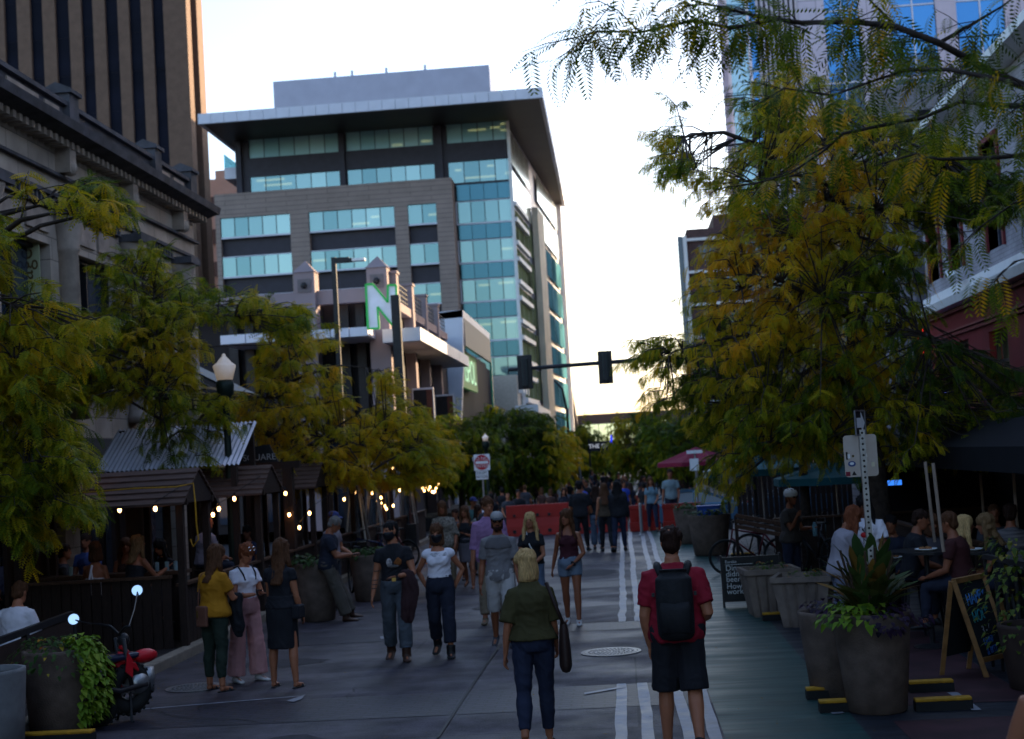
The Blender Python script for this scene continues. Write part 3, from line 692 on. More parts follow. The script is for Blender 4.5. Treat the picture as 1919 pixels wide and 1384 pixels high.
for yy, labm in ((YN+3.2, 'a'), (YN+10.5, 'b')):     # poster cases under the canopy
    mb = MB(); mb.box(XS+.1, XS+1.0, yy-.05, yy+.05, 2.6, 5.6); pc = mb.build('poster_case', M_whitemetal, nb, world=True)
    mb = MB(); mb.box(XS+.14, XS+.96, yy-.065, yy-.052, 2.68, 5.52); mb.build('poster', M_dkvoid, pc, world=True)
    mb = MB(); mb.box(XS+.7, XS+.95, yy-.075, yy-.067, 2.7, 5.5); mb.build('rust_stripe', mat('rust_red', (.10, .03, .02), .6, var=.2), pc, world=True)
    mb = MB(); mb.torus((XS+.5, yy-.08, 3.7), .16, .04, (0, 1, 0)); mb.build('round_emblem', mat('teal_ink', (.03, .12, .14), .6, var=.1), pc, world=True)
# slanted white portal with the green lit sign
ya, yb_ = YN+20.0, YN+36.0
zt = P(868, 580, ya).z
XP = P(868, 600, ya).x
mb = MB()
mb.prism([(XS-1.5, ya, zt-.15), (XP, ya, zt), (XP-.15, ya, zt-3.2), (XS-.2, ya, 0), (XS-1.5, ya, 0)], (0, .5, 0))
mb.prism([(XS-1.5, ya, zt-.45), (XP, ya, zt-.4), (XP, ya, zt), (XS-1.5, ya, zt-.05)], (0, yb_-ya, 0))
mb.build('portal', M_whitemetal, nb, world=True)
mb = MB(); mb.box(XP-.16, XP, ya+.5, yb_, zt-1.9, zt-.41); mb.build('portal_header', mat('grey_violet_panel', (.075, .08, .11), .5, var=.05), nb, world=True)
M_green_lit = emis('green_sign_glow', (.004, .14, .025), .08); M_neon = emis('green_neon', (.01, .26, .05), .12)
mb = MB(); mb.box(XP-.7, XP-.55, ya+1.0, ya+11.5, zt-4.0, zt-1.95); sg = mb.build('lit_sign', M_green_lit, nb, world=True)
text('AMSPOL', 2.0, frame((XP-.53, ya+6.0, zt-3.0), (0, 1, 0), (0, 0, 1)), emis('sign_white_glow', (.5, .9, .6), .16), sg, squeeze=1.25)
mb = MB(); mb.box(XP-.1, XP+.02, yb_-.25, yb_, 0, zt-1.9); mb.build('portal_edge', mat('green_edge', (.02, .3, .18), .4, var=.1), nb, world=True)
# the big outlined letter
ln = thing('letter_sign', 'large white letter N sign outlined in green neon on the corner pylon', 'sign', (P(714, 575, 55).x, 55, P(714, 615, 55).z))
def npoly(i=0.0):
    pts = [(686, 533), (699, 532), (727, 566), (727, 534), (743, 534), (744, 612), (738, 612), (708, 575), (711, 615), (690, 616)]
    q = [P(x, y, 55.0) for x, y in pts]; return q
q = npoly(); c = sum(q, Vector())/len(q)
mb = MB(); mb.prism([(p.x, 55.0, p.z) for p in q], (0, .12, 0)); mb.build('letter_face', mat('sign_white', (.62, .64, .74), .4, var=.12, scale=2, emit=(.6, .68, .9), estr=.04), ln, world=True)
mb = MB()
for a, b in zip(q, q[1:]+q[:1]): mb.bar((a.x, 54.95, a.z), (b.x, 54.95, b.z), .075, .075)
mb.build('neon_outline', M_neon, ln, world=True)
mb = MB(); mb.box(P(733, 560, 54.6).x, P(749, 560, 54.6).x, 54.45, 54.75, -.4, P(740, 553, 54.6).z); mb.build('support_post', M_black, ln, world=True)

# ---------------------------------------------------------------- red fronted shop further along
t = thing('red_shop', 'small sunlit shop with white canopy and red wall beyond the green sign', 'shop', (-8, 108, 0))
mb = MB(); mb.box(-20, -7.4, 106, 125, 0, 8.5); mb.build('wall', mat('cream_wall', (.5, .42, .34), .7, var=.1), t, world=True)
mb = MB(); mb.box(-7.38, -7.2, 106.2, 112, .3, 5.2); mb.build('red_front', M_red, t, world=True)
mb = MB(); mb.box(-7.6, -5.9, 105.5, 124, 5.6, 6.2); mb.build('canopy', M_white, t, world=True)
for y in (107, 110, 113): mb = MB(); mb.box(-7.38, -7.0, y, y+1.2, 7.2, 9.6); mb.build('roof_fin', M_white, t, world=True)

# ---------------------------------------------------------------- skybridge and far end of the street
t = thing('sky_bridge', 'dark footbridge with a long bright window crossing the far end of the street', 'footbridge', (0, 160, 0))
M_bridge = mat('bridge_cladding', (.10, .09, .10), .7, var=.1)
mb = MB(); mb.box(-9, 30, 160, 164, 5.55, 6.6); mb.box(-9, 30, 160, 164, 2.75, 3.25); mb.box(-9, -4.3, 160, 164, 3.25, 5.55); mb.box(5.2, 30, 160, 164, 3.25, 5.55); mb.build('deck', M_bridge, t, world=True)
for x in [-4.3+1.9*i/2 for i in range(11)]:
    mb = MB(); mb.box(x-.03, x+.03, 160.2, 160.3, 3.25, 5.55); mb.build('mullion', M_dkmetal, t, world=True)
mb = MB()
for i in range(10):
    a = -4.3+.95*i; mb.quad((a+.03, 160.25, 3.25), (a+.92, 160.25, 3.25), (a+.92, 160.25, 5.55), (a+.03, 160.25, 5.55))
mb.build('window', glassmat('bridge_glass', (.6, .8, .75), (.7, .85, .8), see=.75), t, world=True)
t = thing('stair_tower', 'narrow dark stair tower at the near end of the footbridge', 'tower', (-6.3, 158, 0))
mb = MB(); mb.box(-8.5, -5.0, 156, 159.9, 0, 5.6); mb.prism([(-5.0, 157, 0), (-4.6, 157, 0), (-4.6, 157, 5.6), (-5.0, 157, 9.5)], (0, 2, 0)); mb.build('wall', M_bridge, t, world=True)
t = thing('banner_sign', 'dark banner sign lettered THE GROVE spanning the street', 'sign', (-1.5, 98, 0))
x0, x1, z0, z1 = rectY(1104, 826, 1162, 844, 98)
mb = MB(); mb.box(x0, x1, 98, 98.1, z0, z1); mb.build('board', M_dkvoid, t, world=True)
text('THE GROVE', .40, frame(((x0+x1)/2, 97.95, (z0+z1)/2), (1, 0, 0), (0, 0, 1)), mat('sign_letter_grey', (.6, .6, .62), .5, var=0, emit=(.6, .6, .65), estr=.15), t)
mb = MB(); c = ((x0+x1)/2+.5, (z0+z1)/2+.2); mb.prism([(c[0]-.12, 97.9, c[1]-.3), (c[0]+.12, 97.9, c[1]-.3), (c[0]+.06, 97.9, c[1]+.5), (c[0]-.06, 97.9, c[1]+.5)], (0, .03, 0)); mb.build('blue_marker', mat('blue_flag', (.03, .06, .7), .4, var=0, emit=(.02, .04, 1), estr=.3), t, world=True)
for x in (x0, x1): mb = MB(); mb.tube([(x, 98.05, -.5), (x, 98.05, z1+.2)], .06); mb.build('post', M_dkmetal, t, world=True)

# ---------------------------------------------------------------- right hand side
M_redw = mat('crimson_stucco', (.15, .010, .013), .75, var=.12, scale=2, bump=.15)
M_whbr = brickmat('whitewashed_brick', (.42, .39, .42), (.36, .33, .36), (.28, .26, .28), .24, .08, .008, .8, 'YZ', .3)
M_redtrim = mat('crimson_trim', (.16, .02, .025), .6, var=.1)
rb = thing('red_restaurant', 'crimson and whitewashed brick restaurant behind the tree with arched window hood', 'building', (7.5, 24, 0))
XR = 7.0; y0, y1 = 6.0, 32.6
ops = [(y-y0, y-y0+1.05, 5.75, 7.7) for y in (8, 11, 14, 17, 20, 23.0, 26.0, 29.0, 31.0)]
mb = MB(); facade(mb, (XR, y0, 5.0), (0, 1, 0), y1-y0, 5.05, 8.7, ops, .2, (-1, 0, 0)); mb.quad((XR, y1, 5.05), (25, y1, 5.05), (25, y1, 8.7), (XR, y1, 8.7)); mb.quad((XR, y0, 5.05), (25, y0, 5.05), (25, y0, 8.7), (XR, y0, 8.7)); mb.quad((XR, y0, 8.69), (XR, y1, 8.69), (25, y1, 8.69), (25, y0, 8.69)); mb.build('upper_wall', M_whbr, rb, world=True)
for a, b, c, d in ops:
    ya, yb_ = y0+a, y0+b
    mb = MB(); mb.quad((XR+.18, ya, c), (XR+.18, yb_, c), (XR+.18, yb_, d), (XR+.18, ya, d)); wn = mb.build('window', M_oldglass, rb, world=True)
    mb = MB(); mb.box(XR-.05, XR+.17, ya-.1, ya, c-.02, d+.1); mb.box(XR-.05, XR+.17, yb_, yb_+.1, c-.02, d+.1); mb.box(XR+.1, XR+.17, (ya+yb_)/2-.03, (ya+yb_)/2+.03, c, d); mb.box(XR-.06, XR+.16, ya, yb_, d, d+.1); mb.build('frame', M_redtrim, wn, world=True)
ops2 = [(y-y0, y-y0+1.3, 3.15, 4.3) for y in (20.2, 22.4, 26.3, 29.2)]
mb = MB(); facade(mb, (XR, y0, 0), (0, 1, 0), y1-y0, 0, 5.05, ops2+[(y-y0, y-y0+2.2, .2, 2.6) for y in (9, 13, 17, 21, 25, 29)], .25, (-1, 0, 0)); mb.quad((XR, y1, 0), (25, y1, 0), (25, y1, 5.05), (XR, y1, 5.05)); mb.quad((XR, y0, 0), (25, y0, 0), (25, y0, 5.05), (XR, y0, 5.05)); mb.build('lower_wall', M_redw, rb, world=True)
M_lampglow = emis('indoor_lamp', (1, .8, .45), 5)
for a, b, c, d in ops2:
    ya, yb_ = y0+a, y0+b
    mb = MB(); mb.quad((XR+.23, ya, c), (XR+.23, yb_, c), (XR+.23, yb_, d), (XR+.23, ya, d)); wn = mb.build('window', glassmat('dim_shop_glass', (.02, .02, .025), (.03, .03, .04), see=.5, metal=.2), rb, world=True)
    mb = MB()
    for i in range(4): y = ya+(yb_-ya)*i/3; mb.box(XR+.12, XR+.2, y-.03, y+.03, c, d)
    for z in (c+.03, (c+d)/2, d-.03): mb.box(XR+.12, XR+.19, ya, yb_, z-.03, z+.03)
    mb.build('frame', M_black, wn, world=True)
    for j in range(5):
        mb = MB(); mb.ball((XR+.45, ya+.25+.2*j, c+.25+.18*((j*7) % 4)), .05); mb.build('indoor_lamp', M_lampglow, wn, world=True)
    mb = MB(); mb.box(XR+.7, XR+.74, ya-.3, yb_+.3, c-.3, d+.3); mb.build('inner_wall', M_dkvoid, wn, world=True)
for y in (9, 13, 17, 21, 25, 29):
    mb = MB(); mb.quad((XR+.23, y, .2), (XR+.23, y+2.2, .2), (XR+.23, y+2.2, 2.6), (XR+.23, y, 2.6)); mb.build('shop_window', M_oldglass, rb, world=True)
mb = MB(); mb.prism([(XR, y0, 4.98), (XR-.28, y0, 5.0), (XR-.32, y0, 5.16), (XR-.12, y0, 5.2), (XR-.1, y0, 5.42), (XR, y0, 5.42)], (0, y1-y0, 0)); mb.build('white_band', M_white, rb, world=True)
mb = MB(); mb.box(XR-.09, XR-.002, y0, y1, 4.9, 4.97); mb.box(XR-.06, XR-.002, y0, y1, 4.44, 4.5); mb.box(XR-.1, XR-.002, y0, y1, 4.52, 4.56); mb.build('red_moulding', M_redtrim, rb, world=True)
mb = MB(); mb.prism([(XR, y0, 8.65), (XR-.45, y0, 8.7), (XR-.45, y0, 8.86), (XR, y0, 8.95)], (0, y1-y0+.3, 0)); mb.build('eave', M_white, rb, world=True)
mb = MB(); mb.torus((XR-.1, 21.0, 4.35), .55, .05, (1, 0, 0)); mb.build('window_hood', M_chrome, rb, world=True)
mb = MB(); z_ = PX(1785, 517, XR-.35); mb.ball((XR-.35, z_.y, z_.z), (.1, .35, .1)); mb.tube([(XR-.35, z_.y+.3, z_.z+.02), (XR-.35, z_.y+.45, z_.z+.16)], .035); mb.build('bird_ornament', M_white, rb, world=True, smooth=True)
ns = thing('neon_sign', 'small glowing red vertical neon sign on the corner of the crimson restaurant', 'neon sign', (6.8, 32.6, 3))
M_rneon = emis('red_neon', (1, .03, .02), .5)
mb = MB(); q = P(1726, 640, 32.7); mb.box(q.x-.14, q.x+.14, 32.78, 32.84, q.z-.62, q.z+.3); mb.build('backing', M_black, ns, world=True)
for dx, dy in ((-.05, .2), (.05, .24), (-.05, .08), (.05, -.02), (-.04, -.2), (.05, -.2), (.04, -.36)):
    mb = MB(); mb.bar((q.x+dx, 32.74, q.z+dy-.05), (q.x+dx, 32.74, q.z+dy+.05), .03, .03); mb.build('neon_tube', M_rneon, ns, world=True)
bs = thing('blue_neon_sign', 'small glowing blue boat shaped neon sign in the dark under the tree', 'neon sign', (6.8, 30, 3))
q = P(1767, 733, 30); M_bneon = emis('blue_neon', (.12, .16, 1), 3)
mb = MB(); mb.tube([(q.x-.11, 30, q.z+.03), (q.x-.06, 30, q.z-.03), (q.x+.02, 30, q.z-.05), (q.x+.09, 30, q.z-.01), (q.x+.11, 30, q.z+.05)], .018); mb.tube([(q.x-.07, 30, q.z+.02), (q.x+.06, 30, q.z+.02)], .014); mb.tube([(q.x+.07, 30, q.z+.02), (q.x+.09, 30, q.z+.1)], .014); mb.build('neon_tube', M_bneon, bs, world=True)

# grey gabled building behind it
gb = thing('grey_gabled_building', 'grey sided building with shingled roof behind the crimson restaurant', 'building', (8, 36, 0))
M_siding = brickmat('grey_siding', (.16, .15, .175), (.15, .14, .165), (.07, .065, .08), 9, .22, .02, .7, 'XZ', .4)
M_shingle = brickmat('grey_shingles', (.12, .105, .10), (.15, .13, .12), (.06, .05, .05), .5, .2, .02, .85, 'XZ', .4)
zr = P(1600, 165, 44).z
mb = MB(); mb.box(7.05, 40, 34, 46, 0, P(1600, 215, 34).z); mb.build('wall', M_siding, gb, world=True)
ze = P(1600, 215, 33.6).z
mb = MB(); mb.add([(7.3, 33.6, ze), (41, 33.6, ze), (41, 44, zr), (7.3+1.0, 44, zr), (7.3, 46.5, ze), (41, 46.5, ze)], [(0, 1, 2, 3), (0, 3, 4), (3, 2, 5, 4)]); mb.build('roof', M_shingle, gb, world=True)

# grey panel tower with blue windows
gt = thing('grey_tower', 'grey panelled high rise with blue window columns and finned corner', 'tower', (20, 130, 0))
M_gpan = brickmat('grey_panels', (.56, .50, .58), (.52, .47, .55), (.25, .22, .26), 4.5, 3.5, .03, .6, 'XZ', .2, wear=.06)
M_blue = glassmat('blue_glass', (.05, .18, .40), (.08, .26, .52), metal=.7, rough=.06)
YT = 130.0
tx0 = P(1412, 150, YT).x
cols = [(P(a, 80, YT).x, P(b, 80, YT).x) for a, b in ((1549, 1613), (1672, 1758), (1797, 1888))]
cols += [(cols[2][0]+7*k, cols[2][1]+7*k) for k in (1, 2, 3)]
xa = P(1500, 80, YT).x
mb = MB(); facade(mb, (xa, YT, 0), (1, 0, 0), 40, 0, 75, [(a-xa, b-xa, 3, 74) for a, b in cols], .35, (0, -1, 0)); mb.quad((tx0+.6, YT+.3, 0), (tx0+.6, YT+32, 0), (tx0+.6, YT+32, 75), (tx0+.6, YT+.3, 75)); mb.quad((xa+40, YT, 0), (xa+40, YT+32, 0), (xa+40, YT+32, 75), (xa+40, YT, 75)); mb.quad((tx0, YT+32, 0), (xa+40, YT+32, 0), (xa+40, YT+32, 75), (tx0, YT+32, 75)); mb.quad((tx0, YT, 75), (xa+40, YT, 75), (xa+40, YT+32, 75), (tx0, YT+32, 75)); mb.build('wall', M_gpan, gt, world=True)
zref = P(1700, 8, YT).z
for a, b in cols:
    mb = MB(); z = zref-6.6*6
    while z < 74:
        for i in range(2): mb.quad((a+(b-a)*i/2+.06, YT+.3, max(3, z)+.08), (a+(b-a)*(i+1)/2-.06, YT+.3, max(3, z)+.08), (a+(b-a)*(i+1)/2-.06, YT+.3, z+3.2), (a+(b-a)*i/2+.06, YT+.3, z+3.2))
        z += 3.3
    wn = mb.build('window', M_blue, gt, world=True)
    mb = MB(); mb.box((a+b)/2-.07, (a+b)/2+.07, YT+.2, YT+.33, 3, 74)
    z = zref-6.6*6
    while z < 74: mb.box(a, b, YT+.22, YT+.33, max(3, z)-.07, max(3, z)+.07); z += 6.6
    mb.build('mullion', M_whitemetal, wn, world=True)
M_fin = mat('grey_fin', (.50, .45, .50), .5, var=.1, scale=2)
mb = MB(); mb.box(tx0+.6, xa, YT+.5, YT+.8, 0, 75); mb.build('fin_backing', M_dkmetal, gt, world=True)
n = 9
for i in range(n):
    x = tx0+.75+(xa-tx0-.9)*i/(n-1); mb = MB(); mb.box(x-.12, x+.12, YT, YT+.6, 0, 75); mb.build('fin', M_fin, gt, world=True)
mb = MB()
for k in range(16): mb.quad((tx0, YT+.1, 4.5*k+.1), (tx0+.6, YT+.1, 4.5*k+.1), (tx0+.6, YT+.1, 4.5*k+4.4), (tx0, YT+.1, 4.5*k+4.4))
mb.build('corner_window', M_blue, gt, world=True)
mb = MB(); mb.quad((tx0-1.75, YT+2, 24), (tx0-.05, YT+2, 24), (tx0-.05, YT+2, 75), (tx0-1.75, YT+2, 75)); mb.build('glass_fin', glassmat('pale_glass_fin', (.45, .75, .85), (.5, .8, .9), see=.75), gt, world=True)
for yy in (8, 85, 178, 265, 345):
    c = P(1380, yy, YT)
    mb = MB()
    a0, a1, b0, b1 = Vector((c.x-1.05, YT-.3, c.z-.95)), Vector((c.x+.65, YT-.3, c.z-.95)), Vector((c.x-.6, YT+3.2, c.z+.95)), Vector((c.x+.95, YT+3.2, c.z+.95))
    for i in range(3): mb.bar(a0.lerp(a1, i/2), b0.lerp(b1, i/2), .12, .12)
    for i in range(6): mb.bar(a0.lerp(b0, i/5), a1.lerp(b1, i/5), .10, .10)
    mb.build('sunshade_rack', M_dkmetal, gt, world=True)

# brick mid-rise far off
bb_ = thing('brick_midrise', 'dark brick mid-rise with sunlit white floor bands far down the right side', 'building', (10, 130, 0))
M_dkbrick = brickmat('dark_brick', (.10, .055, .055), (.12, .07, .065), (.05, .04, .04), .5, .2, .02, .8, 'XZ', .2)
bx0 = P(1292, 520, 118).x; zt = P(1310, 428, 118).z
mb = MB(); mb.box(bx0, bx0+16, 118, 127, 0, zt); mb.box(bx0+2.3, bx0+16, 119, 127, zt, zt+1.2); mb.build('wall', M_dkbrick, bb_, world=True)
for k in range(6):
    z = zt-1.0-1.72*1.55*k
    if z < 3: break
    mb = MB(); mb.box(bx0-.05, bx0+3.0+(k % 3), 117.7, 118, z, z+.22); mb.build('floor_band', M_white, bb_, world=True)
    for j in range(4): mb = MB(); mb.box(bx0+.9+j*1.9, bx0+2.2+j*1.9, 117.95, 117.99, z-1.7, z-.4); mb.build('window', M_oldglass, bb_, world=True)
mb = MB(); mb.box(bx0-.35, bx0-.05, 117.6, 118.4, 3, zt-.6); mb.build('corner_post', M_white, bb_, world=True)
mb = MB(); mb.box(bx0-.75, bx0-.35, 118.2, 121, 3, zt-.5); mb.build('side_window', M_oldglass, bb_, world=True)
q = P(1332, 634, 116)
mb = MB(); mb.box(q.x-.9, q.x+.95, 116, 116.2, q.z-.55, q.z+.55); sg = mb.build('shop_sign', mat('sign_plum', (.06, .05, .07), .6, var=.1), bb_, world=True)
mb = MB(); mb.box(q.x-.75, q.x+.85, 115.95, 115.99, q.z-.42, q.z-.08); mb.build('red_strip', M_red, sg, world=True)
text('FUTURE', .42, frame((q.x-.05, 115.95, q.z+.2), (1, 0, 0), (0, 0, 1)), M_white, sg)

# low shops on the far right block (behind the trees)
t = thing('far_shops', 'low dark row of shops behind the right hand trees beyond the crossing', 'building', (8, 62, 0))
mb = MB(); mb.box(9.0, 30, 61, 117, -.5, 9.6); mb.build('wall', M_dkbrick, t, world=True)  # height set to keep the dark street trees in shade
for k in range(6):
    mb = MB(); mb.box(8.9, 8.99, 63+9*k, 69+9*k, .4, 3.2); mb.build('shop_window', M_oldglass, t, world=True)
# left block beyond the office block
t = thing('far_block', 'pale sunlit block at the far left end of the street beyond the office block', 'building', (-10, 165, 0))
mb = MB(); mb.box(-40, -8.6, 166, 210, 0, 14); mb.build('wall', mat('pale_stucco', (.42, .36, .33)), t, world=True)
for k in range(4): mb = MB(); mb.box(-8.6, -8.5, 169+9*k, 174+9*k, 3, 10); mb.build('window', M_oldglass, t, world=True)
# buildings the street must have outside the picture, they keep it in shade
for lab, bx in (('plain brick block beside the camera on the right side of the street', (7.0, 30, -30, 5.9, 12)), ('plain stone block beside the camera on the left side of the street', (-30, -10.5, -30, 7.9, 10.5)), ('brick block behind the grey gabled building', (25.2, 60, -30, 33.5, 16))):
    t = thing('street_block', lab, 'building', (bx[0], bx[2], 0))
    mb = MB(); mb.box(bx[0], bx[1], bx[2], bx[3], 0, bx[4]); mb.build('wall', M_dkbrick, t, world=True)
    mb = MB(); xx = bx[0]-.02 if bx[0] > 0 else bx[1]+.02
    y = bx[2]+2
    while y < bx[3]-2: mb.quad((xx, y, 4), (xx, y+1.4, 4), (xx, y+1.4, 7), (xx, y, 7)); y += 3.5
    mb.build('window', M_oldglass, t, world=True)
t = thing('office_tower', 'plain dark high rise out of the picture to the right that shades the street', 'tower', (45, 60, 0))
mb = MB(); mb.box(30, 60, 36, 86, 0, 48); mb.build('wall', M_dkbrick, t, world=True)  # unseen blocker, added to keep the low sun off the street
mb = MB()
for z in range(4, 46, 4): mb.quad((29.95, 38, z), (29.95, 84, z), (29.95, 84, z+2), (29.95, 38, z+2))
mb.build('window', M_oldglass, t, world=True)
# ================================================================ trees
def leafmat(name, ramp, trans=.35):
    m = bpy.data.materials.new(name); m.use_nodes = True
    n = m.node_tree.nodes; l = m.node_tree.links; b = n['Principled BSDF']; b.inputs['Roughness'].default_value = .5; b.inputs['Specular IOR Level'].default_value = .15
    at = n.new('ShaderNodeAttribute'); at.attribute_name = 'tint'
    cr = n.new('ShaderNodeValToRGB'); el = cr.color_ramp.elements
    el[0].position, el[0].color = ramp[0][0], (*ramp[0][1], 1); el[1].position, el[1].color = ramp[-1][0], (*ramp[-1][1], 1)
    for p, c in ramp[1:-1]: e = el.new(p); e.color = (*c, 1)
    l.new(at.outputs['Fac'], cr.inputs['Fac']); l.new(cr.outputs['Color'], b.inputs['Base Color'])
    tl = n.new('ShaderNodeBsdfTranslucent'); l.new(cr.outputs['Color'], tl.inputs['Color'])
    ms = n.new('ShaderNodeMixShader'); ms.inputs['Fac'].default_value = trans
    l.new(b.outputs[0], ms.inputs[1]); l.new(tl.outputs[0], ms.inputs[2]); l.new(ms.outputs[0], n['Material Output'].inputs['Surface'])
    return m
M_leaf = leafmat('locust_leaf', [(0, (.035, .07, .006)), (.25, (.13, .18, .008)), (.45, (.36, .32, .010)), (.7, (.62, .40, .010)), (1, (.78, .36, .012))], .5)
M_bark = mat('dark_bark', (.045, .032, .026), .85, var=.4, scale=12, bump=.5, bscale=30)
NR = np.random.default_rng(11)

def frond_template(pairs, droop, lw=.10, ll=.42):
    """unit frond along +X, hanging in -Z; leaflets are pointed quads folded a little"""
    vs = []
    for k in range(pairs):
        t = (k+.6)/(pairs+.2)
        px, pz = t*(1-.25*droop*t), -droop*t*t*.55
        tx, tz = 1-.5*droop*t, -1.1*droop*t; nn = math.hypot(tx, tz); tx, tz = tx/nn, tz/nn
        s = ll*(math.sin(math.pi*min(.98, .18+.78*t))**.6)*.55
        for sd in (1, -1):
            ax, ay, az = tx*.45, sd*.86, tz*.45-.22          # leaflet axis, out and slightly down
            ln = math.sqrt(ax*ax+ay*ay+az*az); ax, ay, az = ax/ln*s, ay/ln*s, az/ln*s
            wx, wz = tx*lw*.5, tz*lw*.5
            vs += [(px, 0, pz), (px+ax*.5-wx, ay*.5, pz+az*.5-wz), (px+ax, ay, pz+az), (px+ax*.5+wx, ay*.5, pz+az*.5+wz)]
    # thin rachis
    vs += [(0, 0, 0), (.5*(1-.12*droop), .006, -droop*.14), (1-.25*droop, 0, -droop*.55), (.5*(1-.12*droop), -.006, -droop*.14)]
    return np.array(vs)

def leaf_mesh(name, pos, dirs, size, tint, pairs=8, m=None, lw=.10):
    """pos (n,3), dirs (n,3) frond directions, size (n), tint (n)"""
    temps = [frond_template(pairs, d, lw) for d in (.35, .8, 1.25)]
    n = len(pos); k = len(temps[0])
    d = dirs/np.linalg.norm(dirs, axis=1, keepdims=True)
    up = np.tile(np.array([[0, 0, 1.0]]), (n, 1))+NR.normal(0, .25, (n, 3))
    y = np.cross(up, d); y /= np.linalg.norm(y, axis=1, keepdims=True)+1e-9
    z = np.cross(d, y)
    Mx = np.stack([d, y, z], axis=2)*size[:, None, None]
    which = NR.integers(0, len(temps), n)
    T = np.stack(temps)[which]
    V = np.einsum('nij,nkj->nki', Mx, T)+pos[:, None, :]
    V = V.reshape(-1, 3)
    nq = n*k//4
    me = bpy.data.meshes.new(name)
    me.vertices.add(len(V)); me.vertices.foreach_set('co', V.astype(np.float32).ravel())
    me.loops.add(nq*4); me.loops.foreach_set('vertex_index', np.arange(nq*4, dtype=np.int32))
    me.polygons.add(nq); me.polygons.foreach_set('loop_start', np.arange(0, nq*4, 4, dtype=np.int32)); me.polygons.foreach_set('loop_total', np.full(nq, 4, dtype=np.int32))
    me.update(calc_edges=True)
    at = me.attributes.new('tint', 'FLOAT', 'POINT')
    tv = np.repeat(tint, k)+np.repeat(NR.normal(0, .05, nq), 4)
    at.data.foreach_set('value', np.clip(tv, 0, 1).astype(np.float32))
    me.materials.append(m or M_leaf)
    return me

def inpoly(x, y, poly):
    c = False; j = len(poly)-1
    for i in range(len(poly)):
        if (poly[i][1] > y) != (poly[j][1] > y) and x < (poly[j][0]-poly[i][0])*(y-poly[i][1])/(poly[j][1]-poly[i][1])+poly[i][0]: c = not c
        j = i
    return c

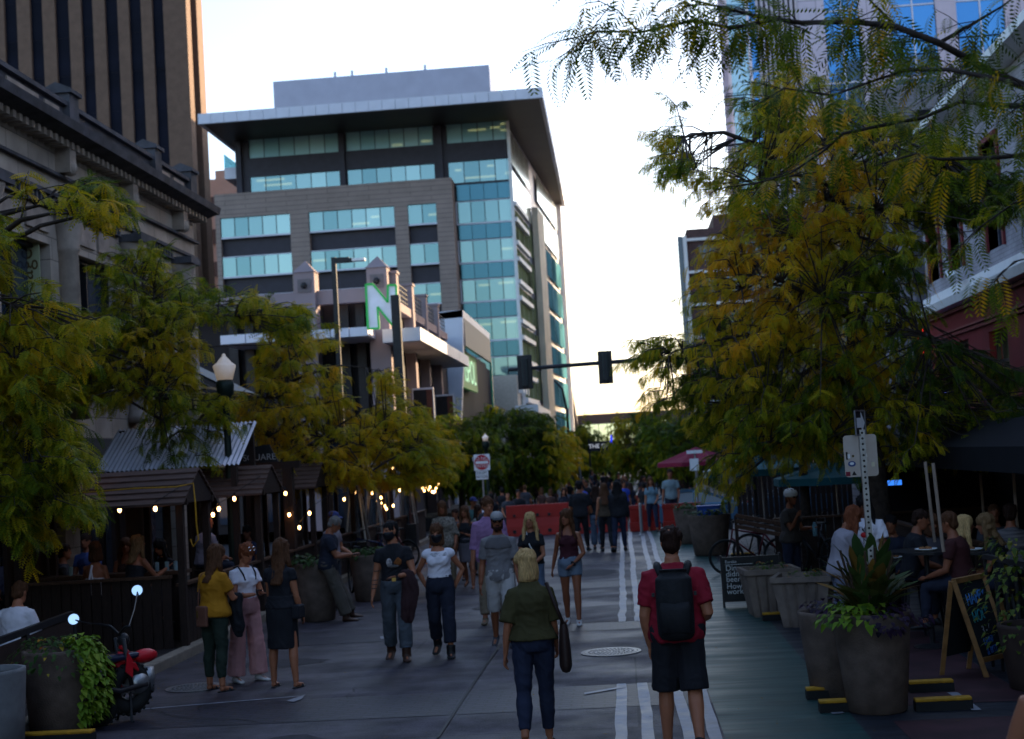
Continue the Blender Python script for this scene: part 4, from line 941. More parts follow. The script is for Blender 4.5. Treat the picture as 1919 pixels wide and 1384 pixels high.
def tree(lab, base, trunk, polys, d0, thick, ntw, fsize=.24, pairs=8, tint=.4, tvar=.25, fr_per=13, group=None, gap=.0, tw_len=.44, name='locust_tree', trunk_r=.16, seed=1, sag=.35, lw=.10, tfun=None, dens=None, branch=True, holes=()):
    """base: ground point; trunk: world points up the stem; polys: outlines of the crown seen at depth d0, filled through 'thick' metres"""
    rg = random.Random(seed)
    t = thing(name, lab, 'tree', tuple(base), group=group)
    pts = [Vector(base)]+[Vector(p) for p in trunk]
    mb = MB(); n = len(pts)
    mb.tube(pts, [trunk_r*(1.25 if i == 0 else 1-.75*i/(n-1)) for i in range(n)], 10)
    skel = []
    for a, b in zip(pts, pts[1:]):
        for k in range(6): skel.append(a.lerp(b, k/6))
    skel = [p for p in skel if p.z > 2.0] or [pts[-1]]
    skel.append(pts[-1])
    axis = pts[-1]
    P_, D_, S_, T_ = [], [], [], []
    # twig anchors
    xs = [q[0] for pl in polys for q in pl]; ys = [q[1] for pl in polys for q in pl]
    areas = []
    tw = []; tries = 0
    while len(tw) < ntw and tries < ntw*60:
        tries += 1
        x, y = rg.uniform(min(xs), max(xs)), rg.uniform(min(ys), max(ys))
        if not any(inpoly(x, y, pl) for pl in polys): continue
        dz = rg.gauss(0, .5); dz = max(-1, min(1, dz))
        if any(a-42 < x < c+42 and b-55 < y < e+15 for a, b, c, e in holes): continue
        p = P(x, y, d0+dz*thick)
        if p.z < (1.9 if d0 < 50 else 1.0): continue
        nv = mnoise.noise(p*1.1+Vector((seed*7.3, 0, 0)))
        if nv < gap-.35: continue
        tw.append((p, x, y))
    # limbs: coarse clusters joined to the stem, then twigs joined to the nearest limb point
    lim = []
    for i in range(0, len(tw), max(1, len(tw)//26)):
        p = tw[i][0]
        if (p-axis).length < .3: continue
        s = min(skel, key=lambda q: (q-p).length+max(0, q.z-p.z)*1.5+rg.uniform(0, 1.1)); dl = (p-s).length
        mid = s.lerp(p, .5)+Vector((rg.uniform(-.2, .2)*dl, rg.uniform(-.2, .2)*dl, (.10+rg.uniform(0, .14))*dl))
        pt = [s, s.lerp(mid, .5)+Vector((0, 0, .03)), mid, mid.lerp(p, .5)+Vector((0, 0, .03)), p]
        r0 = min(trunk_r*.36, .014+.014*(p-s).length)
        if branch: mb.tube(pt, [r0, r0*.8, r0*.6, r0*.4, .008], 6)
        for a, b in zip(pt, pt[1:]):
            for k in range(4): lim.append(a.lerp(b, k/4))
    allp = skel+lim
    for p, x, y in tw:
        s = min(allp, key=lambda q: (q-p).length_squared)
        out = (p-axis); out.z *= .25
        out = out.normalized() if out.length > .01 else Vector((1, 0, 0))
        dr = (out+Vector((rg.uniform(-.8, .8), rg.uniform(-.8, .8), rg.uniform(-.15, .35)))).normalized()
        L = tw_len*rg.uniform(.6, 1.3)
        q = [p, p+dr*L*.5+Vector((0, 0, .03)), p+dr*L+Vector((0, 0, -sag*L*.4))]
        if branch:
            if .05 < (s-p).length < 2.2: mb.tube([s, s.lerp(p, .5)+Vector((0, 0, .04)), p], [.014, .010, .007], 4, False)
            mb.tube(q, [.008, .006, .003], 4, False)
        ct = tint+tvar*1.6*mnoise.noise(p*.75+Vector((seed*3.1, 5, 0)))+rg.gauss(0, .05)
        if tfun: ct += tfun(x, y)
        for k in range(fr_per):
            u = rg.random(); a = q[0].lerp(q[1], u*2) if u < .5 else q[1].lerp(q[2], u*2-1)
            sd = dr.cross(Vector((0, 0, 1))).normalized()*rg.choice((1, -1))
            fd = (dr*rg.uniform(.1, 1.0)+sd*rg.uniform(.2, 1)+Vector((0, 0, rg.uniform(-.9, .25)))).normalized()
            P_.append(a); D_.append(fd); S_.append(fsize*rg.uniform(.65, 1.25)); T_.append(ct+rg.gauss(0, .09))
    o = Vector(base)
    me = leaf_mesh('crown', np.array([tuple(p-o) for p in P_]), np.array([tuple(v) for v in D_]), np.array(S_), np.array(T_), pairs, lw=lw)
    c = bpy.data.objects.new('crown', me); COL.objects.link(c); c.parent = t
    mb.build('trunk', M_bark, t, world=True, smooth=True)
    return t

# tall honey locust on the right, trunk behind the street sign
b0 = Vector((P(1650, 1010, 21).x, 21, 0))
tree('tall honey locust turning ochre, its thick trunk rising behind the street sign', b0, [P(1635, 860, 21), P(1608, 760, 21), P(1600, 600, 21.2), P(1585, 430, 21.3), P(1560, 280, 21.3)],
     [[(1330, 330), (1385, 395), (1345, 470), (1320, 545), (1335, 640), (1290, 700), (1330, 760), (1360, 825), (1440, 830), (1560, 845), (1700, 840), (1919, 810), (1980, 690), (1850, 665), (1740, 610), (1700, 500), (1745, 400), (1860, 420), (1919, 380), (1900, 330), (1760, 250), (1600, 200), (1490, 120), (1430, 190), (1400, 280), (1350, 330)],
      [(1245, 290), (1270, 180), (1290, 190), (1300, 280), (1340, 330), (1330, 380), (1290, 340)], [(1195, 640), (1260, 625), (1330, 650), (1330, 700), (1230, 690)], [(1215, 745), (1300, 760), (1320, 700), (1250, 715)], [(1330, 850), (1400, 830), (1440, 900), (1400, 900)]],
     21.3, 2.4, 1800, fsize=.205, pairs=8, tint=.38, tvar=.42, fr_per=15, trunk_r=.2, seed=3, gap=.2, tw_len=.46,
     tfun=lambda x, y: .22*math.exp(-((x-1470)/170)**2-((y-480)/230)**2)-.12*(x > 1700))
# second slender tree behind it
b1 = Vector((P(1512, 985, 29).x, 29, 0))
tree('slender locust with thin reddish trunk behind the cyclist in the white helmet', b1, [P(1505, 880, 29), P(1495, 780, 29), P(1490, 640, 29)],
     [[(1280, 620), (1450, 560), (1620, 640), (1640, 800), (1560, 835), (1400, 820), (1300, 800)]], 29, 1.8, 260, fsize=.28, pairs=6, tint=.45, seed=9, trunk_r=.11, fr_per=13)
# near locust reaching in from the right, trunk outside the picture
b2 = Vector((4.6, 6.6, 0))
def near_tree():
    t = thing('locust_tree', 'near dark green locust whose crisp feathery branches hang across the top of the view', 'tree', (b2.x, b2.y, 0))
    mb = MB(); rg = random.Random(21)
    mb.tube([b2, b2+Vector((.05, 0, 1.5)), b2+Vector((-.1, .1, 3)), b2+Vector((-.3, .2, 4.2)), b2+Vector((-.5, .3, 5.4))], [.2, .16, .14, .11, .06], 10)
    lines = [([(2150, 250), (1990, 190), (1850, 130), (1760, 80), (1680, 50), (1600, 40), (1500, 42), (1455, 36), (1370, 52), (1300, 38), (1200, 60), (1120, 58), (1060, 75)], 7.0, .022),
             ([(1500, 42), (1420, 30), (1360, 15), (1300, 0), (1230, -20)], 6.9, .012),
             ([(2150, 250), (1990, 190), (1880, 150), (1780, 130), (1700, 130), (1640, 150), (1560, 178), (1470, 165), (1410, 200)], 6.6, .016),
             ([(2150, 270), (1990, 215), (1919, 198), (1850, 196), (1800, 190), (1730, 220), (1650, 235), (1580, 250), (1540, 285), (1480, 325), (1410, 345), (1360, 350)], 7.4, .018),
             ([(2150, 320), (1960, 285), (1870, 295), (1760, 298), (1715, 288), (1640, 310)], 6.8, .018),
             ([(2150, 380), (1980, 360), (1900, 380), (1830, 430), (1760, 500)], 7.2, .012),
             ([(2100, 480), (1980, 470), (1900, 490), (1850, 540)], 7.1, .01),
             ([(1760, 80), (1830, 40), (1880, 10), (1919, -20)], 6.9, .012), ([(1680, 50), (1640, 10), (1600, -30)], 6.9, .01), ([(1370, 52), (1330, 80), (1290, 95)], 7, .006), ([(1200, 60), (1160, 20), (1120, 0)], 7, .006), ([(1120, 58), (1090, 90), (1070, 100)], 7, .005)]
    Pn, Dn, Sn, Tn = [], [], [], []
    def fr(p, d, s, tt): Pn.append(p-Vector((b2.x, b2.y, 0))); Dn.append(d); Sn.append(s); Tn.append(tt)
    for li, (pl, d, r) in enumerate(lines):
        pts = [P(x, y, d+.25*math.sin(i*1.3+li)) for i, (x, y) in enumerate(pl)]
        if li in (0, 2, 3, 4, 5, 6): pts = [b2+Vector((-.1, .1, 3.0+.2*li))]+pts
        n = len(pts); mb.tube(pts, [max(.003, r*(1-.85*i/(n-1))) for i in range(n)], 6)
        for i in range(1 if li in (0, 2, 3, 4, 5, 6) else 0, n-1):
            a, b = pts[i], pts[i+1]; L = (b-a).length
            for k in range(int(L*(34 if li in (0, 1) else 17 if li in (2, 7, 8) else 11))+1):
                p = a.lerp(b, rg.random())
                # side twig with several fronds
                sd = Vector((rg.uniform(-1, .5), rg.uniform(-.8, .8), rg.uniform(-.5, .4))).normalized()
                tl = rg.uniform(.03, .3); q = p+sd*tl+Vector((0, 0, -.15*tl))
                if tl > .12: mb.tube([p, p.lerp(q, .5)+Vector((0, 0, .01)), q], [.003, .0025, .0015], 4, False)
                for j in range(2):
                    pp = p.lerp(q, rg.uniform(.5, 1)); fd = (sd*.5+Vector((rg.uniform(-.8, .5), rg.uniform(-.6, .6), rg.uniform(-1.0, .15)))).normalized()
                    yel = rg.random(); fr(pp, fd, rg.uniform(.15, .27), (.22+rg.gauss(0, .1)) if yel < .86 else rg.uniform(.55, .95))
    me = leaf_mesh('crown', np.array([tuple(p) for p in Pn]), np.array([tuple(v) for v in Dn]), np.array(Sn), np.array(Tn), 11, lw=.055)
    c = bpy.data.objects.new('crown', me); COL.objects.link(c); c.parent = t
    mb.build('trunk', M_bark, t, world=True, smooth=True)
near_tree()

# left hand trees
bl = Vector((-6.9, 19.2, 0))
tree('big near locust at far left drooping over the stone building and the shingled hut', Vector((-8.9, 17.5, 0)), [Vector((-8.9, 17.5, 2.2)), Vector((-8.8, 17.6, 4)), Vector((-8.6, 17.8, 5.6))],
     [[(-120, 420), (0, 390), (80, 350), (160, 345), (200, 330), (240, 320), (248, 360), (220, 400), (150, 430), (120, 460), (60, 500), (-20, 520), (-120, 520)], [(-120, 600), (0, 590), (110, 580), (150, 640), (90, 700), (110, 800), (140, 870), (70, 900), (20, 960), (-120, 980)], [(0, 560), (120, 540), (180, 560), (170, 610), (60, 620)], [(90, 880), (125, 890), (135, 950), (110, 980)], [(0, 880), (60, 880), (50, 985), (0, 990)]],
     17.0, 1.2, 560, fsize=.25, pairs=8, tint=.36, tvar=.28, seed=5, fr_per=15, trunk_r=.15, gap=.05, holes=[(28, 440, 78, 530), (138, 470, 172, 570), (250, 360, 420, 540)])
tree('mid left locust with slim trunk standing in front of the corrugated metal roof', Vector((P(312, 1010, 25).x, 25, 0)), [P(310, 900, 25), P(306, 820, 25), P(300, 720, 25), P(290, 620, 25)],
     [[(120, 620), (190, 560), (210, 510), (260, 480), (320, 470), (340, 500), (400, 545), (470, 560), (545, 575), (560, 600), (500, 640), (440, 700), (400, 760), (420, 800), (340, 830), (230, 790), (120, 810), (60, 740)], [(235, 830), (300, 800), (330, 830), (400, 850), (300, 870)], [(290, 470), (335, 475), (330, 505), (295, 510)], [(160, 500), (240, 470), (300, 510), (220, 560)]],
     25.5, 1.9, 720, fsize=.25, pairs=7, tint=.37, tvar=.28, seed=6, fr_per=14, trunk_r=.08, gap=.08, holes=[(395, 655, 445, 720), (138, 470, 172, 570), (170, 800, 240, 880), (340, 360, 420, 500)])
tree('yellowing locust above the parklet huts with a sunlit tip beside the white canopy', Vector((-7.4, 31, 0)), [Vector((-7.4, 31, 2)), Vector((-7.3, 31, 3.3)), Vector((-7.2, 31, 4.6))],
     [[(440, 640), (520, 610), (575, 630), (600, 660), (620, 720), (660, 770), (720, 740), (760, 750), (800, 800), (830, 850), (840, 890), (760, 900), (660, 900), (560, 905), (500, 840), (440, 800), (400, 740)], [(505, 600), (560, 580), (600, 640), (560, 650)], [(670, 700), (720, 690), (730, 740), (690, 745)]],
     31, 2.0, 680, fsize=.26, pairs=7, tint=.60, tvar=.26, seed=7, fr_per=14, trunk_r=.1, gap=.05, holes=[(395, 655, 445, 720)])
tree('small yellow green locust between the last huts and the street sign', Vector((-6.9, 40, 0)), [Vector((-6.9, 40, 2)), Vector((-6.9, 40, 3.4))],
     [[(690, 770), (760, 770), (820, 800), (850, 850), (830, 890), (740, 905), (660, 880)]], 40, 1.6, 260, fsize=.28, pairs=6, tint=.55, tvar=.24, seed=8, fr_per=13, trunk_r=.09)
# dark trees beyond the crossing and down the street
def far_tree(lab, x, d, poly, ntw, tint, seed, fs=.42, thick=2.2, group='trees down the street', tfun=None):
    px = [q[0] for q in poly]; py = [q[1] for q in poly]
    cx = (min(px)+max(px))/2; c = P(cx, (min(py)+max(py))/2, d); top = P(cx, min(py)+20, d)
    return tree(lab, Vector((c.x, d, -.45)), [Vector((c.x, d, 2)), Vector((c.x, d, c.z)), Vector((c.x, d, top.z))], [poly], d, thick, int(ntw*1.7), fsize=fs, pairs=4, tint=tint, tvar=.15, fr_per=9, group=group, seed=seed, trunk_r=.13, tw_len=.9, name='street_tree', lw=.3, tfun=tfun)
far_tree('dark green street tree just left of the do not enter sign', 860, 62, [(800, 800), (850, 770), (900, 790), (920, 850), (900, 910), (830, 900)], 170, .16, 31)
far_tree('large dark tree behind the do not enter sign with sunlit right edge', 950, 66, [(880, 800), (940, 765), (1010, 775), (1045, 830), (1040, 890), (960, 910), (890, 900)], 330, .12, 32, tfun=lambda x, y: .4*(x > 1020))  # sun on the right edge is put into the leaf tint
far_tree('sunlit yellow tree at the right edge of the large dark tree', 1045, 76, [(1020, 800), (1060, 815), (1075, 850), (1050, 890), (1020, 880)], 120, .72, 33)
far_tree('green tree standing in front of the footbridge window', 1098, 105, [(1060, 850), (1085, 800), (1100, 790), (1120, 830), (1130, 880), (1090, 905), (1060, 895)], 130, .26, 34, fs=.5)
far_tree('small green tree under the grove banner', 1140, 112, [(1120, 850), (1150, 838), (1170, 860), (1160, 890), (1125, 890)], 70, .4, 35, fs=.5)
far_tree('dark tree with yellow top right of the footbridge window', 1200, 82, [(1150, 835), (1175, 785), (1215, 770), (1250, 800), (1280, 850), (1270, 900), (1190, 900)], 260, .15, 36, tfun=lambda x, y: .35*(x < 1190 and y < 860))  # sunlight on the upper left is put into the leaf tint
far_tree('dark low tree above the crimson umbrella', 1270, 60, [(1220, 800), (1290, 780), (1340, 820), (1340, 880), (1260, 890)], 170, .2, 37)
far_tree('yellow green sunlit tree at the end of the street left of centre', 1085, 135, [(1050, 860), (1080, 835), (1115, 850), (1120, 895), (1055, 900)], 110, .5, 41, fs=.6)
far_tree('yellow green sunlit tree at the end of the street under the bridge window', 1150, 140, [(1115, 870), (1140, 850), (1180, 860), (1195, 895), (1120, 900)], 110, .45, 42, fs=.6)
far_tree('low sunlit tree at the street end right of the bridge window', 1215, 125, [(1170, 860), (1210, 840), (1260, 860), (1255, 900), (1180, 900)], 110, .35, 43, fs=.55)
# ================================================================ leafy bits for planters
M_lime = leafmat('lime_leaf', [(0, (.06, .13, .012)), (.5, (.16, .27, .02)), (1, (.33, .38, .04))], .4)
M_canna = leafmat('canna_leaf', [(0, (.02, .05, .012)), (.5, (.05, .085, .02)), (.8, (.10, .07, .02)), (1, (.22, .11, .02))], .3)
M_purple = leafmat('purple_leaf', [(0, (.010, .006, .014)), (1, (.045, .02, .05))], .2)
M_flower = leafmat('small_flower', [(0, (.03, .07, .015)), (.55, (.06, .10, .02)), (.8, (.45, .33, .03)), (1, (.4, .10, .02))], .3)
def leaves(name, pts, sizes, m, parent, ls=(.55, .3), tint=(.5, .25), droop=.5, wide=.5):
    """single broad leaves: pts list of (pos, dir)"""
    V, Fc, T = [], [], []
    rg = random.Random(len(pts))
    for (p, d), s in zip(pts, sizes):
        d = Vector(d).normalized(); r = d.cross(Vector((0, 0, 1)))
        r = r.normalized() if r.length > .05 else Vector((1, 0, 0)); u = r.cross(d)
        tv = min(1, max(0, rg.gauss(*tint))); n = len(V); w_ = s*wide*.5; dn = Vector((0, 0, -droop*s))
        a = Vector(p); b = a+d*s*.45+u*s*.05; c = a+d*s*.8+dn*.5; e = a+d*s+dn
        V += [a, b-r*w_, b+u*.05*s*0-Vector((0, 0, s*.04)), b+r*w_, c-r*w_*.55, c, c+r*w_*.55, e]
        Fc += [(n, n+1, n+2), (n, n+2, n+3), (n+1, n+4, n+5, n+2), (n+2, n+5, n+6, n+3), (n+4, n+7, n+5), (n+5, n+7, n+6)]
        T += [tv]*8
    me = bpy.data.meshes.new(name); me.from_pydata([tuple(v) for v in V], [], Fc); me.materials.append(m)
    at = me.attributes.new('tint', 'FLOAT', 'POINT'); at.data.foreach_set('value', T)
    o = bpy.data.objects.new(name, me); COL.objects.link(o); o.parent = parent
    return o
def clump(rg, n, c, r, up=.4):
    out = []
    for _ in range(n):
        a = rg.uniform(0, 6.283); rr = r*math.sqrt(rg.random())
        p = Vector(c)+Vector((rr*math.cos(a), rr*math.sin(a), rg.uniform(0, .12)))
        out.append((p, Vector((math.cos(a)+rg.uniform(-.6, .6), math.sin(a)+rg.uniform(-.6, .6), rg.uniform(-.2, up)))))
    return out
def trail(rg, n, c, r, z0, z1, a0, a1):
    out = []
    for _ in range(n):
        a = rg.uniform(a0, a1); k = rg.random(); rr = r+.03+.10*math.sin(k*3.1)+rg.uniform(0, .05)
        p = Vector(c)+Vector((rr*math.cos(a), rr*math.sin(a), z0+(z1-z0)*k))
        out.append((p, Vector((math.cos(a)+rg.uniform(-.5, .5), math.sin(a)+rg.uniform(-.5, .5), rg.uniform(-.7, .3)))))
    return out
M_soil = mat('soil', (.02, .014, .01), .95, var=.4, scale=20)
def pot(t, r=.37, h=.88, rb=.28, m=None):
    mb = MB(); mb.lathe([(rb*.9, 0), (rb, .02), (rb+(r-rb)*.5, h*.5), (r, h-.03), (r, h), (r-.05, h), (r-.06, h-.06)], seg=36, cap=False); mb.build('pot', m or M_conc, t, smooth=True)
    mb = MB(); mb.lathe([(r-.06, h-.09), (.02, h-.05)], seg=24); mb.build('soil', M_soil, t)
rg = random.Random(77)
# big planter, front right
c = G(1655, 1342); c.y += .27
t = thing('round_planter', 'large round concrete planter with tall canna leaves in front of the sign post', 'planter', c, group='round concrete planters')
pot(t, .355, .9, .265)
pts = []
for i in range(70):
    a = rg.uniform(0, 6.28); lean = rg.uniform(.05, .85); base = Vector((.12*math.cos(a), .12*math.sin(a), .88+rg.uniform(0, .5)*(1-lean)))
    pts.append((base, Vector((math.cos(a)*lean, math.sin(a)*lean, 1-.6*lean))))
leaves('canna_leaves', pts, [rg.uniform(.28, .55) for _ in pts], M_canna, t, tint=(.5, .3), droop=.16, wide=.3)
mb = MB()
for i in range(14): a = rg.uniform(0, 6.28); l = rg.uniform(.05, .2); mb.tube([(.1*math.cos(a), .1*math.sin(a), .85), (.1*math.cos(a)+l*math.cos(a), .1*math.sin(a)+l*math.sin(a), 1.25+rg.uniform(0, .25))], .012, 5)
mb.build('stems', mat('reddish_stem', (.06, .035, .02), .7), t)
leaves('lime_leaves', clump(rg, 150, (-.12, -.1, .88), .3)+trail(rg, 25, (0, 0, 0), .33, .9, .82, 3, 4.6), [rg.uniform(.05, .1) for _ in range(175)], M_lime, t, wide=.8)
leaves('purple_leaves', clump(rg, 60, (.15, -.22, .88), .15)+trail(rg, 45, (0, 0, 0), .34, .92, .76, 4.5, 6.0), [rg.uniform(.04, .08) for _ in range(105)], M_purple, t, wide=.8)
# the one behind it
c = G(1578, 1312); c.y += .3
t = thing('round_planter', 'round concrete planter half hidden behind the large canna planter', 'planter', c, group='round concrete planters')
pot(t, .33, .82, .25)
leaves('purple_leaves', clump(rg, 90, (0, 0, .8), .26), [rg.uniform(.05, .1) for _ in range(90)], M_purple, t, wide=.8)
# left foreground pair
c = G(95, 1380); c.y += .27
t = thing('round_planter', 'round concrete planter with lime green vine trailing beside the red motorbike', 'planter', c, group='round concrete planters')
pot(t, .355, .83, .30)
leaves('lime_leaves', clump(rg, 130, (.26, -.05, .82), .13, .9)+trail(rg, 420, (0, 0, 0), .31, .86, .12, -.75, .45), [rg.uniform(.06, .11) for _ in range(550)], M_lime, t, tint=(.5, .2), wide=.75)
leaves('flower_leaves', clump(rg, 160, (-.08, 0, .82), .28, .8)+trail(rg, 60, (0, 0, 0), .33, .86, .6, 3.1, 5.6), [rg.uniform(.04, .09) for _ in range(220)], M_flower, t, tint=(.25, .25), wide=.6)
c = G(-38, 1420); c.y += .2
t = thing('round_planter', 'plain grey concrete planter cut off by the left picture edge', 'planter', c, group='round concrete planters')
pot(t, .36, .78, .32, mat('grey_concrete', (.16, .16, .165), .85, var=.15, scale=8, bump=.3))
# small sandwich board leaning there
p = P(10, 1384, 13.4)
t = thing('sandwich_board', 'dark sandwich board with thin wooden frame at the lower left corner', 'sign board', (p.x, 13.3, 0))
mb = MB(); mb.add([(p.x-.3, 13.25, .0), (p.x+.06, 13.2, .0), (p.x+.02, 13.4, .58), (p.x-.3, 13.45, .58), (p.x-.3, 13.27, .0), (p.x+.06, 13.22, .0), (p.x+.02, 13.42, .58), (p.x-.3, 13.47, .58)], [(0, 1, 2, 3), (4, 7, 6, 5), (0, 4, 5, 1), (1, 5, 6, 2), (2, 6, 7, 3), (3, 7, 4, 0)]); mb.build('board', M_black, t, world=True)
mb = MB(); mb.bar((p.x+.07, 13.19, 0), (p.x+.03, 13.39, .6), .02, .02); mb.bar((p.x-.3, 13.44, .59), (p.x+.03, 13.39, .6), .02, .02); mb.build('wood_edge', M_wood, t, world=True)
# planters beside the leaning man and the far ones
for (x, y), r, h, lab in (((590, 1166), .36, .95, 'dark round planter the grey haired man leans on'), ((690, 1128), .36, .85, 'round planter behind the tattooed man with bicycles above it'), ((1335, 1042), .48, .92, 'round planter with blue crate on it in front of the red barriers'), ((1300, 1020), .45, .9, 'round planter with low shrubs just behind the planter with blue crate')):
    c = G(x, y); c.y += r*.8
    t = thing('round_planter', lab, 'planter', c, group='round concrete planters'); pot(t, r, h, r*.78)
    n = 130; leaves('shrub_leaves', clump(rg, n, (0, 0, h-.02), r*.9, .9), [rg.uniform(.08, .2) for _ in range(n)], M_canna, t, tint=(.25, .2), wide=.5)
c = G(1335, 1042)
t = thing('blue_crate', 'small blue crate standing on the far round planter', 'crate', (c.x+.05, c.y+.35, .9))
mb = MB(); mb.box(-.3, .25, -.15, .15, .0, .2); mb.box(-.32, .27, -.17, .17, .2, .23); mb.build('box', mat('blue_plastic', (.01, .06, .3), .5, var=.1), t)
# square fluted planters
def square_planter(p, lab, rz, h=.68, a=.40, b=.27):
    t = thing('square_planter', lab, 'planter', (p.x, p.y+.3, 0), rz, group='square fluted planters')
    mb = MB(); n = 5
    def ring(s, z, g=0):
        out = []
        cs = [(-s, -s), (s, -s), (s, s), (-s, s)]
        for k in range(4):
            p0, p1 = Vector(cs[k]), Vector(cs[(k+1) % 4]); nn = Vector(((p1-p0).y, -(p1-p0).x)).normalized()
            for i in range(n*4):
                q = p0.lerp(p1, i/(n*4)); gg = g if i % 4 == 0 and i > 0 else 0
                out.append((q.x-nn.x*gg, q.y-nn.y*gg, z))
        return out
    mb.loft([ring(b, 0, .02), ring(b+.01, .03, .025), ring(a-.03, h-.1, .025), ring(a-.02, h-.08, .0), ring(a, h-.07), ring(a, h), ring(a-.06, h), ring(a-.07, h-.08)], True)
    mb.build('pot', M_conc2, t)
    leaves('sparse_plants', clump(rg, 50, (0, 0, h-.06), .25, .9), [rg.uniform(.06, .14) for _ in range(50)], M_flower, t, tint=(.4, .25), wide=.4)
square_planter(G(1449, 1156), 'square fluted concrete planter partly covering the black beer board', R(4))
square_planter(G(1518, 1176), 'square fluted concrete planter nearest the round canna planter', R(-14))
# yellow topped wheel stops
def stop(p, L, lab, rz=0):
    t = thing('wheel_stop', lab, 'wheel stop', (p.x, p.y, 0), rz, group='yellow topped wheel stops under the planters')
    mb = MB(); mb.box(-L/2, L/2, -.07, .07, .0, .085); mb.build('base', M_rubber, t)
    mb = MB(); mb.box(-L/2, L/2, -.055, .055, .086, .115); mb.build('yellow_top', M_yellow, t, bevel=.008)
for (x, y), L, lab in (((1462, 1148), .5, 'yellow topped stop behind the square planters'), ((1458, 1162), .42, 'yellow topped stop in front of the square planters'), ((1600, 1306), .9, 'yellow topped stop behind the big canna planter at left'), ((1600, 1332), .62, 'yellow topped stop touching the left foot of the canna planter'), ((1745, 1296), .42, 'short yellow topped stop behind the canna planter at right'), ((1768, 1330), .5, 'long yellow topped stop at the right foot of the canna planter'), ((110, 1392), .7, 'yellow topped stop under the vine planter beside the motorbike'), ((1392, 1045), .5, 'yellow topped stop beside the far planter with blue crate')):
    stop(G(x, y), L, lab)
for q in (((1535, 1315), (1556, 1313), (1582, 1338), (1560, 1340)), ((1775, 1299), (1795, 1299), (1840, 1332), (1822, 1333))):
    mb = MB(); mb.poly([tuple(G(x, y)+Vector((0, 0, .012))) for x, y in q]); tag(mb.build('white_paint_patch', M_line), kind='structure')

# ================================================================ boards and signs
M_text = mat('white_lettering', (.6, .6, .6), .6, var=0)
x0, x1 = P(1356, 1090, 22.4).x, P(1462, 1090, 22.4).x
zb, zt = P(1360, 1128, 22.4).z, P(1360, 1044, 22.4).z
t = thing('menu_board', 'black sidewalk board lettered about dinosaurs and beer behind the square planters', 'sign board', ((x0+x1)/2, 22.4, 0))
mb = MB(); mb.box(x0, x1, 22.38, 22.43, zb, zt); mb.build('panel', M_black, t, world=True)
mb = MB(); mb.box(x0-.03, x0, 22.36, 22.45, .0, zt+.03); mb.build('leg', M_dkmetal, t, world=True)
mb = MB(); mb.box(x1, x1+.03, 22.36, 22.45, .0, zt+.03); mb.build('leg', M_dkmetal, t, world=True)
mb = MB(); mb.bar((x0, 22.6, 0), (x0, 22.42, zt), .03, .03); mb.build('strut', M_dkmetal, t, world=True)
for s, yy, sz in (('Eureka', 1053, .062), ('Dinosaurs', 1065, .118), ("didn't have", 1076, .118), ('beer', 1086, .118), ("How'd that", 1099, .118), ('work out', 1109, .118)):
    q = P(1361, yy, 22.37); text(s, sz, frame((x0+.04, 22.37, q.z), (1, 0, 0), (0, 0, 1)), M_text, t, align='LEFT')
mb = MB(); q = P(1361, 1058, 22.37); mb.box(x0+.04, x0+.45, 22.368, 22.378, q.z-.004, q.z+.002); mb.build('rule_line', M_text, t, world=True)
# chalkboard
A, B = P(1787, 1089, 14.95), P(1841, 1078, 15.35)
f0, f1, k0, k1 = G(1849, 1270), G(1902, 1258), G(1765, 1266), G(1815, 1254)
M_pine = mat('varnished_pine', (.24, .115, .04), .5, var=.25, scale=12)
t = thing('chalkboard', 'wooden framed A-board with chalk writing HAPPY HOUR right of the canna planter', 'sign board', ((f0.x+k0.x)/2, f0.y, 0))
for a, b in ((A, f0), (B, f1)): mb = MB(); mb.bar(a, b, .05, .03, (0, 1, 0)); mb.build('front_leg', M_pine, t, world=True)
for a, b in ((A, k0), (B, k1)): mb = MB(); mb.bar(a+Vector((-.02, .02, 0)), b, .045, .03, (0, 1, 0)); mb.build('rear_leg', M_pine, t, world=True)
mb = MB(); mb.bar(A, B, .05, .05); mb.build('rail', M_pine, t, world=True); mb = MB(); mb.bar(A.lerp(f0, .82), B.lerp(f1, .82), .03, .05); mb.build('rail', M_pine, t, world=True)
M_chalkb = mat('chalkboard_black', (.010, .012, .016), .7, var=.3, scale=5)
mb = MB(); mb.quad(A.lerp(f0, .02), A.lerp(f0, .82), B.lerp(f1, .82), B.lerp(f1, .02)); mb.build('front_panel', M_chalkb, t, world=True)
mb = MB(); mb.quad(A.lerp(k0, .04), A.lerp(k0, .8), B.lerp(k1, .8), B.lerp(k1, .04)); mb.build('rear_panel', M_chalkb, t, world=True)
rt = (B-A).normalized(); dn = (f0-A); upv = (-dn).normalized(); nrm = rt.cross(upv)
for s, k, sz, col in (('HAPPY', .2, .17, (.06, .22, .55)), ('HOUR', .38, .17, (.02, .20, .24)), ('3 - 6', .53, .12, (.25, .25, .28)), ('DRINKS', .64, .10, (.03, .10, .32)), ('& BITES', .74, .1, (.03, .10, .32))):
    c_ = A.lerp(f0, k).lerp(B.lerp(f1, k), .5)+nrm*.012
    text(s, sz, frame(c_, rt, upv), mat('chalk_'+s.strip('& ').lower().replace(' ', ''), col, .8, var=.2, scale=30), t, squeeze=.8)
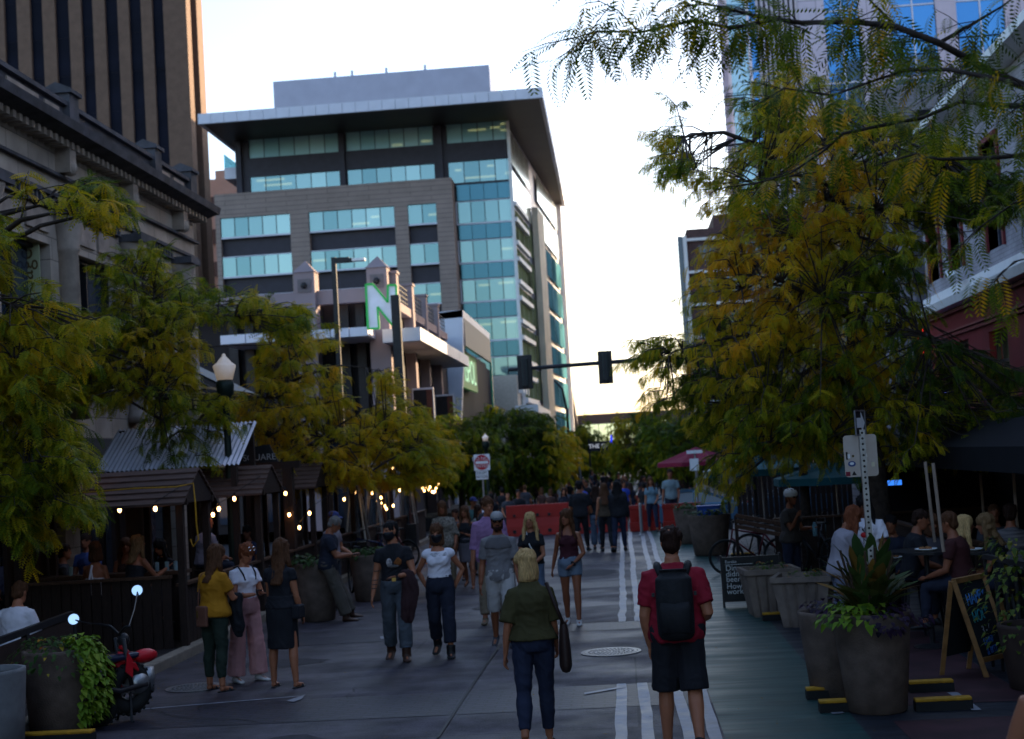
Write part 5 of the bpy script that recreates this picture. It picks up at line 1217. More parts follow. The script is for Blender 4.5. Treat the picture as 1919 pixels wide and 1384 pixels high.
# parking sign back on a perforated post
YS = 13.35
q = P(1624, 940, YS); xs_ = q.x
t = thing('sign_post', 'back of a stickered metal street sign on a perforated post above the canna planter', 'street sign', (xs_, YS, 0))
zt = P(1610, 805, YS).z
mb = MB(); mb.box(xs_-.026, xs_+.026, YS-.026, YS+.026, 0, zt)
mb.build('post', M_steel, t, world=True)
mb = MB(); z = .95
while z < zt: mb.lathe([(.0115, 0), (.0115, .002)], (0, 0, 0), 8); z += .0508
n_ = len(mb.v); zz = .95; vv = []; per = 16
for i in range(0, n_, per):
    for (a, b, c) in mb.v[i:i+per]: vv.append((xs_+a, YS-.0275-c, zz+b))
    zz += .0508
mb.v = vv; mb.build('punched_holes', M_black, t, world=True)
s0, s1, b0_, b1_ = rectY(1584, 814, 1647, 893, YS-.04)
cxs, czs = (s0+s1)/2, (b0_+b1_)/2; hw, hh = (s1-s0)/2, (b1_-b0_)/2
def rrect(cx, cz, hw, hh, r, y):
    out = []
    for qx, qz, a0 in ((1, 1, 0), (-1, 1, 90), (-1, -1, 180), (1, -1, 270)):
        for k in range(4): a = R(a0+k*30); out.append((cx+qx*(hw-r)+r*math.cos(a), y, cz+qz*(hh-r)+r*math.sin(a)))
    return out
mb = MB(); mb.prism(rrect(cxs, czs, hw, hh, .03, YS+.03), (0, .004, 0)); pl = mb.build('sign_plate', mat('bare_aluminium', (.38, .34, .33), .38, .55, var=.12, scale=6, rvar=.08), t, world=True)
def sticker(dx, dz, w_, h_, m, shape='box'):
    mb = MB()
    if shape == 'box': mb.box(cxs+dx-w_, cxs+dx+w_, YS+.0275, YS+.0295, czs+dz-h_, czs+dz+h_)
    elif shape == 'oval': mb.prism([(cxs+dx+w_*math.cos(a*.5236), YS+.0275, czs+dz+h_*math.sin(a*.5236)) for a in range(12)], (0, .002, 0))
    else: mb.prism([(cxs+dx-w_, YS+.0275, czs+dz-h_), (cxs+dx+w_, YS+.0275, czs+dz-h_), (cxs+dx, YS+.0275, czs+dz+h_)], (0, .002, 0))
    mb.build('sticker', m, pl, world=True)
sticker(-.125, .005, .008, .035, M_black); sticker(-.108, .0, .012, .02, M_white); sticker(-.085, -.07, .036, .026, mat('sticker_blue', (.03, .06, .2), .5, var=0), 'oval'); sticker(-.125, -.16, .02, .02, mat('sticker_crimson', (.2, .01, .03), .5, var=0)); sticker(-.07, -.155, .022, .02, M_black, 'tri'); sticker(.05, .0, .006, .016, M_white); sticker(.105, -.085, .014, .02, mat('sticker_cream', (.55, .5, .35), .6, var=0)); sticker(-.07, .0, .01, .01, M_brown)
mb = MB(); mb.prism([(cxs-.085+.02*math.cos(a*.5236), YS+.0255, czs-.068+.013*math.sin(a*.5236)) for a in range(12)], (0, .0015, 0)); mb.build('sticker', M_white, pl, world=True)
# arrow plate turned on top of the post
zc = P(1608, 792, YS).z
mb = MB(); Mz = Matrix.Translation((xs_-.01, YS, zc)) @ Matrix.Rotation(R(58), 4, 'Z')
mb.box(-.11, .11, -.004, .004, -.11, .11); mb.xf(Mz); ar = mb.build('arrow_plate', M_black, t, world=True)
mb = MB()
for a, b in (((-.11, .11), (.11, .11)), ((.11, .11), (.11, -.11)), ((.11, -.11), (-.11, -.11)), ((-.11, -.11), (-.11, .11))): mb.bar((a[0], -.006, a[1]), (b[0], -.006, b[1]), .012, .014)
mb.xf(Mz); mb.build('plate_rim', M_steel, ar, world=True)
mb = MB(); mb.prism([(-.08, -.006, .045), (.02, -.006, .045), (.02, -.006, .1), (.095, -.006, 0), (.02, -.006, -.1), (.02, -.006, -.045), (-.08, -.006, -.045)], (0, -.003, 0)); mb.xf(Mz); mb.build('arrow', M_white, ar, world=True)
# do not enter
YD = 45.6
a0, a1, b0_, b1_ = rectY(888, 851, 918, 881, YD)
t = thing('street_sign', 'red and white DO NOT ENTER sign with EXCEPT BICYCLES plate on a thin pole', 'street sign', ((a0+a1)/2, YD, 0))
cx_, cz_, hw = (a0+a1)/2, (b0_+b1_)/2, (a1-a0)/2
mb = MB(); mb.tube([(cx_, YD+.04, 0), (cx_, YD+.04, b1_)], .03); mb.build('pole', M_steel, t, world=True)
mb = MB(); mb.box(cx_-hw, cx_+hw, YD-.01, YD, cz_-hw, cz_+hw); pl = mb.build('sign_plate', M_white, t, world=True)
mb = MB(); mb.prism([(cx_+hw*.94*math.cos(a*.2618), YD-.014, cz_+hw*.94*math.sin(a*.2618)) for a in range(24)], (0, .003, 0)); mb.build('red_disc', mat('sign_red', (.45, .015, .03), .5, var=0), pl, world=True)
mb = MB(); mb.box(cx_-hw*.78, cx_+hw*.78, YD-.018, YD-.015, cz_-hw*.16, cz_+hw*.16); mb.build('white_bar', M_white, pl, world=True)
text('DO NOT', .15, frame((cx_, YD-.017, cz_+hw*.46), (1, 0, 0), (0, 0, 1)), M_text, pl); text('ENTER', .15, frame((cx_, YD-.017, cz_-hw*.46), (1, 0, 0), (0, 0, 1)), M_text, pl)
q0, q1, r0, r1 = rectY(892, 881, 915, 898, YD)
mb = MB(); mb.box(q0, q1, YD-.01, YD, r0, r1-.01); pl2 = mb.build('exception_plate', M_white, t, world=True)
text('EXCEPT', .115, frame(((q0+q1)/2, YD-.013, (r0+r1)/2+.06), (1, 0, 0), (0, 0, 1)), M_black, pl2, squeeze=.8); text('BICYCLES', .115, frame(((q0+q1)/2, YD-.013, (r0+r1)/2-.06), (1, 0, 0), (0, 0, 1)), M_black, pl2, squeeze=.68)
# small white sign right side, in front of the crimson umbrella
q = P(1300, 872, 46)
t = thing('street_sign', 'small white parking sign on a thin pole beside the crimson umbrella', 'street sign', (q.x, 46, 0))
mb = MB(); mb.tube([(q.x+.06, 46.03, -.3), (q.x+.06, 46.03, q.z+.5)], .028); mb.build('pole', M_steel, t, world=True)
mb = MB(); mb.box(q.x-.12, q.x+.16, 45.98, 46, q.z-.16, q.z+.22); mb.build('sign_plate', M_white, t, world=True)
mb = MB(); mb.box(q.x-.2, q.x+.3, 45.98, 46, q.z+.38, q.z+.48); mb.build('street_name_plate', M_white, t, world=True)
# traffic signals on a mast arm
YM = 47.0
t = thing('traffic_signal', 'dark mast arm over the crossing with two traffic signal heads seen from behind', 'traffic light', (5.3, YM, 0))
za, zb_ = P(965, 692, YM).z, P(1235, 680, YM).z
xa = P(952, 692, YM).x; xb = 5.3
mb = MB(); mb.tube([(xa, YM, za), (xb, YM, za+.1)], [.06, .10], 10); mb.build('mast_arm', M_dkmetal, t, world=True)
mb = MB(); mb.tube([(xb, YM, -.45), (xb, YM, za+.7)], [.16, .12], 12); mb.build('pole', M_dkmetal, t, world=True)
for u0, v0, u1, v1 in ((970, 665, 998, 729), (1121, 657, 1148, 719)):
    a0, a1, b0_, b1_ = rectY(u0, v0, u1, v1, YM-.12)
    mb = MB(); mb.box(a0, a1, YM-.16, YM-.12, b0_, b1_); hd = mb.build('signal_head', M_black, t, world=True, bevel=.03)
    mb = MB(); mb.box((a0*.7+a1*.3), (a0*.3+a1*.7), YM-.3, YM-.162, b0_+.1, b1_-.1); mb.build('housing', mat('dark_green_black', (.02, .026, .026), .5, var=.1), hd, world=True, bevel=.02)
    mb = MB(); mb.box((a0+a1)/2-.02, (a0+a1)/2+.02, YM-.33, YM-.302, b0_+.05, b1_-.05); mb.build('bracket', M_dkmetal, hd, world=True)
    mb = MB()
    for k in range(3): mb.lathe([(.11, 0), (.11, .2)], (0, 0, 0), 12, False)
    vv = []; 
    for i, (x, y, z) in enumerate(mb.v): vv.append(((a0+a1)/2+x, YM-.12+z, b0_+(b1_-b0_)*(.2+.3*(i//24))+y))
    mb.v = vv; mb.build('visor', M_black, hd, world=True)
# lamps
def acorn(x, ytop, ybase, d, lab, pole_m=None):
    q, q2 = P(x, ytop, d), P(x, ybase, d); h = q.z-q2.z
    t = thing('street_lamp', lab, 'street lamp', (q.x, d, 0), group='acorn globe street lamps')
    zb = q2.z
    mb = MB(); mb.lathe([(.22, .0), (.22, .15), (.12, .35), (.075, .6), (.06, zb-.5), (.07, zb-.42)], seg=12); mb.build('pole', mat('dark_green_metal', (.012, .022, .018), .45, .3, var=.2), t)
    mb = MB(); mb.lathe([(.07, zb-.42), (.09, zb-.3), (.14, zb-.25), (.16, zb-.08), (.13, zb)], seg=16); mb.build('globe_base', MATS['dark_green_metal'], t, smooth=True)
    mb = MB(); r = h*.44
    mb.lathe([(r*.66, zb), (r*.98, zb+h*.52), (r*.9, zb+h*.58), (r*.62, zb+h*.66), (r*.5, zb+h*.74), (r*.3, zb+h*.84), (r*.16, zb+h*.9), (r*.18, zb+h*.95), (r*.06, zb+h)], seg=24)
    mb.build('globe', mat('opal_globe', (.7, .68, .66), .25, var=.05, emit=(1, .75, .55), estr=.035), t, smooth=True)
acorn(419, 662, 712, 24.6, 'white acorn globe lamp in front of the mauve building at left')
acorn(715, 750, 768, 48.0, 'white acorn globe lamp below the big letter sign')
acorn(909, 812, 826, 58.0, 'small acorn globe lamp above the do not enter sign')
q = P(625, 482, 50)
t = thing('street_light', 'tall black square pole street light with one arm before the mauve building', 'street lamp', (q.x, 50, 0))
mb = MB(); mb.box(q.x-.08, q.x+.08, 49.92, 50.08, -.45, q.z); mb.build('pole', M_black, t, world=True)
q2 = P(684, 486, 50); mb = MB(); mb.bar((q.x, 50, q.z-.12), (q.x+.55, 50, q.z-.12), .09, .2); mb.build('arm', M_black, t, world=True)
mb = MB(); mb.box(q.x+.42, q2.x-.45, 49.85, 50.15, q.z-.2, q.z-.08); mb.build('lamp_head', M_black, t, world=True)
mb = MB(); mb.box(q2.x-.5, q2.x, 49.86, 50.14, q.z-.19, q.z-.1); mb.build('lamp_lens', M_white, t, world=True)
q = P(1052, 745, 92); mb = MB(); t = thing('street_light', 'slim dark curved street light beside the glass office block', 'street lamp', (q.x+.3, 92, 0)); mb.tube([(q.x+.35, 92, -.5), (q.x+.3, 92, 5.2), (q.x+.1, 92, 6.6), (q.x-.4, 92, 7.2)], [.12, .09, .07, .05]); mb.build('pole', M_dkmetal, t, world=True)
q = P(1085, 860, 90); t = thing('street_light', 'short pale street light with flat head in front of the green tree', 'street lamp', (q.x, 90, 0)); mb = MB(); mb.tube([(q.x+.05, 90, -.5), (q.x, 90, q.z)], .05); mb.build('pole', M_steel, t, world=True)
mb = MB(); mb.box(q.x-.25, q.x+.2, 89.9, 90.1, q.z, q.z+.1); mb.build('lamp_head', M_white, t, world=True)

# ================================================================ barriers, bollards, cars
M_barr = mat('barrier_red_plastic', (.30, .014, .008), .6, var=.15, scale=3)
def barrier(x0, x1, y, lab, slots=True, z=0.0, h=.95):
    t = thing('water_barrier', lab, 'barrier', ((x0+x1)/2, y, z), group='red plastic street barriers'); L = (x1-x0)/2-.02
    mb = MB()
    if slots:
        mb.box(-L, L, -.22, .22, 0, .28); mb.box(-L, L, -.06, .06, h-.14, h); n = 9
        for i in range(n): x = -L+.09+(2*L-.18)*i/(n-1); mb.box(x-.075, x+.075, -.05, .05, .279, h-.139)
    else:
        mb.prism([(-L, -.26, 0), (-L, .26, 0), (-L, .2, .3), (-L, .11, .55), (-L, .08, h), (-L, -.08, h), (-L, -.11, .55), (-L, -.2, .3)], (2*L, 0, 0))
    mb.build('body', M_barr, t, bevel=.02)
    mb = MB(); mb.box(-L, L, -.065, .065, h+.001, h+.012); mb.build('top_edge', mat('pale_red_edge', (.40, .07, .06), .6), t)
    if not slots:
        for i in range(5):
            x = -L+.25+i*(2*L-.5)/4; mb = MB(); mb.box(x-.05, x+.05, -.275, -.1, .1, .2); mb.box(x-.04, x+.04, -.16, -.09, .6, .68); mb.build('fork_hole', M_black, t)
barrier(-3.75, -1.75, 45.2, 'solid red plastic barrier furthest left beyond the walkers', False)
barrier(-1.72, .05, 44.8, 'solid red plastic barrier behind the group seen from the back', False)
barrier(.08, 1.05, 44.3, 'slotted red plastic barrier left of the woman in pale blue', h=.78)
barrier(1.08, 2.3, 44.0, 'slotted red plastic barrier behind the man in grey shirt', h=.78)
for i, (x, d) in enumerate(((1100, 66), (1132, 66), (1186, 64))):
    q = P(x, 925, d); barrier(q.x-.75, q.x+.6, d, ('far sunlit red barrier left of the man in blue', 'far sunlit red barrier in the middle of the crossing', 'far sunlit red barrier left of the blue car')[i], i < 2, -.45, .9)
for x, y, lab in ((1043, 998, 'thin grey bollard in front of the left red barrier'), (1203, 1003, 'thin grey bollard in front of the slotted barrier')):
    p = G(x, y); t = thing('bollard', lab, 'bollard', p); mb = MB(); mb.lathe([(.1, 0), (.1, .03), (.045, .05), (.045, .9), (.03, .93)], seg=12); mb.build('post', M_steel, t)
M_carblue = mat('blue_car_paint', (.07, .15, .24), .2, .4, var=.03); M_carglass = mat('car_glass', (.01, .012, .015), .05, 0, var=0, spec=.9)
def car(x0, y, z, lab, L=4.6, m=None):
    t = thing('parked_car', lab, 'car', (x0+L/2, y, z))
    W = .88
    prof = [(-2.3, .35), (-2.28, .75), (-2.15, .95), (-1.3, 1.02), (1.15, .98), (2.1, .82), (2.28, .62), (2.3, .35)]
    mb = MB(); mb.loft([[(x, -W*s, zz) for x, zz in prof]+[(x, W*s, zz) for x, zz in reversed(prof)] for s in (1,)][:1] and [[(x*1, yy, .3 if k == 0 else zz) for x, zz in prof for k in (1,)] for yy in (-W, -W*.5, W*.5, W)])
    mb.build('body', m or M_carblue, t, bevel=.05)
    mb = MB(); lo = [(-1.75, .98), (1.2, .98)]; up = [(-.85, 1.40), (-.3, 1.45), (.25, 1.42)]
    cab = [(-1.8, .98), (-.85, 1.36), (-.3, 1.41), (.25, 1.38), (1.25, .97)]
    mb.loft([[(x, yy*(1 if zz < 1.1 else .86), zz) for x, zz in cab] for yy in (-W+.04, W-.04)]); mb.build('window', M_carglass, t)
    mb = MB()
    for s in (-1, 1):
        for a, b in zip(cab, cab[1:]): mb.bar((a[0], s*(W-.03)*(1 if a[1] < 1.1 else .86), a[1]+.01), (b[0], s*(W-.03)*(1 if b[1] < 1.1 else .86), b[1]+.01), .06, .06)
    mb.add([(-.9, -W*.84, 1.39), (.3, -W*.84, 1.41), (.3, W*.84, 1.41), (-.9, W*.84, 1.39), (-.3, -W*.8, 1.46), (-.3, W*.8, 1.46)], [(0, 4, 5, 3), (4, 1, 2, 5)])
    mb.bar((-.1, -W+.06, .98), (-.05, -W*.86, 1.4), .07, .05); mb.build('roof', m or M_carblue, t)
    for x in (-1.4, 1.4):
        for s in (-1, 1):
            mb = MB(); mb.torus((x, s*(W-.1), .33), .24, .1, (0, 1, 0)); wl = mb.build('wheel', M_rubber, t, smooth=True)
            mb = MB(); mb.lathe([(.2, -.02), (.2, .02), (.05, .05)], seg=14); mb.v = [(x+a, s*(W-.06)+c_*s, .33+b) for a, b, c_ in mb.v]; mb.build('rim', M_steel, wl)
    mb = MB(); mb.ball((.95, -W-.06, .98), (.1, .07, .07)); mb.build('mirror', m or M_carblue, t, smooth=True)
    for s in (-1, 1): mb = MB(); mb.box(2.2, 2.31, s*.6-.15, s*.6+.15, .6, .74); mb.build('headlight', M_chrome, t)
    for s in (-1, 1): mb = MB(); mb.box(-2.31, -2.2, s*.65-.15, s*.65+.15, .72, .88); mb.build('taillight', M_red, t)
    return t
q = P(1178, 940, 50.5); car(q.x, 50.5, -.45, 'blue saloon car crossing behind the red barriers')
q = P(1440, 930, 44); car(q.x, 52.5, -.45, 'pale blue car behind the slender tree and cyclist')

# ================================================================ parklet: huts, fence, lights
M_hutroof = mat('hut_shingle_boards', (.075, .04, .03), .75, var=.35, scale=5, stretch=(1, 6, 6), bump=.2)
M_corr = mat('corrugated_metal', (.50, .50, .58), .45, .2, var=.12, scale=2)
def hut(yc, lab, roof='shingle', x0=-8.75, x1=-6.12):
    t = thing('parklet_hut', lab, 'hut', (x1, yc, 0), group='gabled dining huts along the kerb')
    zr, ze, hd = 2.60, 2.10, .85
    if roof == 'shingle':
        mb = MB(); n = 6
        for s in (-1, 1):
            for k in range(n):
                a, b = k/n, (k+1)/n
                ya, yb_ = yc+s*hd*(1-a), yc+s*hd*(1-b); za, zb = ze+(zr-ze)*a, ze+(zr-ze)*b
                mb.add([(x0, ya, za+.035), (x1, ya, za+.035), (x1, yb_, zb+.01), (x0, yb_, zb+.01), (x0, ya, za), (x1, ya, za), (x1, yb_, zb-.02), (x0, yb_, zb-.02)], [(0, 1, 2, 3), (4, 7, 6, 5), (0, 4, 5, 1), (1, 5, 6, 2), (2, 6, 7, 3), (3, 7, 4, 0)])
        mb.build('roof', M_hutroof, t, world=True)
    else:
        for s in (-1, 1):
            mb = MB(); n = 44; L = []
            for i in range(n+1):
                x = x0+(x1-x0)*i/n; w_ = .014*math.sin(i*math.pi)+(.016 if i % 2 else -.0)
                L.append(((x, yc+s*(hd+.05), ze+w_), (x, yc, zr+w_)))
            for a, b in zip(L, L[1:]): mb.quad(a[0], b[0], b[1], a[1])
            mb.build('roof', M_corr, t, world=True)
    mb = MB(); mb.prism([(x1-.06, yc-hd+.1, ze+.02), (x1-.06, yc+hd-.1, ze+.02), (x1-.06, yc, zr-.06)], (.04, 0, 0)); mb.build('gable', M_dkwood, t, world=True)
    for x in (x0+.15, x1-.12):
        for y in (yc-hd+.22, yc+hd-.22): mb = MB(); mb.box(x-.05, x+.05, y-.05, y+.05, .1, ze+.08); mb.build('post', M_dkwood, t, world=True)
    mb = MB(); mb.box(x0-.02, x0+.04, yc-hd+.1, yc+hd-.1, .12, ze); mb.build('back_shade_panel', M_dkwood, t, world=True)  # dark panel added to keep the hut interior in shade
    mb = MB()
    for y in (yc-hd+.22, yc+hd-.22): mb.bar((x0, y, ze+.04), (x1, y, ze+.04), .06, .1)
    mb.build('beam', M_dkwood, t, world=True)
    return t
for i, (y, r) in enumerate(((20.55, 's'), (24.9, 's'), (29.2, 's'), (33.5, 's'), (37.8, 'c'), (42.1, 'c'))):
    hut(y, ('large brown shingled hut nearest the camera at left', 'brown shingled hut just behind the nearest hut', 'brown shingled hut behind the square sign', 'brown shingled hut above the grey haired man', 'corrugated metal roofed hut under the yellow tree', 'corrugated metal roofed hut with clustered lights')[i], 'shingle' if r == 's' else 'corr')
# fence boards
def fence(a, b, h, lab, n, gap=.015, m=None, rail=True):
    a, b = Vector(a), Vector(b); L = (b-a).length; u = (b-a)/L; nn = Vector((-u.y, u.x, 0))
    t = thing('wooden_fence', lab, 'fence', a)
    mb = MB()
    for i in range(n):
        p, q = a+u*(L*i/n+gap/2), a+u*(L*(i+1)/n-gap/2); hh = h+.006*((i*7) % 5)
        mb.prism([p-nn*.012, q-nn*.012, q+nn*.012, p+nn*.012], (0, 0, hh))
    mb.build('boards', m or M_dkwood, t, world=True)
    if rail:
        mb = MB(); mb.bar(a+Vector((0, 0, h+.03)), b+Vector((0, 0, h+.03)), .12, .04); mb.build('top_rail', M_wood, t, world=True)
    return t
fence((-8.5, 19.75, .0), (-6.35, 19.75, 0), 1.08, 'dark upright board fence in front of the nearest hut', 15)
fence((-6.28, 19.9, .0), (-6.28, 45, 0), .95, 'long dark board fence along the kerb beside the huts', 150, m=M_dkwood)
a, b = P(-60, 1222, 14.0), P(135, 1150, 17.2)
t = thing('railing', 'dark sloping railing with brown panel in front of the person in white sweater', 'railing', (a.x, a.y, 0))
mb = MB(); mb.bar((a.x, a.y, a.z), (b.x, b.y, b.z), .06, .07); mb.build('top_rail', M_black, t, world=True)
mb = MB(); mb.prism([(a.x, a.y, .1), (b.x, b.y, .1), (b.x, b.y, b.z-.06), (a.x, a.y, a.z-.06)], (.02, .02, 0)); mb.build('panel', M_dkwood, t, world=True)
for k in (0, .5, 1): p = a.lerp(b, k); mb = MB(); mb.box(p.x-.035, p.x+.035, p.y-.035, p.y+.035, 0, p.z); mb.build('post', M_dkmetal, t, world=True)
# counter inside first hut, back screens
t = thing('bar_counter', 'brown timber counter inside the nearest hut', 'counter', (-7.4, 20.6, 0))
mb = MB(); mb.box(-8.7, -6.45, 20.65, 21.05, 1.08, 1.13); mb.build('top', M_wood, t, world=True)
mb = MB(); mb.box(-8.6, -6.5, 20.8, 20.85, .12, 1.08); mb.build('front', M_dkwood, t, world=True)
for i, (x, y, z) in enumerate(((-8.2, 20.82, 1.13), (-7.9, 20.82, 1.13), (-7.25, 20.82, 1.13), (-6.9, 20.82, 1.13), (-6.62, 20.82, 1.13), (-6.75, 20.82, 1.13))):
    t = thing('drinking_glass', 'small clear drinking glass on the counter of the nearest hut', 'glass', (x, y, z), group='glasses on the hut counter')
    mb = MB(); mb.lathe([(.03, 0), (.036, .13), (.032, .13), (.027, .01)], seg=12); mb.build('bowl', glassmat('tumbler_glass', (.5, .55, .6), (.6, .65, .7), see=.6, metal=.2), t)
# entrance frame with sign
t = thing('entrance_frame', 'dark timber entrance frame with pointed sign lettered SQUARE between the huts', 'gateway', (-6.5, 27, 0))
c0, c1 = P(470, 860, 27), P(545, 878, 27)
xl_, xr_ = P(435, 880, 27).x, P(563, 876, 27).x
zbm = P(500, 880, 27).z
for x in (P(473, 950, 27).x, P(543, 950, 27).x): mb = MB(); mb.box(x-.09, x+.09, 26.9, 27.1, 0, zbm+.05); mb.build('post', M_dkwood, t, world=True)
mb = MB(); mb.box(xl_, xr_, 26.92, 27.08, zbm, zbm+.14); mb.build('beam', M_dkwood, t, world=True)
ap = P(508, 832, 27)
mb = MB(); mb.prism([(xl_+.0, 26.98, zbm+.14), (P(522, 872, 27).x, 26.98, zbm+.14), (P(505, 838, 27).x, 26.98, ap.z), (P(450, 840, 27).x, 26.98, ap.z-.05)], (0, .04, 0)); mb.build('sign_board', M_black, t, world=True)
q = P(487, 857, 27); text('SQUARE', .17, frame((q.x, 26.96, q.z), (1, 0, 0), (0, 0, 1)), mat('faded_letter', (.3, .3, .32), .7, var=.1), t)
# corrugated roof against the stone building
t = thing('metal_awning', 'pale corrugated metal roof sheet behind the slim tree and above the huts', 'roof', (-8, 24.3, 0))
xL, xR_ = P(173, 880, 24.3).x, P(448, 880, 24.3).x; zl, zu = P(300, 880, 24.3).z, P(330, 800, 25.6).z
mb = MB(); n = 64; L = []
for i in range(n+1):
    x = xL+(xR_-xL)*i/n; w_ = .035 if i % 2 else 0
    L.append(((x, 24.3, zl+w_), (x, 25.65, zu+w_)))
for p, q in zip(L, L[1:]): mb.quad(p[0], q[0], q[1], p[1])
mb.build('sheet', M_corr, t, world=True)
for x in (xL+.1, xR_-.1):
    for y, z in ((24.36, zl), (25.6, zu)): mb = MB(); mb.box(x-.05, x+.05, y-.05, y+.05, .1, z-.01); mb.build('post', M_dkwood, t, world=True)
# black shop awning at far left
t = thing('shop_awning', 'black cloth awning with thin pale edge on the stone building', 'awning', (-10, 22, 2.5))
mb = MB(); mb.prism([(-10.45, 12, 3.35), (-8.9, 12, 2.65), (-8.9, 12, 2.35), (-8.95, 12, 2.35), (-8.95, 12, 2.6), (-10.45, 12, 3.3)], (0, 17, 0)); mb.build('cloth', mat('black_cloth', (.012, .012, .016), .9, var=.2), t, world=True)
mb = MB(); mb.bar((-8.88, 12, 2.66), (-8.88, 29, 2.66), .02, .02); mb.build('edge', mat('pale_edge', (.3, .3, .36), .6), t, world=True)
t = thing('wall_awning', 'slanting dark frames of awning struts high on the stone building', 'awning', (-10, 33, 4))
mb = MB()
for y in (29.5, 31.5, 33.3, 35.2): mb.bar((-10.4, y, 5.2), (-9.0, y, 4.4), .05, .05); mb.bar((-10.4, y, 4.3), (-9.0, y, 4.4), .04, .04)
mb.bar((-9.0, 29.3, 4.4), (-9.0, 35.5, 4.4), .05, .05); mb.build('frame', M_black, t, world=True)
mb = MB(); mb.quad((-10.4, 33.3, 5.22), (-10.4, 35.3, 5.22), (-9.0, 35.3, 4.44), (-9.0, 33.3, 4.44)); mb.build('cloth', M_black, t, world=True)
# string lights
def string(lab, pts, d, sag=.12):
    w_ = [P(x, y, d+.25*math.sin(i*2.3)) for i, (x, y) in enumerate(pts)]
    t = thing('string_lights', lab, 'string lights', w_[0])
    tops = [p+Vector((0, 0, .09)) for p in w_]; path = [tops[0]+Vector((-.5, 0, .25))]
    for a, b in zip(tops, tops[1:]): path += [a, a.lerp(b, .5)+Vector((0, 0, -.02))]
    path += [tops[-1], tops[-1]+Vector((.4, .2, .25))]
    mb = MB(); mb.tube(path, .006, 4); mb.build('cable', M_black, t, world=True)
    for p in w_:
        mb = MB(); mb.tube([p+Vector((0, 0, .09)), p+Vector((0, 0, .03))], .016, 6); sk = mb.build('socket', M_black, t, world=True)
        mb = MB(); mb.ball(p, (.028, .028, .04), seg=8, rings=6); mb.build('bulb', M_bulb, sk, world=True, smooth=True)
string('warm bulb string hanging under the nearest hut roof', [(147, 887), (224, 955), (291, 953)], 20.0)
string('warm bulb string between the nearest two huts', [(384, 951), (399, 964), (410, 953), (439, 934)], 23.0)
string('warm bulb string along the entrance frame', [(465, 892), (502, 892), (535, 924), (542, 964), (561, 988), (580, 961)], 26.7)
string('single bulb hanging above the grey haired man', [(645, 935), (697, 923)], 32.0)
string('warm bulb string in front of the first metal roofed hut', [(697, 924), (707, 938), (714, 932), (716, 942), (722, 948), (724, 953), (737, 947), (749, 918), (736, 876)], 37.0)
string('dense cluster of warm bulbs under the last metal roofed hut', [(792, 914), (795, 919), (799, 913), (803, 917), (806, 912), (810, 921), (813, 922), (815, 920), (817, 914), (822, 907)], 41.5)
# yellow cord on the first hut
t = thing('power_cord', 'yellow extension cord lying over the nearest hut roof and hanging from its post', 'cord', (-7, 19.7, 2))
mb = MB(); mb.tube([P(115, 925, 19.6), P(180, 921, 19.6), P(250, 915, 19.62), P(330, 912, 19.66), P(362, 905, 19.8), P(366, 940, 19.7), P(368, 980, 19.7), P(372, 1010, 19.7), P(362, 1024, 19.7), P(357, 1010, 19.7)], .012, 6); mb.build('cord', M_yellow, t, world=True)
# pyramid patio heaters
def heater(x, y, d, lab):
    p = P(x, y, d); t = thing('patio_heater', lab, 'patio heater', (p.x, d, 0), group='pyramid patio heaters')
    mb = MB(); mb.box(-.24, .24, -.24, .24, .1, .75); mb.build('base', M_dkmetal, t)
    for sx in (-1, 1):
        for sy in (-1, 1): mb = MB(); mb.bar((sx*.23, sy*.23, .75), (sx*.08, sy*.08, 2.05), .04, .04); mb.build('leg', M_steel, t)
    mb = MB(); mb.tube([(0, 0, .75), (0, 0, 2.0)], .06); mb.build('glass_tube', glassmat('heater_tube', (.3, .3, .35), (.35, .35, .4), see=.4), t)
    mb = MB(); mb.lathe([(.3, 2.05), (.28, 2.1), (.05, 2.2)], seg=4); mb.build('cap', M_dkmetal, t)
for x, d, lab in ((668, 33.0, 'pyramid patio heater behind the grey haired man'), (700, 36, 'pyramid patio heater above the tattooed man'), (722, 39, 'pyramid patio heater between bulb strings'), (765, 41, 'pyramid patio heater behind the woman in white')): heater(x, 960, d, lab)

# ================================================================ right side patio
def umbrella(p, r, zt, ze, m, lab, m2=None, n=8):
    t = thing('patio_umbrella', lab, 'umbrella', (p.x, p.y, 0))
    mb = MB(); mb.tube([(0, 0, 0), (0, 0, zt)], .025); mb.build('pole', M_steel, t)
    for part, ks in (('canopy', range(n)),):
        for half, mm in (((lambda k: not (m2 and k in (4,))), m), ((lambda k: bool(m2 and k in (4,))), m2)):
            mb = MB()
            for k in ks:
                if not half(k): continue
                a, b = 2*math.pi*(k-.5)/n, 2*math.pi*(k+.5)/n
                A_, B_ = (r*math.cos(a), r*math.sin(a), ze), (r*math.cos(b), r*math.sin(b), ze); Cc = ((A_[0]+B_[0])*.25, (A_[1]+B_[1])*.25, (ze+zt)/2-.05); 
                mb.add([(0, 0, zt), A_, B_, Cc, (A_[0], A_[1], ze-.14), (B_[0], B_[1], ze-.14)], [(0, 1, 3), (0, 3, 2), (1, 2, 3), (1, 4, 5, 2)])
            if mb.v: mb.build('canopy' if mm is m else 'pale_panel', mm, t)
    mb = MB()
    for k in range(n): a = 2*math.pi*(k-.5)/n; mb.bar((0, 0, zt-.45), (r*.95*math.cos(a), r*.95*math.sin(a), ze-.02), .015, .015)
    mb.build('ribs', M_steel, t)
M_tealc = mat('teal_canvas', (.012, .085, .10), .85, var=.12, scale=3); M_crim = mat('crimson_canvas', (.16, .008, .03), .85, var=.12, scale=3); M_palec = mat('pale_canvas', (.45, .5, .55), .85, var=.08)
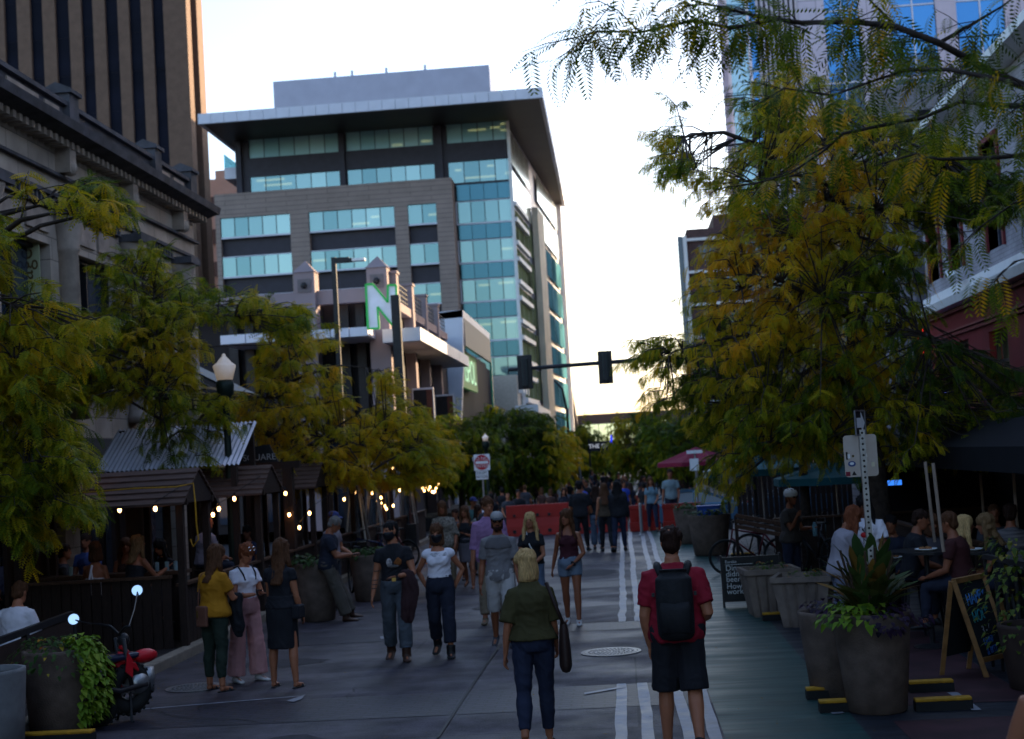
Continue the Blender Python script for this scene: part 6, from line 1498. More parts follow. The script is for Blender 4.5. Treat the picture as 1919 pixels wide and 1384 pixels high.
q = P(1425, 848, 32); umbrella(Vector((q.x, 32, 0)), 1.35, q.z+.02, P(1345, 887, 32).z+.06, M_tealc, 'teal patio umbrella with one pale panel behind the far planter', M_palec)
q = P(1530, 860, 30); umbrella(Vector((q.x+.3, 29.5, 0)), 1.3, q.z, q.z-.35, M_tealc, 'plain teal patio umbrella behind the slender tree')
q = P(1305, 858, 52); umbrella(Vector((q.x, 52, -.4)), 1.5, q.z+.4, P(1262, 893, 52).z+.5, M_crim, 'crimson patio umbrella beyond the blue car')
t = thing('patio_awning', 'broad black awning roof over the restaurant patio at right', 'awning', (6, 20, 2.3))
M_blackc = mat('black_canvas', (.006, .006, .009), .95, var=.2)
mb = MB(); ze = P(1700, 893, 17.5).z; mb.prism([(4.35, 13.5, ze), (4.35, 13.5, ze+.3), (5.0, 13.5, ze+.62), (6.95, 13.5, ze+.95), (6.95, 13.5, ze+.9), (5.0, 13.5, ze+.56), (4.4, 13.5, ze+.26), (4.4, 13.5, ze)], (0, 14, 0)); mb.build('canvas', M_blackc, t, world=True)
mb = MB(); mb.box(4.45, 6.95, 27.5, 27.54, .12, ze+.3); mb.build('end_shade_sheet', M_blackc, t, world=True)  # black sheet added to cut off light from the far end
mb = MB(); mb.box(6.86, 6.9, 13.5, 27.4, .12, ze+.7); mb.build('back_shade_sheet', M_blackc, t, world=True)  # black sheet added over the wall for the patio's deep shade
for (u0, v0), (u1, v1), d in (((1735, 880), (1748, 985), 18.2), ((1750, 884), (1764, 1000), 16.5), ((1838, 900), (1843, 960), 21), ((1900, 895), (1905, 970), 18.5)):
    mb = MB(); mb.tube([P(u0, v0, d)+Vector((0, 0, .1)), P(u1, v1, d), P(u1, v1, d)-Vector((-.01, 0, .2))], .02, 6); mb.build('pole', mat('tan_pole', (.30, .22, .17), .6), t, world=True)
mb = MB(); q0, q1 = P(1662, 905, 24), P(1690, 903, 24); mb.box(q0.x, q1.x, 24, 24.05, q0.z-.04, q0.z+.04); mb.build('lit_screen', emis('blue_screen', (.02, .12, .5), .5), t, world=True)
# second patio further along: roof and boards added as dark backdrop, and a brown bench
t = thing('patio_awning', 'low dark canopy over the second patio behind the cyclist and bicycles', 'awning', (5, 36, 2.2))
mb = MB(); mb.prism([(2.9, 33.5, 2.25), (6.9, 33.5, 2.25), (6.9, 33.5, 2.5), (4.9, 33.5, 2.75), (2.9, 33.5, 2.5)], (0, 9, 0)); mb.build('canvas', M_blackc, t, world=True)
for x in (3.0, 6.8):
    for y in (33.6, 42.4): mb = MB(); mb.box(x-.04, x+.04, y-.04, y+.04, 0, 2.25); mb.build('post', M_black, t, world=True)
fence((2.75, 27.5, 0), (6.9, 27.5, 0), 1.0, 'dark board fence behind the bicycles and the cyclist', 26)
fence((3.4, 44.6, 0), (6.9, 44.6, 0), 1.9, 'tall dark board screen at the far end of the second patio', 22, rail=False)
fence((4.5, 18.8, 0), (4.5, 27.3, 0), 1.0, 'dark board fence along the patio beside the seated diners', 50)
q, q2 = P(1378, 965, 27), P(1432, 985, 27)
t = thing('bench', 'brown slatted bench back above the far planter and bicycles', 'bench', (q.x, 27, 0))
for dz in (0, -.1, -.2): mb = MB(); mb.bar((q.x, 26.9, q.z+dz), (q2.x+.5, 26.2, q2.z+dz), .03, .07); mb.build('slat', M_wood, t, world=True)
for x, y, z in ((q.x, 26.93, q.z), (q2.x+.5, 26.23, q2.z)): mb = MB(); mb.box(x-.03, x+.03, y, y+.05, 0, z); mb.build('leg', M_dkwood, t, world=True)
# low rail and tables
t = thing('patio_rail', 'low black rail along the patio at the right picture edge', 'railing', (5, 15, 0))
a, b = P(1845, 1042, 15.6), P(1990, 1070, 13.4)
mb = MB(); mb.bar(a, b, .06, .05); mb.build('top_rail', M_dkmetal, t, world=True)
for k in range(8): p = a.lerp(b, k/7); mb = MB(); mb.box(p.x-.015, p.x+.015, p.y-.015, p.y+.015, 0, p.z); mb.build('baluster', M_dkmetal, t, world=True)
def table(p, lab, r=.4, h=.95):
    t = thing('patio_table', lab, 'table', (p.x, p.y, 0), group='patio tables under the black awning')
    mb = MB(); mb.lathe([(r, h-.03), (r, h)], seg=24); mb.build('top', M_black, t)
    mb = MB(); mb.lathe([(.22, 0), (.22, .02), (.03, .05), (.03, h-.03)], seg=12); mb.build('pedestal', M_dkmetal, t)
    return t
for (x, y, d), lab in (((1735, 1030, 17.2), 'patio table with a plate of food below the tan pole'), ((1820, 1030, 17.4), 'patio table before the woman with wavy hair'), ((1672, 1045, 19.0), 'patio table beside the man in white shirt')):
    p = P(x, y, d); tb = table(p, lab, .42, p.z)
    t = thing('plate', {1735: 'white plate of food on the patio table below the tan pole', 1820: 'pale napkin plate on the table of the wavy haired woman', 1672: 'small plate on the table beside the man in white'}[x], 'plate', (p.x-.02, p.y-.12, p.z+.003))
    mb = MB(); mb.lathe([(.07, 0), (.13, .02), (.125, .024), (.06, .008)], seg=24); mb.build('dish', M_white, t, smooth=True)
    mb = MB()
    for i in range(7): mb.ball((rg.uniform(-.06, .06), rg.uniform(-.06, .06), .025), (.03, .025, .02), seg=8, rings=5)
    mb.build('food', mat('fried_food', (.22, .09, .03), .7, var=.4, scale=30), t, smooth=True)
# hanging shrub planter at the right edge
c = G(1945, 1290)
t = thing('round_planter', 'dark planter at the right edge with loose yellow green shrub', 'planter', (c.x, c.y, 0), group='round concrete planters')
pot(t, .33, .62, .25, mat('dark_pot', (.05, .03, .025), .8, var=.2))
pts = []
for _ in range(420):
    a = rg.uniform(0, 6.28); z = rg.uniform(.35, 1.45); rr = (.16+.26*math.sin(min(1, (z-.3)/1.1)*3.0))*math.sqrt(rg.random())+.05
    pts.append((Vector((rr*math.cos(a)-.12, rr*math.sin(a), z)), Vector((math.cos(a), math.sin(a), rg.uniform(-.6, .5)))))
leaves('shrub_leaves', pts, [rg.uniform(.05, .1) for _ in pts], leafmat('shrub_leaf', [(0, (.03, .06, .01)), (.6, (.10, .14, .02)), (1, (.3, .2, .03))]), t, tint=(.5, .25), wide=.6)
t2 = thing('easel_stand', 'wooden easel legs beside the chalkboard at the right edge', 'easel', (c.x-.4, c.y, 0))
for x, y in ((1882, 1238), (1905, 1255)):
    p = G(x+6, y+3); mb = MB(); mb.bar((p.x, p.y, 0), (p.x-.12, p.y+.1, .75), .04, .03); mb.build('leg', M_pine, t2, world=True)

# ================================================================ bicycles and motorbike
def bicycle(loc, rz, lab, m, bar='flat', rack=False):
    t = thing('bicycle', lab, 'bicycle', (loc.x, loc.y, 0), rz, group='parked bicycles')
    for y in (-.52, .52):
        mb = MB(); mb.torus((0, y, .34), .32, .022, (1, 0, 0), 32, 6); wl = mb.build('wheel', M_rubber, t, smooth=True)
        mb = MB(); mb.torus((0, y, .34), .295, .01, (1, 0, 0), 32, 5)
        for k in range(14): a = 2*math.pi*k/14; mb.bar((0, y, .34), (0, y+.29*math.cos(a), .34+.29*math.sin(a)), .004, .004)
        mb.build('rim', M_dkmetal, wl)
    mb = MB()
    bb, st, hd, ht = (0, -.08, .30), (0, -.24, .82), (0, .40, .70), (0, .37, .86)
    for a, b in ((bb, st), (bb, hd), ((0, -.21, .74), ht), ((0, -.52, .34), bb), ((0, -.52, .34), (0, -.22, .76)), (hd, (0, .52, .34)), (hd, ht)): mb.tube([a, b], .018, 8)
    mb.build('frame', m, t, smooth=True)
    mb = MB(); mb.tube([(0, -.24, .8), (0, -.27, .93)], .013); mb.build('seat_post', M_chrome, t)
    mb = MB(); mb.loft([[(w_*math.cos(a*.785), y, .945+.02*math.sin(a*.785)) for a in range(8)] for y, w_ in ((-.40, .07), (-.36, .085), (-.26, .05), (-.13, .018))]); mb.build('saddle', M_black, t, smooth=True)
    mb = MB(); mb.tube([ht, (0, .36, 1.0)], .012); mb.tube([(-.30, .28, 1.04), (-.22, .36, 1.02), (0, .38, 1.0), (.22, .36, 1.02), (.30, .28, 1.04)], .012, 6); mb.build('handlebar', M_dkmetal, t, smooth=True)
    mb = MB(); mb.torus((.05, -.08, .30), .09, .008, (1, 0, 0), 20, 5); mb.bar((.06, -.08, .30), (.06, -.06, .14), .012, .012); mb.bar((-.06, -.08, .30), (-.06, -.1, .46), .012, .012); mb.build('crank', M_dkmetal, t)
    return t
M_bk = [mat('bike_black', (.012, .012, .016), .3, .3), mat('bike_navy', (.01, .02, .08), .25, .3), mat('bike_maroon', (.09, .008, .015), .3, .3), mat('bike_teal', (.01, .06, .06), .3, .3)]
for (x, y), rz, lab, k in (((668, 1115), 20, 'dark bicycle right behind the leaning grey haired man', 0), ((700, 1080), 75, 'navy bicycle parked over the planter behind the tattooed man', 1), ((735, 1065), 60, 'maroon bicycle in the left bike row', 2), ((640, 1080), 100, 'black bicycle furthest left in the bike row', 0),
                          ((1415, 1075), 80, 'maroon bicycle with pale saddle behind the beer board', 2), ((1455, 1060), 95, 'black bicycle held by the cyclist in white helmet', 0), ((1530, 1075), 30, 'black bicycle beside the long haired man', 0), ((1545, 1055), 15, 'dark teal bicycle with shiny parts near the sign post', 3)):
    bicycle(G(x, y), R(rz), lab, M_bk[k])
# red mini motorbike
Aw, Bw = G(178, 1316, .25), G(240, 1290, .33)
hd = math.atan2(-(Bw.x-Aw.x), (Bw.y-Aw.y))
t = thing('motorbike', 'small red motorbike with two round mirrors on its stand beside the vine planter', 'motorbike', (Aw.x, Aw.y, 0), hd)
Lw = (Bw-Aw).xy.length
def tyre(y, z):
    mb = MB(); mb.torus((0, y, z), .19, .085, (1, 0, 0), 36, 10); wl = mb.build('wheel', M_rubber, t, smooth=True)
    mb = MB()
    for k in range(26):
        a = 2*math.pi*k/26
        for s in (-1, 1): c_ = Vector((s*.045, y+.262*math.cos(a), z+.262*math.sin(a))); mb.ball(c_, (.03, .018, .018), seg=6, rings=4)
    mb.build('tread', M_rubber, wl)
    mb = MB(); mb.torus((0, y, z), .115, .02, (1, 0, 0), 24, 6); mb.bar((-.06, y, z), (.06, y, z), .08, .08)
    for k in range(5): a = 2*math.pi*k/5; mb.bar((0, y, z), (0, y+.11*math.cos(a), z+.11*math.sin(a)), .025, .02)
    mb.build('rim', M_steel, wl)
tyre(0, .25); tyre(Lw, .33)
mb = MB(); mb.tube([(0, 0, .25), (0, .35, .34), (0, .62*Lw, .36), (0, .82*Lw, .72)], .03); mb.tube([(0, .1, .58), (0, .5, .62), (0, .82*Lw, .78)], .028); mb.tube([(0, .1, .58), (0, .3, .36)], .025); mb.build('frame', M_red, t, smooth=True)
mb = MB()
for s in (-.08, .08): mb.tube([(s, Lw, .33), (s, .80*Lw, .86)], .022)
mb.build('fork', M_dkmetal, t, smooth=True)
mb = MB(); mb.prism([(-.09, -.1, .62), (-.09, .48, .64), (-.09, .5, .70), (-.09, -.12, .71)], (.18, 0, 0)); mb.build('seat', mat('navy_vinyl', (.012, .016, .04), .35, var=.1), t, bevel=.03)
mb = MB(); mb.ball((0, .60, .64), (.085, .15, .075)); mb.build('fuel_tank', M_red, t, smooth=True)
mb = MB(); mb.prism([(-.10, .92*Lw, .62), (-.10, 1.12*Lw, .60), (-.10, 1.22*Lw, .52), (-.10, 1.2*Lw, .50), (-.10, .95*Lw, .57)], (.2, 0, 0)); mb.build('front_fender', M_red, t, bevel=.015)
mb = MB(); mb.prism([(.10, .78*Lw, .52), (.10, .98*Lw, .45), (.10, 1.02*Lw, .62), (.10, .86*Lw, .72)], (.015, 0, 0)); mb.build('side_plate', M_red, t)
mb = MB(); mb.ball((0, .50, .38), (.12, .14, .13)); mb.lathe([(.07, -.12), (.08, .0), (.07, .12)], (0, .62, .40), 14); mb.build('engine', M_steel, t, smooth=True)
mb = MB(); mb.tube([(.1, .55, .36), (.13, .2, .34), (.14, -.18, .44)], [.025, .03, .045]); mb.build('exhaust', M_dkmetal, t, smooth=True)
mb = MB(); mb.tube([(-.30, .66*Lw, 1.0), (-.14, .76*Lw, .98), (0, .8*Lw, .9), (.14, .76*Lw, .98), (.30, .66*Lw, 1.0)], .014); mb.build('handlebar', M_black, t, smooth=True)
mb = MB(); mb.ball((0, .92*Lw, .84), (.07, .06, .07)); mb.build('headlight', M_dkmetal, t, smooth=True)
mb = MB(); mb.box(-.05, .05, -.24, -.2, .56, .64); mb.build('tail_light', M_red, t)
for s in (-1, 1): mb = MB(); mb.tube([(s*.05, .38, .3), (s*.14, .33, .01), (s*.17, .33, .01)], .014); mb.build('stand_leg', M_dkmetal, t)
for (x, y), d, hx in (((138, 1160), 15.35, -.28), ((257, 1106), 15.55, .28)):
    q = P(x, y, d); n = Vector((.17, -1, .3)).normalized(); rr = .058
    Mi = n.to_track_quat('Z', 'Y').to_matrix()
    mb = MB(); mb.lathe([(rr+.008, -.03), (rr+.01, -.004), (rr, 0)], seg=28); mb.v = [tuple(q+Mi @ Vector(v)) for v in mb.v]; mr_ = mb.build('mirror', M_black, t, world=True)
    mb = MB(); mb.lathe([(rr, .001), (rr, .003)], seg=28); mb.v = [tuple(q+Mi @ Vector(v)) for v in mb.v]; mb.build('mirror_glass', M_mirror, mr_, world=True)
    hb = Matrix.Translation((Aw.x, Aw.y, 0)) @ Matrix.Rotation(hd, 4, 'Z') @ Vector((hx, .67*Lw, 1.0))
    mb = MB(); mb.tube([hb, hb.lerp(q, .5)+Vector((0, .03, -.02)), q-n*.03], .008); mb.build('mirror_stem', M_black, mr_, world=True)
# ================================================================ people
SKIN = {'light': mat('skin_light', (.36, .135, .07), .5, var=.08, scale=8), 'tan': mat('skin_tan', (.25, .085, .042), .5, var=.08, scale=8), 'brown': mat('skin_brown', (.17, .06, .032), .5, var=.08, scale=8)}
def hairmat(n, c): return mat('hair_'+n, c, .65, var=.45, spec=.15, scale=26, stretch=(6, 6, .6), bump=.5, bscale=60)
def cloth(n, c, var=.12, **k): return mat('cloth_'+n, c, .85, var=var, scale=k.pop('scale', 5), bump=.35, bscale=k.pop('bscale', 9), **k)
REMESH = []
def Rx(a): return Matrix.Rotation(a, 3, 'X')
def Ry(a): return Matrix.Rotation(a, 3, 'Y')
def Rz(a): return Matrix.Rotation(a, 3, 'Z')
def live(o, vox, sm=4, fac=.5):
    r = o.modifiers.new('r', 'REMESH'); r.mode = 'VOXEL'; r.voxel_size = vox; r.use_smooth_shade = True
    if sm: s = o.modifiers.new('s', 'SMOOTH'); s.factor = fac; s.iterations = sm
    REMESH.append(o)
    return o
MALE = [(-.10, .135, .10), (-.04, .168, .118), (.04, .165, .115), (.13, .152, .105), (.22, .155, .108), (.33, .172, .122), (.39, .168, .114), (.43, .145, .10), (.465, .108, .082), (.495, .075, .068), (.53, .058, .062), (.60, .056, .06)]
FEM = [(-.10, .14, .105), (-.04, .178, .125), (.04, .165, .115), (.13, .13, .095), (.22, .135, .10), (.32, .145, .122), (.385, .142, .102), (.425, .122, .088), (.46, .088, .072), (.495, .058, .058), (.54, .047, .052), (.60, .046, .05)]

class Skel: pass
def skeleton(H, sex, pose):
    k = H/1.75; S = Skel(); S.k = k; S.sex = sex
    lean = R(pose.get('lean', 2)); S.t = Vector((0, math.sin(lean), math.cos(lean))); S.fw = Vector((0, math.cos(lean), -math.sin(lean))); S.rt = Vector((1, 0, 0))
    tw = R(pose.get('twist', 0))
    S.pel = Vector((0, 0, 0)); S.fat = pose.get('fat', 1.0)
    S.at = lambda h, x=0, y=0: S.t*h*k+S.rt*x*k+S.fw*y*k
    sh = .172 if sex == 'm' else .146
    S.sh = [S.at(.405, -sh*S.fat**.5, -.01), S.at(.405, sh*S.fat**.5, -.01)]
    S.el, S.wr, S.hd = [], [], []
    for i, s in enumerate((-1, 1)):
        f, ab, e, tw_ = pose.get('arms', ((5, 8, 15, 0), (5, 8, 15, 0)))[i]
        u = (Rx(R(f)) @ (Ry(R(-s*ab)) @ Vector((0, 0, -1))))       # f swings forward (+Y), ab outwards
        v = Vector((0, 1, 0)); v = (v-u*v.dot(u)); v = v.normalized() if v.length > .1 else Vector((0, 0, 1))
        v = Matrix.Rotation(-R(tw_)*s, 3, u) @ v                    # turn of the forearm plane; positive turns inwards
        d = (u*math.cos(R(e))+v*math.sin(R(e))).normalized()
        el = S.sh[i]+u*.295*k; wr = el+d*.25*k
        S.el.append(el); S.wr.append(wr); S.hd.append((d, v))
    S.hip = [S.pel+Vector((-.088*k, 0, -.03*k)), S.pel+Vector((.088*k, 0, -.03*k))]
    S.kn, S.an, S.toe, S.ft = [], [], [], []
    for i, s in enumerate((-1, 1)):
        f, kn, ab, fp = (tuple(pose.get('legs', ((0, 2), (0, 2)))[i])+(3, 0))[:4] if len(pose.get('legs', ((0, 2), (0, 2)))[i]) == 2 else pose['legs'][i]
        f, kn, ab, fp = R(f), R(kn), R(ab), R(fp)
        d1 = Vector((s*math.sin(ab), math.sin(f)*math.cos(ab), -math.cos(f)*math.cos(ab)))
        g = f-kn; d2 = Vector((s*math.sin(ab)*.6, math.sin(g), -math.cos(g))).normalized()
        K = S.hip[i]+d1*.43*k; A = K+d2*.41*k
        S.kn.append(K); S.an.append(A); pit = fp; S.ft.append(Vector((s*.12, math.cos(pit), math.sin(pit))).normalized())
    S.drop = 0
    lo = min(min(A.z-.075*k, (A+S.ft[i]*.17*k).z-.06*k) for i, A in enumerate(S.an))
    S.base = -lo if 'seat' not in pose else pose['seat']
    hy, hp = pose.get('head', (0, 0))
    S.nk = S.at(.545, 0, .005); S.HR = Rz(R(-hy)) @ Rx(R(hp)); S.hc = S.nk+S.HR @ Vector((0, .022*k, .125*k))
    S.H_ = lambda x, y, z: S.hc+S.HR @ (Vector((x, y, z))*k)
    return S
def ering(c, rx, ry, ax, ay, n=14): return [c+ax*(rx*math.cos(2*math.pi*j/n))+ay*(ry*math.sin(2*math.pi*j/n)) for j in range(n)]
def torso(mb, S, h0, h1, inf=0.0, table=None, flare=0.0, wmul=1.0):
    tb = table or (MALE if S.sex == 'm' else FEM); hs = [h for h, _, _ in tb]
    def rad(h):
        h = max(hs[0], min(hs[-1], h))
        for (a, x0, y0), (b, x1, y1) in zip(tb, tb[1:]):
            if a <= h <= b: u = (h-a)/(b-a); return x0+(x1-x0)*u, y0+(y1-y0)*u
        return tb[-1][1:]
    rs = []; n = max(4, int((h1-h0)/.035))
    for i in range(n+1):
        h = h0+(h1-h0)*i/n; x, y = rad(h); fl = flare*max(0, (.2-h)); fatm = 1 if h > .46 else S.fat
        rs.append(ering(S.at(h), (x*fatm*wmul+inf+fl)*S.k, (y*fatm+inf+fl)*S.k, S.rt, S.fw))
    mb.loft(rs)
def limb(mb, pts, rr, k): mb.tube(pts, [r*k for r in rr], 10)
def arm_tubes(mb, S, i, inf=0.0, frac=2.0, wide=0.0):
    """frac 1 = to the elbow, 2 = to the wrist"""
    a, b, c = S.sh[i], S.el[i], S.wr[i]; th = 1.0 if S.sex == 'm' else .84; th *= S.fat**.4
    inn = a.lerp(S.at(.44), .45)
    pts = [inn, a+S.at(.006)]; rr = [.045*th, .056*th]
    ks = [(.33, .053), (.66, .046), (1.0, .041), (1.3, .043), (1.6, .036), (2.0, .027)]
    for t_, r in ks:
        if t_ > frac+.01:
            break
        pts.append(a.lerp(b, t_) if t_ <= 1 else b.lerp(c, t_-1)); rr.append(r*th)
    if frac not in [t for t, _ in ks]:
        t_ = frac; p = a.lerp(b, t_) if t_ <= 1 else b.lerp(c, t_-1)
        r = np.interp(t_, [0, .33, .66, 1, 1.3, 1.6, 2], [.06, .053, .046, .041, .043, .036, .027]); pts.append(p); rr.append(r*th)
    n = len(pts); limb(mb, pts, [r+inf+wide*max(0, (j-1))/max(1, n-2) for j, r in enumerate(rr)], S.k)
def leg_tubes(mb, S, i, inf=0.0, frac=2.0, wide=0.0, straight=0.0):
    a, b, c = S.hip[i], S.kn[i], S.an[i]; th = S.fat**.5*(1.0 if S.sex == 'm' else 1.0)
    T = [0, .25, .6, 1, 1.3, 1.6, 1.9, 2.0]; Q = [.088, .084, .070, .054, .056, .045, .036, .036]
    ts = [t for t in T if t < frac-.02]+[frac]; pts = []; rr = []
    for t_ in ts:
        pts.append(a.lerp(b, t_) if t_ <= 1 else b.lerp(c, t_-1))
        r = float(np.interp(t_, T, Q)); r = r+(max(r, .072)-r)*straight
        if .9 < t_ < 1.9 and not straight: pts[-1] = pts[-1]+Vector((0, -.012*S.k if 1.1 < t_ < 1.7 else 0, 0))
        rr.append(r*th+inf+wide*max(0, t_-.3)/1.7)
    limb(mb, pts, rr, S.k)
def hand(mb, S, i, curl=28, spread=.024):
    k = S.k*(1.0 if S.sex == 'm' else .92); d, v = S.hd[i]; s = (-1, 1)[i]; w_ = S.wr[i]
    side = v; nrm = d.cross(side).normalized()*s          # 'side' points to the thumb side (forward)
    m = [w_+d*.02*k, w_+d*.055*k, w_+d*.095*k]
    mb.loft([ering(w_, .026*k, .02*k, side, nrm, 10), ering(m[0], .03*k, .018*k, side, nrm, 10), ering(m[1], .041*k, .017*k, side, nrm, 10), ering(m[2], .042*k, .014*k, side, nrm, 10)])
    inw = -nrm
    for j, (off, L) in enumerate(((.033, .070), (.011, .079), (-.011, .073), (-.032, .056))):
        p = w_+d*.088*k+side*off*k; dd = (d+side*off*3.0).normalized(); pts = [p]
        for q in range(3):
            a = R(curl*(q+.5)*(1+.12*j)); dj = (dd*math.cos(a)+inw*math.sin(a)).normalized(); p = p+dj*(L*(.45, .32, .25)[q])*k; pts.append(p)
        limb(mb, pts, [.0105, .0098, .009, .007], k)
    p = w_+d*.03*k+side*.03*k; limb(mb, [p, p+(side*.8+d*.6).normalized()*.035*k, p+(side*.55+d*.85).normalized()*.065*k+inw*.01*k], [.013, .012, .009], k)
def head_mesh(mb, S):
    k = S.k; H = S.H_; Xr, Yr, Zr = S.HR @ Vector((1, 0, 0)), S.HR @ Vector((0, 1, 0)), S.HR @ Vector((0, 0, 1))
    fm = 1.0 if S.sex == 'm' else .95
    rows = [(-.118, .030, .028, .050), (-.105, .044, .046, .038), (-.08, .056, .066, .024), (-.045, .064, .080, .010), (0, .072, .092, .002), (.035, .075, .097, -.003), (.07, .070, .092, -.008), (.098, .052, .070, -.012), (.115, .022, .032, -.013)]
    mb.loft([ering(H(0, yo, z), rx*fm*k, ry*fm*k, Xr, Yr, 16) for z, rx, ry, yo in rows])
    mb.tube([H(0, .083, .022), H(0, .101, -.012), H(0, .110, -.026), H(0, .09, -.034)], [.008*k, .011*k, .014*k, .009*k], 8)
    for s in (-1, 1):
        mb.ball(H(s*.074*fm, -.008, -.005), (.010*k, .020*k, .030*k), S.HR, 8, 6)
        mb.ball(H(s*.012, .098, -.03), (.008*k, .008*k, .006*k), S.HR, 6, 4)
    mb.ball(H(0, .082, -.06), (.024*k, .012*k, .008*k), S.HR, 8, 5); mb.ball(H(0, .079, -.072), (.02*k, .011*k, .007*k), S.HR, 8, 5)
    mb.ball(H(0, .082, .026), (.055*k, .016*k, .010*k), S.HR, 8, 5)
    limb(mb, [S.at(.47), S.nk, H(0, -.02, -.06)], [.058 if S.sex == 'm' else .05, .052 if S.sex == 'm' else .043, .05 if S.sex == 'm' else .043], k)
def shoes(mb, S, i, kind):
    A, f = S.an[i], S.ft[i]; k = S.k; up = Vector((0, 0, 1)); up = (up-f*up.dot(f)).normalized(); sd = f.cross(up)
    h = -.072*k; e = .0 if kind != 'boot' else .012
    C = lambda y, z, x=0: A+f*y*k+up*(z)*k+sd*x*k
    mb.loft([ering(C(-.075, -.045), .018*k, .022*k, sd, up, 10), ering(C(-.06, -.040), (.036+e)*k, .036*k, sd, up, 10), ering(C(0, -.035), (.040+e)*k, .043*k, sd, up, 10), ering(C(.07, -.048), (.045+e)*k, .030*k, sd, up, 10), ering(C(.13, -.056), (.048+e)*k, .022*k, sd, up, 10), ering(C(.18, -.06), (.036+e)*k, .016*k, sd, up, 10), ering(C(.195, -.062), .014*k, .008*k, sd, up, 10)])
    if kind in ('boot', 'hightop'): mb.tube([C(-.012, -.03), C(-.01, .03), C(-.008, .09)], [(.05+e)*k, (.047+e)*k, (.05+e)*k], 10)
    else: mb.tube([C(-.012, -.03), C(-.01, .015)], [.047*k, .040*k], 10)

def hair_mesh(mb, S, kind):
    k = S.k; H = S.H_; X_, Y_, Z_ = S.HR @ Vector((1, 0, 0)), S.HR @ Vector((0, 1, 0)), S.HR @ Vector((0, 0, 1)); D = Vector((0, 0, -1))
    if kind == 'bald': return
    e = {'short': .002, 'crop': -.001}.get(kind, .006)
    rgh = random.Random(int(S.k*1e4)+len(kind))
    mb.ball(H(0, -.010, .038), ((.081+e)*k, (.104+e)*k, (.090+e)*k), S.HR, 18, 12)
    mb.ball(H(0, -.048, -.02), ((.070+e)*k, (.062+e)*k, (.075)*k), S.HR, 14, 8)
    if kind != 'crop':
        for _ in range(26):
            a, b = rgh.uniform(0, 6.28), rgh.uniform(.1, 1.35); rr_ = (.080+e)
            mb.ball(H(rr_*math.cos(a)*math.cos(b), -.016+.094*math.sin(a)*math.cos(b), .032+.092*math.sin(b)), tuple(k*rgh.uniform(.012, .026) for _ in range(3)), None, 8, 5)
    if kind in ('short', 'curly'):
        mb.ball(H(0, .03, .085), (.062*k, .055*k, .034*k), S.HR, 12, 8)
    back = lambda y, z, x=0: S.H_(x, y, 0)+Vector((0, 0, z*k))
    if kind == 'bob':
        mb.loft([ering(back(-.02, .04), .084*k, .088*k, X_, Y_), ering(back(-.032, -.03), .094*k, .080*k, X_, Y_), ering(back(-.035, -.09), .102*k, .080*k, X_, Y_), ering(back(-.03, -.14), .104*k, .082*k, X_, Y_), ering(back(-.03, -.165), .085*k, .065*k, X_, Y_)])
    if kind in ('long', 'wavy', 'verylong'):
        L = {'long': .36, 'wavy': .30, 'verylong': .44}[kind]; wv = .012 if kind == 'wavy' else .004
        n = 9; rs = []
        bk = S.at(.42, 0, -.185); 
        for i in range(n):
            u = i/(n-1); z = .03-L*u
            c = back(-.035-.02*u, z); q = u*u*(.6)
            tgt = Vector((bk.x, bk.y, c.z)); c = c.lerp(tgt, min(.8, q*1.2))
            rs.append(ering(c+X_*wv*math.sin(i*2.2)*k, (.088+.012*math.sin(u*3.1)-.03*max(0, u-.7)+wv*math.cos(i*2.7))*k, (.070-.028*u)*k, X_, Y_))
        mb.loft(rs)
        for s in (-1, 1):     # locks in front of the shoulders
            if kind != 'verylong' or True: limb(mb, [back(.02, .05, s*.068), back(.012, -.05, s*.088), back(.0, -.14, s*.105), S.at(.36, s*.105, .075), S.at(.27, s*.10, .10)], [.022, .026, .03, .026, .010], k)
    if kind in ('ponytail', 'backtail'):
        limb(mb, [back(-.09, .05), back(-.135, .03), back(-.14, -.08), back(-.12, -.2), back(-.10, -.30)], [.025, .03, .036, .032, .010], k)
    if kind == 'bun': mb.ball(H(0, -.1, .08), .045*k, S.HR)

